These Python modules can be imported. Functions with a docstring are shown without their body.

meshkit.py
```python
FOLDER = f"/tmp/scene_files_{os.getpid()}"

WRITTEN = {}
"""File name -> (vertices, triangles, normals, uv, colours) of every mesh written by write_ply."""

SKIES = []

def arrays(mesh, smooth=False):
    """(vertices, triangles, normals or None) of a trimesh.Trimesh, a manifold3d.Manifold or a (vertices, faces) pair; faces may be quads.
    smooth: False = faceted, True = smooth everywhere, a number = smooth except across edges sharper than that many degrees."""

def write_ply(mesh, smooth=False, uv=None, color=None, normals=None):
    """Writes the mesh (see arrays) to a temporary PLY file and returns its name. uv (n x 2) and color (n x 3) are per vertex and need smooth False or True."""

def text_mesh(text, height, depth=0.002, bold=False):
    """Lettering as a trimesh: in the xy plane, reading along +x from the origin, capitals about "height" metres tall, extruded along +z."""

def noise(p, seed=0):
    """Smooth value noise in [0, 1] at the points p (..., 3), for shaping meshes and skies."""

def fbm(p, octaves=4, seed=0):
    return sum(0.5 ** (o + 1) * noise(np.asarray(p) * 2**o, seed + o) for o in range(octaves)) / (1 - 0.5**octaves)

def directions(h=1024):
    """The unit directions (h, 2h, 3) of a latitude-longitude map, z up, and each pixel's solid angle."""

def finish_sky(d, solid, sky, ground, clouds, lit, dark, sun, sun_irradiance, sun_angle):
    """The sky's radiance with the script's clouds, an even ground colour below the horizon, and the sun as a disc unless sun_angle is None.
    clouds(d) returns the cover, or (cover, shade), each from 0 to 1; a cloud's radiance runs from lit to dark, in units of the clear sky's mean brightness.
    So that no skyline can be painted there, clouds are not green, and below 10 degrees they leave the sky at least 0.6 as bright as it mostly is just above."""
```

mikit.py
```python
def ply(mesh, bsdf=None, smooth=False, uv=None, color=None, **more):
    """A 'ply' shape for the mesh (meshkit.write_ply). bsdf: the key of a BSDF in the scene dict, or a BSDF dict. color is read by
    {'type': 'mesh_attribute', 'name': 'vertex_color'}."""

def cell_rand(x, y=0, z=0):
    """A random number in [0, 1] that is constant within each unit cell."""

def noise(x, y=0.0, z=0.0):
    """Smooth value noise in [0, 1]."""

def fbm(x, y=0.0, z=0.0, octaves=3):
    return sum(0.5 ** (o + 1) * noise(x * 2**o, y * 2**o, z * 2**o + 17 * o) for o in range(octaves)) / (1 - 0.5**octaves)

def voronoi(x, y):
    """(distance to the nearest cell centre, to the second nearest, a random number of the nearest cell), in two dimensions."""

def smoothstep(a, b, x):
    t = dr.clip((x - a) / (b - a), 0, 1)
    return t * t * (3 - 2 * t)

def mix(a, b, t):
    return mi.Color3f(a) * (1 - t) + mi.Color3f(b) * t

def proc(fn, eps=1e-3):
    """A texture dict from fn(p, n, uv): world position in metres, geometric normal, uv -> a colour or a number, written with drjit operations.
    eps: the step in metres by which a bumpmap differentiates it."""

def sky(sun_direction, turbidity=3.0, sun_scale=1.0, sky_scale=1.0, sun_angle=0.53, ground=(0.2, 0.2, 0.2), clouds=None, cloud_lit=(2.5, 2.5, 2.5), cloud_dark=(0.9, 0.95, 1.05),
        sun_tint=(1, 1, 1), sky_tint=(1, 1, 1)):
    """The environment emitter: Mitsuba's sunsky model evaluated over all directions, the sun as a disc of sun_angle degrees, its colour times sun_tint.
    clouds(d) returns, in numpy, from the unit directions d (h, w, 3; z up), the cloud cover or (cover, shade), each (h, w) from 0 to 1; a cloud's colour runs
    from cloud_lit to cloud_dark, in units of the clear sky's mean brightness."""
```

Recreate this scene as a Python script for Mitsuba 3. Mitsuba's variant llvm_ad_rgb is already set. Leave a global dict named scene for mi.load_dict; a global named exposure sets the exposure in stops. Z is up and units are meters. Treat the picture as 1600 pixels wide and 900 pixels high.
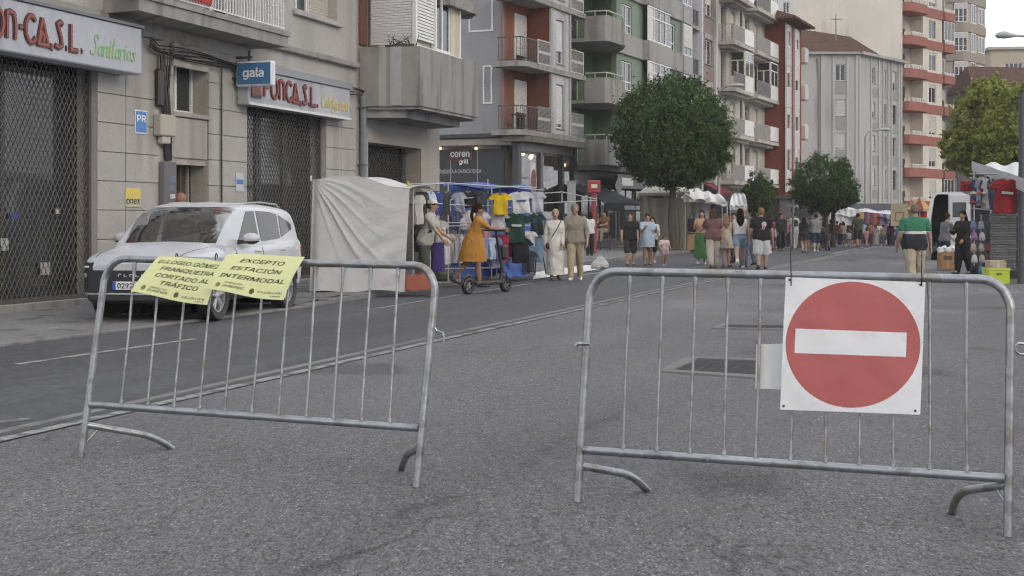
import math, random
import numpy as np, trimesh, manifold3d as m3
import drjit as dr, mitsuba as mi, mikit, meshkit
from shapely.geometry import Polygon, LineString, Point, MultiPolygon, box as sbox
from shapely.ops import unary_union
from shapely import affinity
from mikit import noise, fbm, smoothstep, mix, proc
T = mi.ScalarTransform4f
scene, labels = {}, {}

# ---------------------------------------------------------------- camera, sky, exposure
F, CX, HY, HC = 2180.0, 800.0, 343.0, 1.38      # focal length in px of a 1600 px wide frame, centre column, horizon row, eye height
scene['camera'] = {'type': 'perspective', 'fov': 2 * math.degrees(math.atan(800 / F)), 'fov_axis': 'x',
                   'near_clip': 0.1, 'far_clip': 1500.0, 'principal_point_offset_y': (450 - HY) / 900,
                   'to_world': T().look_at(origin=[0, 0, HC], target=[0, 10, HC], up=[0, 0, 1])}


def cloud_cover(d):
    n = meshkit.fbm(d * np.array([2.2, 2.2, 5.0]) + 3.1, 4, 5)
    glow = np.clip(d[..., 0] * 0.72 + d[..., 1] * 0.62, 0, 1) ** 3 * np.clip(1.15 - d[..., 2] * 1.3, 0, 1)     # the evening side of the sky, to the right
    return np.ones(d.shape[:2]), np.clip(0.42 + (n - 0.45) * 1.0 - 0.75 * glow, 0, 0.7)


scene['sky'] = mikit.sky([0.5, -0.72, 0.40], turbidity=4, sun_scale=0.16, sun_angle=22, clouds=cloud_cover, cloud_lit=(3.12, 3.16, 3.32), cloud_dark=(1.3, 1.4, 1.57), sun_tint=(0.88, 0.95, 1.1))
exposure = 2.5

# ---------------------------------------------------------------- helpers
R = random.Random(7)


def P(px, py, D):
    return np.array([(px - CX) * D / F, D, HC - (py - HY) * D / F])


def G(px, py, z=0.0):
    return P(px, py, (HC - z) * F / (py - HY))


def uniq(k):
    if k not in scene and k not in labels and not any(q in used for q in (k,)):
        used.add(k)
        return k
    i = 1
    while f'{k}_{i:03d}' in used:
        i += 1
    used.add(f'{k}_{i:03d}')
    return f'{k}_{i:03d}'


used = set()


def thing(name, label, cat, group=None):
    k = uniq(name)
    labels[k] = {'label': label, 'category': cat}
    if group:
        labels[k]['group'] = group
    return k


def shape(mesh, mat, color=None, smooth=False):
    if hasattr(mesh, 'to_mesh'):
        q = mesh.to_mesh()
        mesh = trimesh.Trimesh(q.vert_properties[:, :3], q.tri_verts, process=False)
    if isinstance(mesh, (list, tuple)):
        mesh = cat(mesh)
    if smooth and smooth is not True:
        mesh = trimesh.graph.smooth_shade(mesh, angle=math.radians(smooth), facet_minarea=None)
        smooth = True
    if color is None:
        color = mesh.metadata.get('vc', (0.5, 0.5, 0.5))
    c = np.asarray(color, float)
    if c.ndim == 1:
        c = np.tile(c, (len(mesh.vertices), 1))
    c = np.clip(c, 0.0, 0.999)
    return mikit.ply(mesh, mat, smooth, uv=np.column_stack([np.floor(c[:, 0] * 500) + 0.004 + c[:, 1] * 0.99, c[:, 2]]))


def part(parent, name, mesh, mat, color=None, smooth=False, label=None, stuff=False):
    k = uniq(parent + '__' + name)
    scene[k] = shape(mesh, mat, color, smooth)
    if label or stuff:
        labels[k] = {}
        if label:
            labels[k]['label'] = label
        if stuff:
            labels[k]['kind'] = 'stuff'
    return k


def one(name, mesh, mat, label, cat_, color=None, smooth=False, group=None):
    k = thing(name, label, cat_, group)
    scene[k] = shape(mesh, mat, color, smooth)
    return k


def struct(name, mesh, mat, color=None, smooth=False):
    k = uniq(name)
    scene[k] = shape(mesh, mat, color, smooth)
    labels[k] = {'kind': 'structure'}
    return k


def cat(ms):
    out, vc = [], []
    for m in ms:
        if hasattr(m, 'to_mesh'):
            q = m.to_mesh()
            m = trimesh.Trimesh(q.vert_properties[:, :3], q.tri_verts, process=False)
        out.append(m)
    return trimesh.util.concatenate(out)


def bx(x0, x1, y0, y1, z0, z1):
    m = trimesh.creation.box((abs(x1 - x0), abs(y1 - y0), abs(z1 - z0)))
    m.apply_translation(((x0 + x1) / 2, (y0 + y1) / 2, (z0 + z1) / 2))
    return m


def cbx(x0, x1, y0, y1, z0, z1, c):
    """a box with chamfered edges"""
    p = []
    for x, sx in ((min(x0, x1), 1), (max(x0, x1), -1)):
        for y, sy in ((min(y0, y1), 1), (max(y0, y1), -1)):
            for z, sz in ((min(z0, z1), 1), (max(z0, z1), -1)):
                p += [(x + sx * c, y + sy * c, z), (x + sx * c, y, z + sz * c), (x, y + sy * c, z + sz * c)]
    return trimesh.convex.convex_hull(np.array(p))


def tube(pts, r, sides=10, closed=False, cap=True):
    p = np.asarray(pts, float)
    n = len(p)
    rr = np.broadcast_to(np.asarray(r, float), (n,))
    t = np.gradient(p, axis=0)
    t /= np.linalg.norm(t, axis=1, keepdims=True) + 1e-12
    a = np.zeros_like(p)
    a0 = np.cross(t[0], [0, 0, 1.0] if abs(t[0][2]) < 0.9 else [1.0, 0, 0])
    for i in range(n):
        a0 = a0 - t[i] * (a0 @ t[i])
        a0 /= np.linalg.norm(a0) + 1e-12
        a[i] = a0
    b = np.cross(t, a)
    ang = np.arange(sides) * 2 * np.pi / sides
    v = p[:, None] + rr[:, None, None] * (np.cos(ang)[None, :, None] * a[:, None] + np.sin(ang)[None, :, None] * b[:, None])
    f = []
    for i in range(n - 1):
        for j in range(sides):
            k = (j + 1) % sides
            q = [i * sides + j, i * sides + k, (i + 1) * sides + k, (i + 1) * sides + j]
            f += [[q[0], q[1], q[2]], [q[0], q[2], q[3]]]
    v = v.reshape(-1, 3)
    if cap:
        v = np.vstack([v, p[0], p[-1]])
        c0, c1 = len(v) - 2, len(v) - 1
        for j in range(sides):
            k = (j + 1) % sides
            f += [[c0, k, j], [c1, (n - 1) * sides + j, (n - 1) * sides + k]]
    return trimesh.Trimesh(v, np.array(f), process=False)


def arc3(a, c, b, n=8):
    """quadratic bend from a over the corner c to b"""
    t = np.linspace(0, 1, n)[:, None]
    return (1 - t) ** 2 * np.asarray(a) + 2 * t * (1 - t) * np.asarray(c) + t ** 2 * np.asarray(b)


def extr(poly, h):
    ms = [trimesh.creation.extrude_polygon(g, h, engine='earcut') for g in getattr(poly, 'geoms', [poly]) if g.area > 1e-9]
    return cat(ms)


class Fr:
    """a facade: s runs along it, n stands out of it towards the street, z is up"""

    def __init__(self, o, u):
        self.o = np.array(o, float)
        u = np.array(u, float)
        self.u = u / np.linalg.norm(u)
        self.n = np.array([self.u[1], -self.u[0]])
        self.M = np.eye(4)
        self.M[:2, 0], self.M[:2, 1], self.M[:2, 3] = self.u, self.n, self.o

    @staticmethod
    def px(pa, Da, pb, Db):
        a, b = P(pa, HY, Da)[:2], P(pb, HY, Db)[:2]
        return Fr(a, b - a)

    def sub(self, s, n, turn=0):
        """turn=1: a frame that runs out towards the street (s along +n of this one) and faces the camera side (-s)"""
        o = self.at(s, n)
        return Fr(o, self.n) if turn else Fr(o, self.u)

    def at(self, s, n=0):
        return self.o + self.u * s + self.n * n

    def s(self, px, n=0):
        k = (px - CX) / F
        o = self.o + self.n * n
        return -(o[0] - k * o[1]) / (self.u[0] - k * self.u[1])

    def z(self, py, s, n=0):
        return HC - (py - HY) * self.at(s, n)[1] / F

    def T(self, m):
        m = m.copy()
        m.apply_transform(self.M)
        return m

    def box(self, s0, s1, n0, n1, z0, z1, c=0):
        return self.T(cbx(s0, s1, n0, n1, z0, z1, c) if c else bx(s0, s1, n0, n1, z0, z1))

    def plan(self, pts, z0, z1):
        m = extr(Polygon(pts), z1 - z0)
        m.apply_translation((0, 0, z0))
        return self.T(m)

    def wall(self, poly, n0, n1):
        """a polygon in (s, z), between the depths n0 < n1"""
        m = extr(poly, n1 - n0)
        m.apply_transform(np.array([[1, 0, 0, 0], [0, 0, 1, n0], [0, 1, 0, 0], [0, 0, 0, 1.0]]))
        return self.T(m)

    def rect(self, a, b, t, bt, n=0):
        """pixels: left and right column, top and bottom row at the left column -> s0, s1, z0, z1"""
        s0, s1 = self.s(a, n), self.s(b, n)
        return s0, s1, self.z(bt, s0, n), self.z(t, s0, n)


# ---------------------------------------------------------------- materials
def rgb(c):
    return {'type': 'rgb', 'value': list(c)}


def part_color(p, n, uv):
    """each piece carries its own base colour in its uv (meshes with the same uv layout are joined by the renderer, which is fast)"""
    f = dr.floor(uv.x)
    return mi.Color3f((f + 0.5) / 500, dr.clip((uv.x - f - 0.004) / 0.99, 0, 1), uv.y)


VC = proc(part_color)


def two(d):
    return {'type': 'twosided', 'bsdf': d}


def grime(p, n, uv):
    h = p.x + 0.7 * p.y
    big = fbm(h * 0.45, p.z * 0.3, 1.3, 3)
    st = fbm(h * 3.1, p.z * 0.22, 7.0, 3)
    fine = noise(h * 14, p.z * 14, p.y * 9)
    return dr.clip(0.38 * smoothstep(0.48, 0.8, st) * smoothstep(0.3, 0.7, big) + 0.24 * smoothstep(0.45, 0.75, big) + 0.10 * fine, 0, 0.7)


scene['m_wall'] = {'type': 'blendbsdf', 'weight': proc(grime), 'a': two({'type': 'diffuse', 'reflectance': VC}), 'b': two({'type': 'diffuse', 'reflectance': rgb((0.085, 0.078, 0.07))})}
def grime_light(p, n, uv):
    return 0.45 * grime(p, n, uv)


scene['m_plaster'] = {'type': 'blendbsdf', 'weight': proc(grime_light), 'a': two({'type': 'diffuse', 'reflectance': VC}), 'b': two({'type': 'diffuse', 'reflectance': rgb((0.085, 0.078, 0.07))})}
scene['m_matte'] = two({'type': 'diffuse', 'reflectance': VC})
scene['m_satin'] = two({'type': 'principled', 'base_color': VC, 'roughness': 0.42, 'specular': 0.45})
scene['m_gloss'] = two({'type': 'principled', 'base_color': VC, 'roughness': 0.16, 'specular': 0.5, 'clearcoat': 0.5, 'clearcoat_gloss': 0.9})
scene['m_glass'] = two({'type': 'principled', 'base_color': rgb((0.028, 0.032, 0.036)), 'roughness': 0.06, 'specular': 0.75})
scene['m_carglass'] = two({'type': 'principled', 'base_color': rgb((0.03, 0.0295, 0.029)), 'roughness': 0.04, 'specular': 0.5})
scene['m_metal'] = two({'type': 'principled', 'base_color': VC, 'roughness': 0.4, 'metallic': 0.75})
scene['m_leaf'] = {'type': 'principledthin', 'base_color': VC, 'roughness': 0.55, 'diff_trans': 0.7, 'spec_trans': 0.0, 'eta': 1.4}
scene['m_sheet'] = {'type': 'principledthin', 'base_color': VC, 'roughness': 0.7, 'diff_trans': 0.5, 'spec_trans': 0.0, 'eta': 1.3}


def folds(p, n, uv):
    return fbm(p.x * 7, p.y * 7, p.z * 5, 3) * 0.8 + 0.2 * noise(p.x * 30, p.y * 30, p.z * 22)


scene['m_cloth'] = two({'type': 'bumpmap', 'arbitrary': proc(folds, 0.006), 'scale': 0.085, 'bsdf': {'type': 'principled', 'base_color': VC, 'roughness': 0.85, 'specular': 0.25, 'sheen': 0.3}})


def galv_color(p, n, uv):
    sp = noise(p.x * 60, p.y * 60, p.z * 60)
    big = fbm(p.x * 4, p.y * 4, p.z * 4, 3)
    rust = smoothstep(0.60, 0.76, fbm(p.x * 7 + 3, p.y * 7, p.z * 9, 3))
    c = mix((0.25, 0.262, 0.275), (0.45, 0.465, 0.48), 0.45 * sp + 0.55 * big)
    scr = smoothstep(0.70, 0.78, noise(p.x * 160 + p.z * 40, p.y * 160, p.z * 22)) * smoothstep(0.45, 0.6, fbm(p.x * 3, p.y * 3, p.z * 5, 2))
    dirt = smoothstep(0.5, 0.7, fbm(p.x * 12, p.y * 12, p.z * 16 + 5, 3)) * 0.5
    c = mix(mix(c, (0.14, 0.135, 0.125), dirt), (0.62, 0.63, 0.64), 0.5 * scr)
    return mix(c, (0.25, 0.20, 0.13), 0.5 * rust)


def galv_rough(p, n, uv):
    return 0.30 + 0.25 * fbm(p.x * 25, p.y * 25, p.z * 25, 2)


scene['m_galv'] = two({'type': 'principled', 'base_color': proc(galv_color), 'roughness': proc(galv_rough), 'metallic': 0.85, 'specular': 0.5})


def stone_color(p, n, uv):
    h = p.x + 0.8 * p.y
    a = fbm(h * 1.1, p.z * 0.8, p.y * 0.2, 3)
    sp = noise(h * 45, p.z * 45, p.y * 30)
    dr_ = smoothstep(0.5, 0.85, fbm(h * 2.5, p.z * 0.35, 3.0, 3))
    c = mix((0.35, 0.335, 0.31), (0.46, 0.45, 0.43), a) * (0.88 + 0.2 * sp)
    return mix(c, (0.215, 0.185, 0.155), 0.5 * dr_)


scene['m_stone'] = two({'type': 'diffuse', 'reflectance': proc(stone_color)})


def conc_color(p, n, uv):
    h = p.x + 0.8 * p.y
    a = fbm(h * 1.7, p.z * 1.2, p.y, 4)
    st = smoothstep(0.5, 0.8, fbm(h * 5, p.z * 0.5, 9.0, 3))
    bl = smoothstep(0.62, 0.75, fbm(h * 3, p.z * 3, 2.0, 3))
    c = mix((0.23, 0.223, 0.213), (0.35, 0.34, 0.325), a)
    return mix(mix(c, (0.12, 0.112, 0.1), 0.5 * st), (0.34, 0.34, 0.33), 0.35 * bl)


scene['m_concrete'] = two({'type': 'diffuse', 'reflectance': proc(conc_color)})


def asph_h(p, n, uv):
    return noise(p.x * 105 + 5, p.y * 44, 2) * 0.6 + noise(p.x * 210, p.y * 210, 3) * 0.4


def asph_color(p, n, uv):
    far = dr.clip(p.y / 40, 0, 1)
    g1 = noise(p.x * 190, p.y * 76, 1)
    g2 = noise(p.x * 105 + 5, p.y * 44, 2)
    g3 = noise(p.x * 44, p.y * 20, 5)
    big = fbm(p.x * 0.35, p.y * 0.22, 4, 4)
    trk = fbm((p.x - 0.34 * p.y) * 1.5, p.y * 0.12, 8, 3)
    s = dr.lerp(dr.clip(0.5 + 1.15 * (0.42 * g1 + 0.40 * g2 + 0.18 * g3 - 0.5), 0, 1), 0.5, far)
    c = mix((0.024, 0.0238, 0.0258), (0.210, 0.206, 0.214), s)
    chip = smoothstep(0.80, 0.90, g2) * smoothstep(0.5, 0.75, g1)
    c = mix(c, (0.36, 0.35, 0.335), 0.6 * chip)
    crack = smoothstep(0.012, 0.0, dr.abs(fbm(p.x * 0.9, p.y * 0.6, 21, 4) - 0.5)) * smoothstep(0.58, 0.7, fbm(p.x * 0.5, p.y * 0.5, 31, 2))
    c = c * (0.80 + 0.30 * big) * (0.84 + 0.30 * trk)
    c = c * (1 - 0.28 * crack)
    # an old dark seam running across the foreground, and a few oil stains
    e = (p.x - 0.318) * 0.9427 - (p.y - 8.67) * 0.3341
    e = e + 0.22 * (fbm(p.x * 2.1, p.y * 2.1, 41, 3) - 0.5)
    al = (p.x - 0.318) * 0.3341 + (p.y - 8.67) * 0.9427
    seam = smoothstep(0.10, 0.01, dr.abs(e)) * smoothstep(2.5, 0.5, al) * smoothstep(0.3, 0.6, fbm(p.x * 5, p.y * 5, 51, 3))
    oil = smoothstep(0.66, 0.78, fbm(p.x * 0.8, p.y * 0.55, 61, 4))
    pat = smoothstep(0.30, 0.24, fbm(p.x * 0.33, p.y * 0.26, 71, 3))
    return c * (1 - 0.28 * seam) * (1 - 0.30 * oil) * (1 + 0.22 * pat)


def lane_color(p, n, uv):
    g1 = noise(p.x * 110, p.y * 110, 1)
    g3 = noise(p.x * 18, p.y * 9, 5)
    big = fbm(p.x * 0.5, p.y * 0.22, 14, 4)
    trk = smoothstep(0.45, 0.7, fbm((p.x - 0.334 * p.y) * 1.6, p.y * 0.05, 2, 3))
    c = mix((0.036, 0.037, 0.040), (0.078, 0.079, 0.083), 0.55 * g1 + 0.45 * g3)
    return c * (0.75 + 0.4 * big) * (1.0 + 0.22 * trk)


scene['m_asphalt'] = two({'type': 'bumpmap', 'arbitrary': proc(asph_h, 0.0015), 'scale': 0.007, 'bsdf': {'type': 'principled', 'base_color': proc(asph_color), 'roughness': 0.85, 'specular': 0.3}})
scene['m_lane'] = two({'type': 'principled', 'base_color': proc(lane_color), 'roughness': 0.7, 'specular': 0.35})


def pave_color(p, n, uv):
    a = fbm(p.x * 1.2, p.y * 1.2, 2, 4)
    sp = noise(p.x * 40, p.y * 40, 2)
    st = smoothstep(0.62, 0.75, fbm(p.x * 2.3, p.y * 2.3, 6, 3))
    return mix(mix((0.165, 0.163, 0.162), (0.25, 0.248, 0.247), a) * (0.9 + 0.2 * sp), (0.08, 0.075, 0.07), 0.45 * st)


scene['m_pave'] = two({'type': 'diffuse', 'reflectance': proc(pave_color)})


def paint_color(p, n, uv):
    w = smoothstep(0.45, 0.62, fbm(p.x * 9, p.y * 9, 4, 4)) * 0.75
    sp = noise(p.x * 80, p.y * 80, 2)
    return mix(mix((0.24, 0.24, 0.238), (0.35, 0.35, 0.345), sp), (0.11, 0.11, 0.112), w)


scene['m_roadpaint'] = two({'type': 'diffuse', 'reflectance': proc(paint_color)})

# ---------------------------------------------------------------- ground
KERB = [(-8.72, 6.0), (-5.45, 15.3), (-3.38, 21.3), (0.0, 33.8), (2.99, 44.9), (8.0, 60.0), (23.0, 93.0), (33.0, 112.0)]
GUT = [(-5.5, 2.1), (-3.25, 8.85), (-0.88, 16.1), (1.14, 21.9), (2.71, 26.6), (14.0, 58.0), (20.0, 75.0)]


def lerp_line(L, y):
    return np.interp(y, [p[1] for p in L], [p[0] for p in L])


def sheet(line_a, line_b, z, ys):
    """a strip between two plan lines x(y)"""
    v, f = [], []
    for y in ys:
        zz = z(y) if callable(z) else z
        v += [(line_a(y), y, zz), (line_b(y), y, zz)]
    for i in range(len(ys) - 1):
        f += [[2 * i, 2 * i + 1, 2 * i + 3], [2 * i, 2 * i + 3, 2 * i + 2]]
    return trimesh.Trimesh(np.array(v, float), np.array(f), process=False)


def kx(y):
    return lerp_line(KERB, y)


def gx(y):
    return lerp_line(GUT, y)


def walk_z(y):
    return float(np.interp(y, [0, 21.0, 24.0], [0.03, 0.03, 0.11]))


def polymesh(pts, z):
    m = trimesh.creation.triangulate_polygon(Polygon(pts), engine='earcut')
    v = np.column_stack([m[0], np.full(len(m[0]), z)])
    return trimesh.Trimesh(v, m[1], process=False)


struct('ground', polymesh([(-222, -42), (222, -42), (222, 262), (-222, 262)], 0.0), 'm_asphalt')
ys = np.unique(np.concatenate([np.arange(2.5, 75, 2.0), [p[1] for p in KERB if p[1] < 75]]))
struct('road_lane', sheet(kx, gx, 0.003, ys), 'm_lane')
struct('gutter', sheet(lambda y: gx(y) - 0.19, lambda y: gx(y) + 0.17, 0.006, ys), 'm_pave')
ys2 = [y for y in ys if y < 62]
struct('gutter_line', sheet(lambda y: gx(y) + 0.05, lambda y: gx(y) + 0.165, 0.009, ys2), 'm_roadpaint')
struct('gutter_channel', sheet(lambda y: gx(y) - 0.07, lambda y: gx(y) + 0.03, 0.009, ys2), 'm_lane')
yk = np.arange(6, 112, 1.0)
struct('pavement', sheet(lambda y: -60.0, lambda y: kx(y) - 0.18, walk_z, yk), 'm_pave')
# kerb stones, each a piece of its own
kk = thing('kerb', 'long grey stone kerb along the pavement on the left', 'kerb')
labels[kk] = {'kind': 'structure'}
y, i = 8.0, 0
while y < 58:
    L = 0.98
    a = np.array([kx(y), y])
    b = np.array([kx(y + L * 0.94), y + L * 0.94])
    fr = Fr(a, b - a)
    part(kk, 'kerb_stone', fr.box(0.006, np.linalg.norm(b - a) - 0.004, -0.18, 0, -0.05, walk_z(y) + 0.004 + R.uniform(0, 0.004), 0.012), 'm_pave')
    y += L * 0.94
FA = Fr((-7.36, 20.0), (0.317, 0.948))
pv = thing('paving', 'worn grey paving', 'paving')
labels[pv] = {'kind': 'structure'}
for i in range(14):
    for j in range(8):
        s0, n0 = -7.5 + i * 0.6, 0.05 + j * 0.4
        q = FA.at(s0 + 0.3, n0 + 0.2)
        if q[0] > kx(q[1]) - 0.5 or q[1] > 20.9:
            continue
        part(pv, 'paving_slab', FA.box(s0 + 0.004, s0 + 0.594, n0 + 0.004, n0 + 0.394, 0.0, 0.036 + R.uniform(-0.002, 0.004), 0.005), 'm_pave')


def dash(name, a, b, w, mat='m_roadpaint', z=0.006):
    a, b = np.array(a[:2]), np.array(b[:2])
    fr = Fr(a, b - a)
    L = np.linalg.norm(b - a)
    v = [(*fr.at(0, -w / 2), z), (*fr.at(L, -w / 2), z), (*fr.at(L, w / 2), z), (*fr.at(0, w / 2), z)]
    return struct(name, trimesh.Trimesh(np.array(v), [[0, 1, 2], [0, 2, 3]], process=False), mat)


dash('road_marking', G(25, 570), G(305, 530), 0.10)
dash('road_marking', G(-60, 668), G(45, 655), 0.12)
dash('road_marking', G(560, 487), G(830, 443), 0.09)
dash('road_marking', G(905, 431), G(960, 422), 0.12)
dash('road_marking', G(1300, 397), G(1345, 387), 0.22)
dash('road_marking', G(1352, 399), G(1378, 399), 0.3)
dash('road_marking', G(1222, 399), G(1240, 399), 0.3)
# two access covers in the asphalt
for (a, b, c, d, nm) in (((1030, 582), (1075, 558), (1262, 566), (1240, 597), 0), ((1112, 514), (1128, 507), (1256, 509), (1244, 517), 1)):
    q = [G(*p)[:2] for p in (a, b, c, d)]
    k = thing('access_cover', ('rectangular metal access cover in a concrete surround, behind the right barrier' if nm == 0 else 'farther metal access cover in a concrete surround, beyond the nearer one'), 'manhole cover')
    big = Polygon(q)
    c0 = np.array(big.centroid.coords[0])
    ins = Polygon([c0 + (p - c0) * np.array([0.82, 0.74]) for p in q])
    m = extr(big.difference(ins), 0.03)
    m.apply_translation((0, 0, -0.012))
    part(k, 'surround', m, 'm_wall', (0.215, 0.21, 0.205))
    lidp = Polygon([c0 + (p - c0) * np.array([0.80, 0.70]) for p in q])
    m = extr(lidp, 0.03)
    m.apply_translation((0, 0, -0.022))
    lid = part(k, 'lid', m, 'm_matte', (0.075, 0.075, 0.078))
    st = []
    e0, e1 = q[3] - q[0], q[1] - q[0]
    for i in range(9):
        for j in range(5):
            cc = q[0] + e0 * (0.17 + 0.082 * i) + e1 * (0.24 + 0.13 * j)
            st.append(bx(cc[0] - 0.03, cc[0] + 0.03, cc[1] - 0.02, cc[1] + 0.02, 0.006, 0.012))
    part(lid, 'stud', cat(st), 'm_matte', (0.11, 0.11, 0.112), stuff=True)
# ---------------------------------------------------------------- builders for facades
WHITE, CREAM, DARK = (0.62, 0.62, 0.60), (0.50, 0.46, 0.38), (0.03, 0.03, 0.032)


def window(par, fr, s0, s1, z0, z1, n=-0.14, blind=0.0, col=WHITE, mull=1, sill=0.0, b=0.055, blindcol=(0.52, 0.51, 0.48), rail=False, name='window'):
    ring = sbox(s0, z0, s1, z1).difference(sbox(s0 + b, z0 + b, s1 - b, z1 - b))
    ms = [fr.wall(ring, n, n + 0.06)]
    for k in range(mull):
        c = s0 + (s1 - s0) * (k + 1) / (mull + 1)
        ms.append(fr.box(c - b * 0.6, c + b * 0.6, n + 0.003, n + 0.055, z0 + b, z1 - b))
    if rail:
        zz = z0 + (z1 - z0) * 0.3
        ms.append(fr.box(s0 + b, s1 - b, n + 0.006, n + 0.05, zz - 0.03, zz + 0.03))
    k = part(par, name, cat(ms), 'm_satin', col)
    part(k, 'pane', fr.box(s0 + b, s1 - b, n + 0.012, n + 0.022, z0 + b, z1 - b), 'm_glass')
    if blind > 0:
        zb = z1 - b - (z1 - z0 - 2 * b) * blind
        h, sl = zb, []
        while h < z1 - b - 0.02:
            sl.append(fr.box(s0 + b * 0.6, s1 - b * 0.6, n + 0.058, n + 0.078, h, min(h + 0.052, z1 - b)))
            h += 0.06
        part(k, 'blind', cat(sl), 'm_satin', blindcol)
    if sill:
        part(k, 'sill', fr.box(s0 - 0.06, s1 + 0.06, n + 0.02, sill, z0 - 0.07, z0 - 0.003, 0.01), 'm_concrete')
    return k


def punched(par, name, fr, s0, s1, z0, z1, holes, n0, n1, mat, color=None):
    pl = sbox(s0, z0, s1, z1)
    for h in holes:
        pl = pl.difference(sbox(h[0], h[2], h[1], h[3]))
    return part(par, name, fr.wall(pl, n0, n1), mat, color)


def lattice(fr, s0, s1, z0, z1, n, pitch=0.085, w=0.007):
    ms, rect = [], sbox(s0, z0, s1, z1)
    H, L = z1 - z0, s1 - s0
    run = H * 0.62
    V, Fc = [], []
    for sg in (1, -1):
        x = s0 - run
        while x < s1 + run:
            ln = LineString([(x, z0), (x + sg * run, z1)]).intersection(rect)
            x += pitch
            if ln.is_empty or ln.geom_type != 'LineString' or ln.length < 0.02:
                continue
            (a, c), (b, d) = ln.coords[0], ln.coords[-1]
            t = np.array([b - a, d - c]) / ln.length
            q = np.array([-t[1], t[0]]) * w / 2
            nn = n + (0.012 if sg > 0 else 0.0)
            base = len(V)
            for (u, v) in ((a, c), (b, d)):
                for (e, dn) in ((1, 0), (1, 0.01), (-1, 0.01), (-1, 0)):
                    V.append((u + e * q[0], nn + dn, v + e * q[1]))
            for j in range(4):
                k = (j + 1) % 4
                Fc += [[base + j, base + k, base + 4 + k], [base + j, base + 4 + k, base + 4 + j]]
    return fr.T(trimesh.Trimesh(np.array(V), np.array(Fc), process=False))


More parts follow.
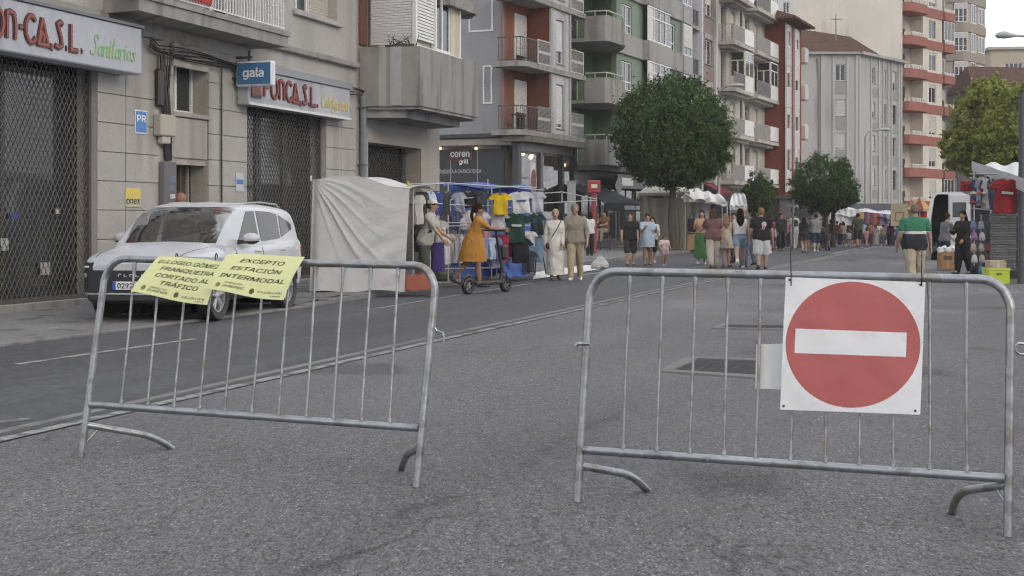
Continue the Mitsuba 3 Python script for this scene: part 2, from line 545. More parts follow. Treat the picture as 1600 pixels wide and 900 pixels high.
STROKES = {
    'S': [[(.62, .82), (.5, 1), (.3, .95), (.25, .75), (.45, .5), (.5, .25), (.35, .02), (.1, .02), (0, .15)]],
    'C': [[(.6, .8), (.5, .98), (.3, .95), (.1, .6), (.1, .25), (.25, .02), (.45, .02), (.6, .15)]],
    'a': [[(.42, .42), (.25, .5), (.08, .35), (.06, .12), (.2, .0), (.35, .1), (.42, .42)], [(.42, .48), (.4, .1), (.5, 0)]],
    'n': [[(.05, .5), (.05, 0)], [(.05, .3), (.22, .5), (.38, .45), (.38, 0), (.48, 0)]],
    'i': [[(.1, .5), (.1, .05), (.2, 0)], [(.13, .68), (.15, .72)]],
    't': [[(.15, .95), (.1, .1), (.2, 0), (.3, .03)], [(.0, .6), (.3, .64)]],
    'r': [[(.05, .5), (.05, 0)], [(.05, .3), (.2, .5), (.35, .45)]],
    'o': [[(.25, .5), (.06, .35), (.06, .12), (.22, 0), (.4, .12), (.4, .35), (.25, .5)]],
    's': [[(.36, .42), (.2, .5), (.08, .4), (.3, .2), (.3, .05), (.15, 0), (.02, .08)]],
    'l': [[(.15, 1), (.1, .1), (.2, 0)]], 'e': [[(.06, .25), (.38, .3), (.3, .5), (.1, .42), (.06, .15), (.2, 0), (.4, .08)]],
    'f': [[(.4, .95), (.28, 1), (.2, .8), (.15, -.4)], [(.0, .5), (.35, .55)]], 'c': [[(.38, .42), (.22, .5), (.06, .35), (.06, .12), (.2, 0), (.4, .1)]],
    'ó': [[(.25, .5), (.06, .35), (.06, .12), (.22, 0), (.4, .12), (.4, .35), (.25, .5)], [(.22, .62), (.36, .78)]]}
WID = {'S': .68, 'C': .66, 'i': .28, 't': .34, 'r': .36, 'l': .3, 'f': .36}


def script(text, w):
    gs, x = [], 0.0
    for ch in text:
        for st in STROKES[ch]:
            gs.append(LineString([(x + px + 0.22 * py, py) for px, py in st]).buffer(w / 2, quad_segs=3))
        x += WID.get(ch, .5)
    return unary_union(gs), x


DECO = {
    'F': ([[(0.1, 0), (0.1, 1), (.75, 1)], [(0.1, .5), (.6, .5)]], .8), 'O': ([[(.5 + .42 * math.cos(a), .5 + .5 * math.sin(a)) for a in np.linspace(0, 2 * math.pi, 25)]], 1.0),
    'n': ([[(.08, 0), (.08, .95), (.3, 1), (.6, .92), (.68, .6), (.68, 0)]], .8), '-': ([[(.05, .5), (.3, .5)]], .35),
    'C': ([[(.48 + .42 * math.cos(a), .5 + .5 * math.sin(a)) for a in np.linspace(.7, 2 * math.pi - .6, 18)]], .85),
    'A': ([[(.02, 0), (.35, 1)], [(.35, 1), (.8, 0), (.02, 0), (.3, .45), (.5, .3), (.4, .1)]], .9), ',': ([[(.1, .08), (.0, -.15)]], .22),
    'S': ([[(.62, .9), (.42, 1), (.2, .9), (.5, .35), (.55, .1), (.3, 0), (0, .06)]], .7), '.': ([[(.05, .03), (.12, .03)]], .25), 'L': ([[(.08, 1), (.08, 0), (.7, 0)]], .8)}


def deco(text, w):
    gs, x = [], 0.0
    for ch in text:
        st, wd = DECO[ch]
        for q in st:
            gs.append(LineString([(x + px * .78, py) for px, py in q]).buffer(w / 2, cap_style='flat', join_style='mitre' if ch in 'LF' else 'round'))
        x += (wd + .12) * .78
    return unary_union(gs), x


def lay(fr, poly, a, b, c, d, n0, n1):
    """put lettering (unit grid) with its base line from a to b (s, z) and its height c; d = its own width"""
    sx, sh = (b[0] - a[0]) / d, (b[1] - a[1]) / d
    return fr.wall(affinity.affine_transform(poly, [sx, 0, sh, c, a[0], a[1]]), n0, n1)


def flat_text(fr, text, s0, s1, z0, h, n, bold=True, depth=0.006):
    m = meshkit.text_mesh(text, h, depth, bold)
    lo, hi = m.bounds
    k = (s1 - s0) / (hi[0] - lo[0]) if s1 else 1.0
    M = np.array([[k, 0, 0, s0 - lo[0] * k], [0, 0, 1, n], [0, 1, 0, z0], [0, 0, 0, 1.0]])
    m.apply_transform(M)
    return fr.T(m)


def railing(fr, s0, s1, z0, z1, n, step=0.11, r=0.008):
    ms = [fr.box(s0, s1, n - 0.02, n + 0.02, z1 - 0.04, z1), fr.box(s0, s1, n - 0.012, n + 0.012, z0 + 0.04, z0 + 0.065)]
    x = s0 + step / 2
    while x < s1:
        ms.append(fr.box(x - r, x + r, n - r, n + r, z0 + 0.065, z1 - 0.04))
        x += step
    return cat(ms)


# ---------------------------------------------------------------- building A: stone shop front on the left
A = thing('shop_building', 'beige stone shop building nearest on the left, with two big lattice shutters', 'building')
s150, s384, s508, sE = FA.s(150), FA.s(384), FA.s(508), FA.s(557)
zt2 = FA.z(163, FA.s(388))
nich = [FA.rect(268, 322, 90, 173), (*FA.rect(268, 322, 256, 300)[:2], 0.05, FA.rect(268, 322, 256, 300)[3])]
upw = FA.rect(460, 527, -60, 14)
upw2 = FA.rect(300, 440, -100, -8)
punched(A, 'wall', FA, -4, sE, 0.0, 9.5, [(-3.2, s150, 0.14, 3.82), (s384, s508, 0.14, zt2 + 0.1), upw, (5.6, 6.9, 5.0, 7.1), *nich], -0.36, 0, 'm_stone')
part(A, 'rear_wall', FA.box(-4, sE - 0.004, -9, -1.3, 0, 9.4), 'm_wall', (0.2, 0.19, 0.17))
part(A, 'shop_interior', cat([FA.box(-4, sE - 0.01, -1.29, -1.25, 0, 4), FA.box(-4, sE - 0.01, -1.25, -0.37, 0.0, 0.12)]), 'm_matte', (0.055, 0.05, 0.045))
# stone cladding, piece by piece
rows = [0.12 + 0.47 * i for i in range(9)]
wl = 'shop_building__wall'
for (pa, pb) in ((150, 194), (194.6, 246), (339, 384), (508, 531), (531.5, 553)):
    a, b = FA.s(pa), FA.s(pb)
    for i, z in enumerate(rows):
        if z + 0.47 > 3.95:
            continue
        j = R.uniform(0, 0.006)
        part(wl, 'stone_panel', FA.box(a + 0.006, b - 0.006, 0.0, 0.028 + j, z + 0.005, z + 0.464, 0.006), 'm_stone')
for (pa, pb) in ((259, 267.5), (322.5, 338)):
    a, b = FA.s(pa), FA.s(pb)
    for i, z in enumerate(rows):
        part(wl, 'stone_panel', FA.box(a + 0.004, b - 0.004, 0.0, 0.05 + R.uniform(0, 0.006), z + 0.004, min(z + 0.464, 4.05), 0.006), 'm_stone')
a, b = FA.s(267.5), FA.s(322.5)
part(wl, 'stone_panel', FA.box(a, b, 0, 0.055, FA.z(89, a), 4.05, 0.008), 'm_stone')
part(wl, 'stone_panel', FA.box(a + 0.03, b - 0.03, 0.0, 0.035, FA.z(246, a), FA.z(182, a), 0.01), 'm_stone')
part(wl, 'window_sill', FA.box(a - 0.02, b + 0.02, -0.1, 0.075, FA.z(181, a), FA.z(174, a), 0.01), 'm_stone')
w = window(A, FA, nich[0][0] + 0.01, nich[0][1] - 0.01, nich[0][2] + 0.01, nich[0][3] - 0.01, n=-0.33, mull=1)
part(w, 'curtain', FA.box(nich[0][0] + 0.08, nich[0][0] + 0.55, -0.315, -0.30, nich[0][2] + 0.1, nich[0][3] - 0.1), 'm_cloth', (0.23, 0.23, 0.24))
d = part(A, 'entrance_door', FA.box(nich[1][0], nich[1][1], -0.36, -0.32, 0.06, nich[1][3]), 'm_satin', (0.06, 0.045, 0.035))
for k in range(4):
    x = nich[1][0] + (nich[1][1] - nich[1][0]) * (0.2 + 0.22 * k)
    part(d, 'upright', FA.box(x - 0.02, x + 0.02, -0.318, -0.27, 0.06, nich[1][3] - 0.01), 'm_satin', (0.30, 0.28, 0.25) if k % 2 else (0.10, 0.085, 0.07))
window(A, FA, upw[0] + 0.01, upw[0] + (upw[1] - upw[0]) * 0.5, upw[2] + 0.01, upw[3], n=-0.28, mull=1, sill=0.07)
window(A, FA, upw[0] + (upw[1] - upw[0]) * 0.52, upw[1] - 0.01, upw[2] + 0.01, upw[3], n=-0.28, mull=0, blind=1.0, blindcol=(0.42, 0.39, 0.34))
part(A, 'window_sill', FA.box(upw[0] - 0.08, upw[1] + 0.1, 0.002, 0.10, upw[2] - 0.12, upw[2] - 0.01, 0.012), 'm_stone')
window(A, FA, 5.62, 6.88, 5.02, 7.08, n=-0.3, mull=1, blind=0.6)
# shutters
for (a, b, zt) in ((-3.18, s150 - 0.02, 3.8), (s384 + 0.02, s508 - 0.02, zt2 + 0.08)):
    g = part(A, 'shutter', lattice(FA, a, b, 0.16, zt, -0.13, 0.112), 'm_satin', (0.13, 0.127, 0.12), stuff=True)
    part(A, 'shutter_rail', cat([FA.box(a - 0.02, a + 0.045, -0.16, -0.085, 0.15, zt), FA.box(b - 0.045, b + 0.02, -0.16, -0.085, 0.15, zt), FA.box(a + 0.05, b - 0.05, -0.15, -0.095, 0.145, 0.21)]), 'm_satin', (0.09, 0.085, 0.08))
    nb = 3 if b - a > 3 else 2
    zz = zt * 0.97
    for k in range(nb):
        c0, c1 = a + (b - a) * k / nb, a + (b - a) * (k + 1) / nb
        window(A, FA, c0 + 0.015, c1 - 0.015, 0.16, zz, n=-0.42, col=(0.055, 0.045, 0.036), mull=0, b=0.09, rail=False, name='shop_window')
part(A, 'shop_plinth', FA.box(-3.9, s150 - 0.003, -0.34, 0.02, 0.03, 0.135), 'm_concrete')
part(A, 'shop_plinth', FA.box(s384 + 0.003, s508 - 0.003, -0.34, 0.02, 0.03, 0.135), 'm_concrete')
for (px0, px1, y0, y1, c) in ((1, 13, 372, 392, (0.5, 0.5, 0.5)), (17, 28, 334, 342, (0.08, 0.12, 0.35)), (86, 93, 326, 334, (0.55, 0.55, 0.55)), (63, 78, 410, 430, (0.5, 0.48, 0.47))):
    q = FA.rect(px0, px1, y0, y1, -0.35)
    part(A, 'window_sticker', FA.box(q[0], q[1], -0.352, -0.345, q[2], q[3]), 'm_matte', c)
# string course, cables and pipes above the signs
zc = FA.z(80, FA.s(450))
part(A, 'cornice', FA.box(FA.s(330), sE - 0.05, 0.001, 0.13, zc - 0.03, zc + 0.10, 0.02), 'm_concrete')
part(A, 'lintel_band', cat([FA.box(-4, FA.s(250), 0.001, 0.09, 4.45, 4.72, 0.015), FA.box(FA.s(265), FA.s(440), 0.001, 0.09, 4.22, 4.46, 0.015)]), 'm_concrete')
cab = []
for k in range(5):
    z = 4.18 + 0.035 * k
    pts = [(*FA.at(FA.s(225), 0.10 + 0.01 * k), z + 0.12)] + [(*FA.at(s, 0.10 + 0.012 * k), z + 0.03 * math.sin(s * 2.1 + k) + 0.02 * (s < 6)) for s in np.linspace(FA.s(236), FA.s(560), 16)]
    cab.append(tube(pts, 0.011, 5))
for k in range(6):
    s = FA.s(242 + 3.4 * k)
    cab.append(tube([(*FA.at(s, 0.06 + 0.02 * (k % 3)), 4.2), (*FA.at(s + 0.03 * math.sin(k), 0.07), 3.6), (*FA.at(FA.s(250 + k * 1.5), 0.07 + 0.01 * k), 3.1), (*FA.at(FA.s(254 + k * 1.5), 0.07), 2.4)], 0.02 if k % 2 else 0.012, 6))
part(A, 'cable', cat(cab), 'm_satin', (0.02, 0.02, 0.021), stuff=True)
part(A, 'cable_sleeve', FA.box(FA.s(238), FA.s(247), 0.03, 0.14, 3.3, 3.95, 0.03), 'm_satin', (0.02, 0.02, 0.02))
q = FA.rect(236, 260, 178, 212)
mb = part(A, 'meter_box', FA.box(q[0], q[1], 0.03, 0.2, q[2], q[3], 0.02), 'm_satin', (0.36, 0.345, 0.28))
part(mb, 'gland', FA.box(q[0] + 0.1, q[1] - 0.12, 0.05, 0.17, q[2] - 0.13, q[2] + 0.003, 0.02), 'm_satin', (0.40, 0.39, 0.35))
dd = part(A, 'cable_duct', FA.box(FA.s(245), FA.s(264), 0.03, 0.16, 0.1, FA.z(252, FA.s(245)), 0.02), 'm_wall', (0.17, 0.17, 0.18))
for k in range(9):
    z = 0.9 + 0.14 * k
    part(dd, 'sticker', FA.box(FA.s(251) + R.uniform(0, 0.05), FA.s(262) - R.uniform(0, 0.1), 0.16, 0.165, z, z + R.uniform(0.06, 0.13)), 'm_matte', R.choice([(0.35, 0.36, 0.45), (0.12, 0.12, 0.18), (0.5, 0.5, 0.52), (0.16, 0.2, 0.3)]))
part(A, 'drainpipe', tube([(*FA.at(FA.s(341), 0.07), 4.2), (*FA.at(FA.s(341), 0.07), 2.2), (*FA.at(FA.s(343), 0.06), 0.1)], 0.018, 6), 'm_satin', (0.05, 0.048, 0.045))
dp = part(A, 'drainpipe', tube([(*FA.at(FA.s(560), 0.12), 4.15), (*FA.at(FA.s(560), 0.12), 0.1)], 0.075, 12), 'm_satin', (0.17, 0.185, 0.2), smooth=50, label='thick grey drainpipe at the far end of the stone front')
part(dp, 'bracket', cat([FA.box(FA.s(560) - 0.1, FA.s(560) + 0.1, 0.0, 0.21, z, z + 0.03) for z in (1.2, 2.6, 3.9)]), 'm_satin', (0.12, 0.12, 0.13))
# balcony
sb0, sb1 = FA.s(217, 0.75), FA.s(450, 0.75)
zb = FA.z(16, sb0, 0.75)
bal = part(A, 'balcony_slab', FA.plan([(FA.s(161), 0.001), (sb0, 0.75), (sb1, 0.75), (sb1, 0.001)], zb, zb + 0.2), 'm_concrete')
part(bal, 'edge_lip', FA.plan([(sb0 - 0.1, 0.6), (sb0 - 0.03, 0.79), (sb1 + 0.03, 0.79), (sb1 + 0.03, 0.6)], zb + 0.203, zb + 0.29), 'm_concrete')
part(A, 'railing', cat([railing(FA, sb0 + 0.1, sb1, zb + 0.31, zb + 1.3, 0.68, 0.1, 0.011)]), 'm_satin', (0.6, 0.6, 0.6), stuff=True, label='white vertical balcony bars')
part(A, 'balcony_parapet', FA.box(FA.s(161), FA.s(161) + 0.08, 0.004, 0.5, zb + 0.2, zb + 1.0), 'm_concrete')
# red scalloped cloth hung on the balcony
qa = (FA.s(262, 0.72), FA.s(331, 0.72))
zz = FA.z(11, FA.s(331, 0.72), 0.72)
pl = [(qa[0], zz + 1.0), (qa[0], zz + 0.05)]
for k in range(14):
    pl += [(qa[0] + (qa[1] - qa[0]) * (k + 0.5) / 14, zz), (qa[0] + (qa[1] - qa[0]) * (k + 1) / 14, zz + 0.06)]
pl += [(qa[1], zz + 1.0)]
one('balcony_cloth', FA.wall(Polygon(pl), 0.72, 0.728), 'm_cloth', 'red scalloped cloth hung on the white balcony railing above the left shop', 'cloth', (0.42, 0.05, 0.045))

# ---------------------------------------------------------------- shop signs
SG = thing('shop_sign', 'long white sign board reading Sanitarios in green, above the left lattice shutter', 'shop sign')
n1 = 0.45
sr = FA.s(222, n1)
z0, z1 = FA.z(117, sr, n1), FA.z(45, sr, n1)
part(SG, 'board', FA.box(-3.6, sr, 0.10, n1, z0, z1, 0.02), 'm_wall', (0.46, 0.48, 0.53))
part(SG, 'hood', cat([FA.box(-3.6, sr + 0.03, 0.002, n1 + 0.03, z1 + 0.003, z1 + 0.05), FA.box(-3.6, sr - 0.02, 0.002, 0.098, z0, z1)]), 'm_satin', (0.13, 0.14, 0.155))


def sz(px, py, n):
    s = FA.s(px, n)
    return s, FA.z(py, s, n)


def signwords(par, n, a, b, hpx, text, dark, inner):
    A0, B0 = sz(*a, n), sz(*b, n)
    c = hpx * FA.at(A0[0], n)[1] / F
    g, wd = deco(text, 0.215)
    part(par, 'lettering', lay(FA, g, A0, B0, c, wd, n, n + 0.02), 'm_satin', dark)
    g, wd = deco(text, 0.10)
    part(par, 'lettering_inlay', lay(FA, g, A0, B0, c, wd, n + 0.021, n + 0.03), 'm_satin', inner)


signwords(SG, n1 + 0.003, (-38, 50), (132, 82), 44, 'FOn-CA,S.L.', (0.06, 0.022, 0.022), (0.235, 0.055, 0.04))
g, wd = script('Sanitarios', 0.075)
A0, B0 = sz(140, 84, n1), sz(212, 97, n1)
part(SG, 'script', lay(FA, g, A0, B0, 32 * FA.at(A0[0], n1)[1] / F, wd, n1 + 0.003, n1 + 0.015), 'm_satin', (0.22, 0.42, 0.17))
SG2 = thing('shop_sign', 'white sign board with dark red letters and yellow script, over the second lattice shutter', 'shop sign')
n2 = 0.3
sa, sr = FA.s(388, n2), FA.s(547, n2)
z0, z1 = FA.z(163, sa, n2), FA.z(140, sr, n2)
part(SG2, 'board', FA.box(sa, sr, 0.06, n2, z0, z1, 0.015), 'm_wall', (0.47, 0.49, 0.53))
part(SG2, 'hood', cat([FA.box(sa - 0.05, sr + 0.05, 0.03, n2 + 0.04, z1 + 0.003, z1 + 0.14), FA.box(sa, sr, 0.03, 0.058, z0, z1)]), 'm_satin', (0.22, 0.235, 0.26))
part(SG2, 'bottom_trim', FA.box(sa, sr, n2 + 0.002, n2 + 0.03, z0, z0 + 0.05), 'm_satin', (0.6, 0.6, 0.58))
q = FA.rect(392, 407, 130, 150, n2)
part(SG2, 'emblem', FA.box(q[0], q[1], n2 + 0.002, n2 + 0.02, q[2], q[3]), 'm_satin', (0.20, 0.03, 0.035))
part(SG2, 'emblem_base', FA.box(q[0], q[1], n2 + 0.002, n2 + 0.026, q[2] - 0.02, q[2] + 0.05), 'm_satin', (0.04, 0.02, 0.02))
signwords(SG2, n2 + 0.003, (411, 150), (498, 167), 30, 'FOnCA,S.L.', (0.075, 0.022, 0.022), (0.24, 0.045, 0.045))
g, wd = script('Calefacción', 0.09)
A0, B0 = sz(501, 166, n2), sz(543, 174, n2)
part(SG2, 'script', lay(FA, g, A0, B0, 21 * FA.at(A0[0], n2)[1] / F, wd, n2 + 0.003, n2 + 0.015), 'm_satin', (0.50, 0.42, 0.14))
# projecting blue sign: its faces look along the street
GA = thing('projecting_sign', 'blue lit box sign with white lower-case word, sticking out of the stone wall', 'sign')
sg = FA.s(372, 0.12)
FG = Fr(FA.at(sg, 0.12), FA.n)      # runs out from the wall; its n looks back along +s, so the face to the camera lies at negative n
Wg = FG.s(428)
zA, zB = FG.z(97, 0), FG.z(136, 0)
part(GA, 'box', FG.box(0, Wg, -0.08, 0.08, zB, zA, 0.025), 'm_satin', (0.62, 0.64, 0.66))
part(GA, 'face', FG.box(0.03, Wg - 0.035, 0.081, 0.086, zB + 0.035, zA - 0.035), 'm_satin', (0.055, 0.15, 0.30))
part(GA, 'lettering', flat_text(FG, 'gala', Wg * 0.2, Wg * 0.78, (zA + zB) / 2 - 0.06, 0.16, 0.087), 'm_satin', (0.7, 0.7, 0.7))
part(GA, 'bracket', cat([FG.box(-0.13, 0.3, -0.02, 0.02, zA + 0.06, zA + 0.1), FG.box(0.22, 0.26, -0.02, 0.02, zA, zA + 0.2)]), 'm_satin', (0.05, 0.05, 0.055))
part(GA, 'bracket', FG.box(-0.13, 0.01, -0.02, 0.02, zB + 0.15, zB + 0.19), 'm_satin', (0.05, 0.05, 0.055))


def plate(name, label, px0, px1, y0, y1, cols, text=None):
    k = thing(name, label, 'sign')
    q = FA.rect(px0, px1, y0, y1, 0.05)
    part(k, 'plate', FA.box(q[0], q[1], 0.036, 0.05, q[2], q[3]), 'm_satin', cols[0])
    return k, q


k, q = plate('wall_plate', 'small blue plate with white letters PR on the stone pillar right of the first shutter', 211, 230, 171, 208, [(0.6, 0.62, 0.65)])
part(k, 'face', FA.box(q[0] + 0.02, q[1] - 0.02, 0.0505, 0.053, q[2] + 0.02, q[3] - 0.02), 'm_satin', (0.07, 0.20, 0.45))
part(k, 'lettering', flat_text(FA, 'PR', q[0] + 0.05, q[1] - 0.05, q[2] + 0.2, 0.11, 0.0535), 'm_satin', (0.7, 0.7, 0.7))
k, q = plate('wall_sign', 'square yellow and cream sign reading onex low on the stone pillar', 196.5, 220, 294, 323, [(0.46, 0.44, 0.27)])
zm = q[2] + (q[3] - q[2]) * 0.44
part(k, 'panel', FA.box(q[0] + 0.004, q[1] - 0.004, 0.0505, 0.053, zm, q[3]), 'm_satin', (0.62, 0.50, 0.11), label='plain yellow upper panel')
part(k, 'lettering', flat_text(FA, 'onex', q[0] + 0.02, q[1] - 0.03, q[2] + 0.05, 0.11, 0.0505, False), 'm_satin', (0.05, 0.05, 0.05))
k, q = plate('wall_notice', 'small white and blue notice on the pillar beside the second shutter', 369, 381, 270, 299, [(0.45, 0.47, 0.5)])
part(k, 'band', FA.box(q[0] + 0.02, q[1] - 0.02, 0.0505, 0.053, q[2] + 0.14, q[2] + 0.23), 'm_satin', (0.06, 0.18, 0.42))

# ---------------------------------------------------------------- building B: concrete balcony
B = thing('apartment_building', 'grey apartment house with a big faceted concrete balcony under white roller blinds', 'building')
sB0, sB1 = sE + 0.01, 17.2
so, s1_ = FA.s(574), FA.s(657)
punched(B, 'wall', FA, sB0, sB1, 0, 4.0, [(so, s1_, 0.1, FA.z(222, so))], -0.5, 0.02, 'm_wall', (0.40, 0.375, 0.335))
g = part(B, 'shutter', lattice(FA, so + 0.03, s1_ - 0.03, 0.12, FA.z(224, so), -0.4, 0.1), 'm_satin', (0.10, 0.10, 0.10), stuff=True)
part(B, 'shop_interior', FA.box(so - 0.2, s1_ + 0.2, -0.7, -0.55, 0, 4), 'm_matte', (0.03, 0.03, 0.03))
part(B, 'upper_wall', FA.box(sB0, sB1, -0.4, 0, 4.003, 11), 'm_wall', (0.33, 0.30, 0.27))
part(B, 'rear_wall', FA.box(sB0, sB1 - 0.003, -9, -0.75, 0, 11), 'm_wall', (0.36, 0.33, 0.29))
part(B, 'red_strip', FA.box(FA.s(560), FA.s(560) + 0.35, 0.0, 0.06, 5.35, 9), 'm_wall', (0.16, 0.085, 0.07))
PL = [(sB0 + 0.1, 0.022), (sB0 + 0.1, 0.5), (sB0 + 0.25, 0.62), (sB0 + 0.25, 0.78), (sB0 + 0.3, 1.42), (16.25, 1.42), (16.75, 1.1), (16.75, 0.022)]
zb0, zb1 = FA.z(165, PL[4][0], 1.42), FA.z(72, PL[4][0], 1.42)
inner = affinity.scale(Polygon(PL), 0.93, 0.84)
bal = part(B, 'balcony', cat([FA.T(mm) for mm in [extr(Polygon(PL).difference(inner), zb1 - zb0).apply_translation((0, 0, zb0))]]), 'm_concrete')
part(bal, 'slab', FA.plan([(p[0] + (0.05 if p[0] < 14 else -0.05), min(p[1], p[1] - 0.04) if p[1] > 0.1 else p[1]) for p in PL], zb0 - 0.07, zb0 + 0.12), 'm_concrete')
part(bal, 'soffit', FA.plan([(sB0 + 0.15, 0.03), (sB0 + 0.5, 1.0), (16.1, 1.0), (16.5, 0.03)], zb0 - 0.25, zb0 - 0.073), 'm_concrete')
part(bal, 'cover_strip', cat([FA.box(PL[3][0] - 0.02, PL[3][0] + 0.05, 0.72, 0.98, zb0 + 0.02, zb1 + 0.004)]), 'm_wall', (0.40, 0.40, 0.41))
bcm = []
# glazed gallery standing on the balcony
gs0, gs1, gn = sB0 + 0.55, 15.6, 1.2
zg0, zg1 = zb1 - 0.02, zb1 + 2.3
gl = part(B, 'gallery', FA.box(gs0 + 0.1, gs1 - 0.1, 0.02, gn - 0.12, zg0, zg1), 'm_wall', (0.5, 0.49, 0.46))
part(gl, 'sill', cat([FA.box(gs0 - 0.03, gs1 + 0.03, 0.3, gn + 0.04, zg0 - 0.05, zg0 + 0.1)]), 'm_satin', (0.58, 0.58, 0.56))
FS = Fr(FA.at(gs0, 0.1), FA.n)
sl = [FS.box(0.0, gn - 0.12, -0.03, 0.0, zg0 + 0.12 + 0.06 * k, zg0 + 0.17 + 0.06 * k) for k in range(36)]
part(gl, 'end_blind', cat(sl), 'm_satin', (0.60, 0.60, 0.60))
sm = gs0 + (gs1 - gs0) * 0.42
part(gl, 'corner_post', cat([FA.box(gs0 - 0.03, gs0 + 0.06, gn - 0.06, gn + 0.03, zg0 + 0.1, zg1), FA.box(sm, sm + 0.07, gn - 0.1, gn + 0.02, zg0 + 0.1, zg1), FA.box(gs1 - 0.06, gs1, gn - 0.1, gn + 0.02, zg0 + 0.1, zg1)]), 'm_satin', (0.66, 0.66, 0.64))
sl = [FA.box(gs0 + 0.08, sm - 0.01, gn - 0.06, gn - 0.015, zg0 + 0.25 + 0.075 * k, zg0 + 0.305 + 0.075 * k) for k in range(28)]
part(gl, 'front_blind', cat(sl), 'm_satin', (0.62, 0.62, 0.60), label='white slatted roller blind facing the street')
window(gl[:gl.index('__')], FA, sm + 0.08, sm + 1.1, zg0 + 0.12, zg1, n=gn - 0.1, mull=1, col=(0.6, 0.6, 0.58))
part(gl, 'end_panel', FA.box(sm + 1.12, gs1 - 0.07, gn - 0.1, gn - 0.03, zg0 + 0.12, zg1), 'm_wall', (0.62, 0.58, 0.46))
part(B, 'upper_slab', FA.plan([(sm + 0.6, 0.02), (sm + 0.6, 1.35), (16.25, 1.4), (16.9, 1.0), (16.9, 0.02)], FA.z(2, sm, gn), FA.z(2, sm, gn) + 0.25), 'm_concrete')
part(B, 'upper_parapet', FA.plan([(sm + 1.6, 0.02), (sm + 1.6, 1.2), (16.2, 1.25), (16.7, 0.9), (16.7, 0.02)], FA.z(2, sm, gn) + 0.253, FA.z(2, sm, gn) + 1.3), 'm_concrete')
fp = thing('balcony_plant', 'small straggly potted plant on the corner of the concrete balcony', 'plant')
pp = FA.at(sB0 + 0.4, 0.95)
pm = []
for k in range(16):
    a = R.uniform(0, 6.28)
    pm.append(tube([(pp[0] + R.uniform(-.35, .35), pp[1], zb1), (pp[0] + R.uniform(-.45, .45), pp[1] + 0.1 * math.sin(a), zb1 + R.uniform(0.1, 0.32))], [0.014, 0.004], 4))
part(fp, 'stem', cat(pm), 'm_matte', (0.035, 0.045, 0.025))
part(fp, 'planter', FA.box(sB0 + 0.32, sB0 + 0.38, 0.55, 1.25, zb1 - 0.003, zb1 + 0.07, 0.01), 'm_matte', (0.1, 0.08, 0.07))
# ---------------------------------------------------------------- block C: corner house with the grill on its ground floor
FB = Fr((0.308, 56.0), (0.41, 0.912))
C = thing('corner_building', 'corner house with orange recessed balconies above a dark glass grill', 'building')
fl = [4.92, 7.69, 10.46]
sC1, sC2, sC3 = 3.2, 5.38, 7.06
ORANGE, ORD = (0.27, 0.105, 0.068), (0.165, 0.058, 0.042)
BZ, BT = 5.0, 13.5
GREYW = (0.33, 0.33, 0.335)
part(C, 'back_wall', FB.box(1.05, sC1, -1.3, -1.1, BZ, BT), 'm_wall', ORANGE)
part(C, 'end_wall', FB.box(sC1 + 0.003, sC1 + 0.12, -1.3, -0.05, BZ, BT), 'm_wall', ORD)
part(C, 'white_wall', FB.wall(sbox(sC1 + 0.02, BZ, sC2, BT).difference(unary_union([sbox(3.85, z + 0.35, 4.75, z + 2.25) for z in fl])), -0.2, 0.0), 'm_wall', (0.50, 0.51, 0.53))
part(C, 'pilaster', cat([FB.box(sC1 - 0.02, sC1 + 0.22, -0.04, 0.05, BZ, BT)]), 'm_wall', (0.40, 0.39, 0.38))
part(C, 'pilaster', cat([FB.box(sC2 - 0.1, sC2 + 0.06, -0.2, 0.06, BZ, BT)]), 'm_wall', (0.40, 0.39, 0.38))
part(C, 'loggia_wall', FB.box(sC2, sC3, -1.0, -0.8, BZ, BT), 'm_wall', (0.42, 0.43, 0.44))
part(C, 'core', FB.box(1.06, sC3, -9, -1.31, 0, BT), 'm_wall', GREYW)
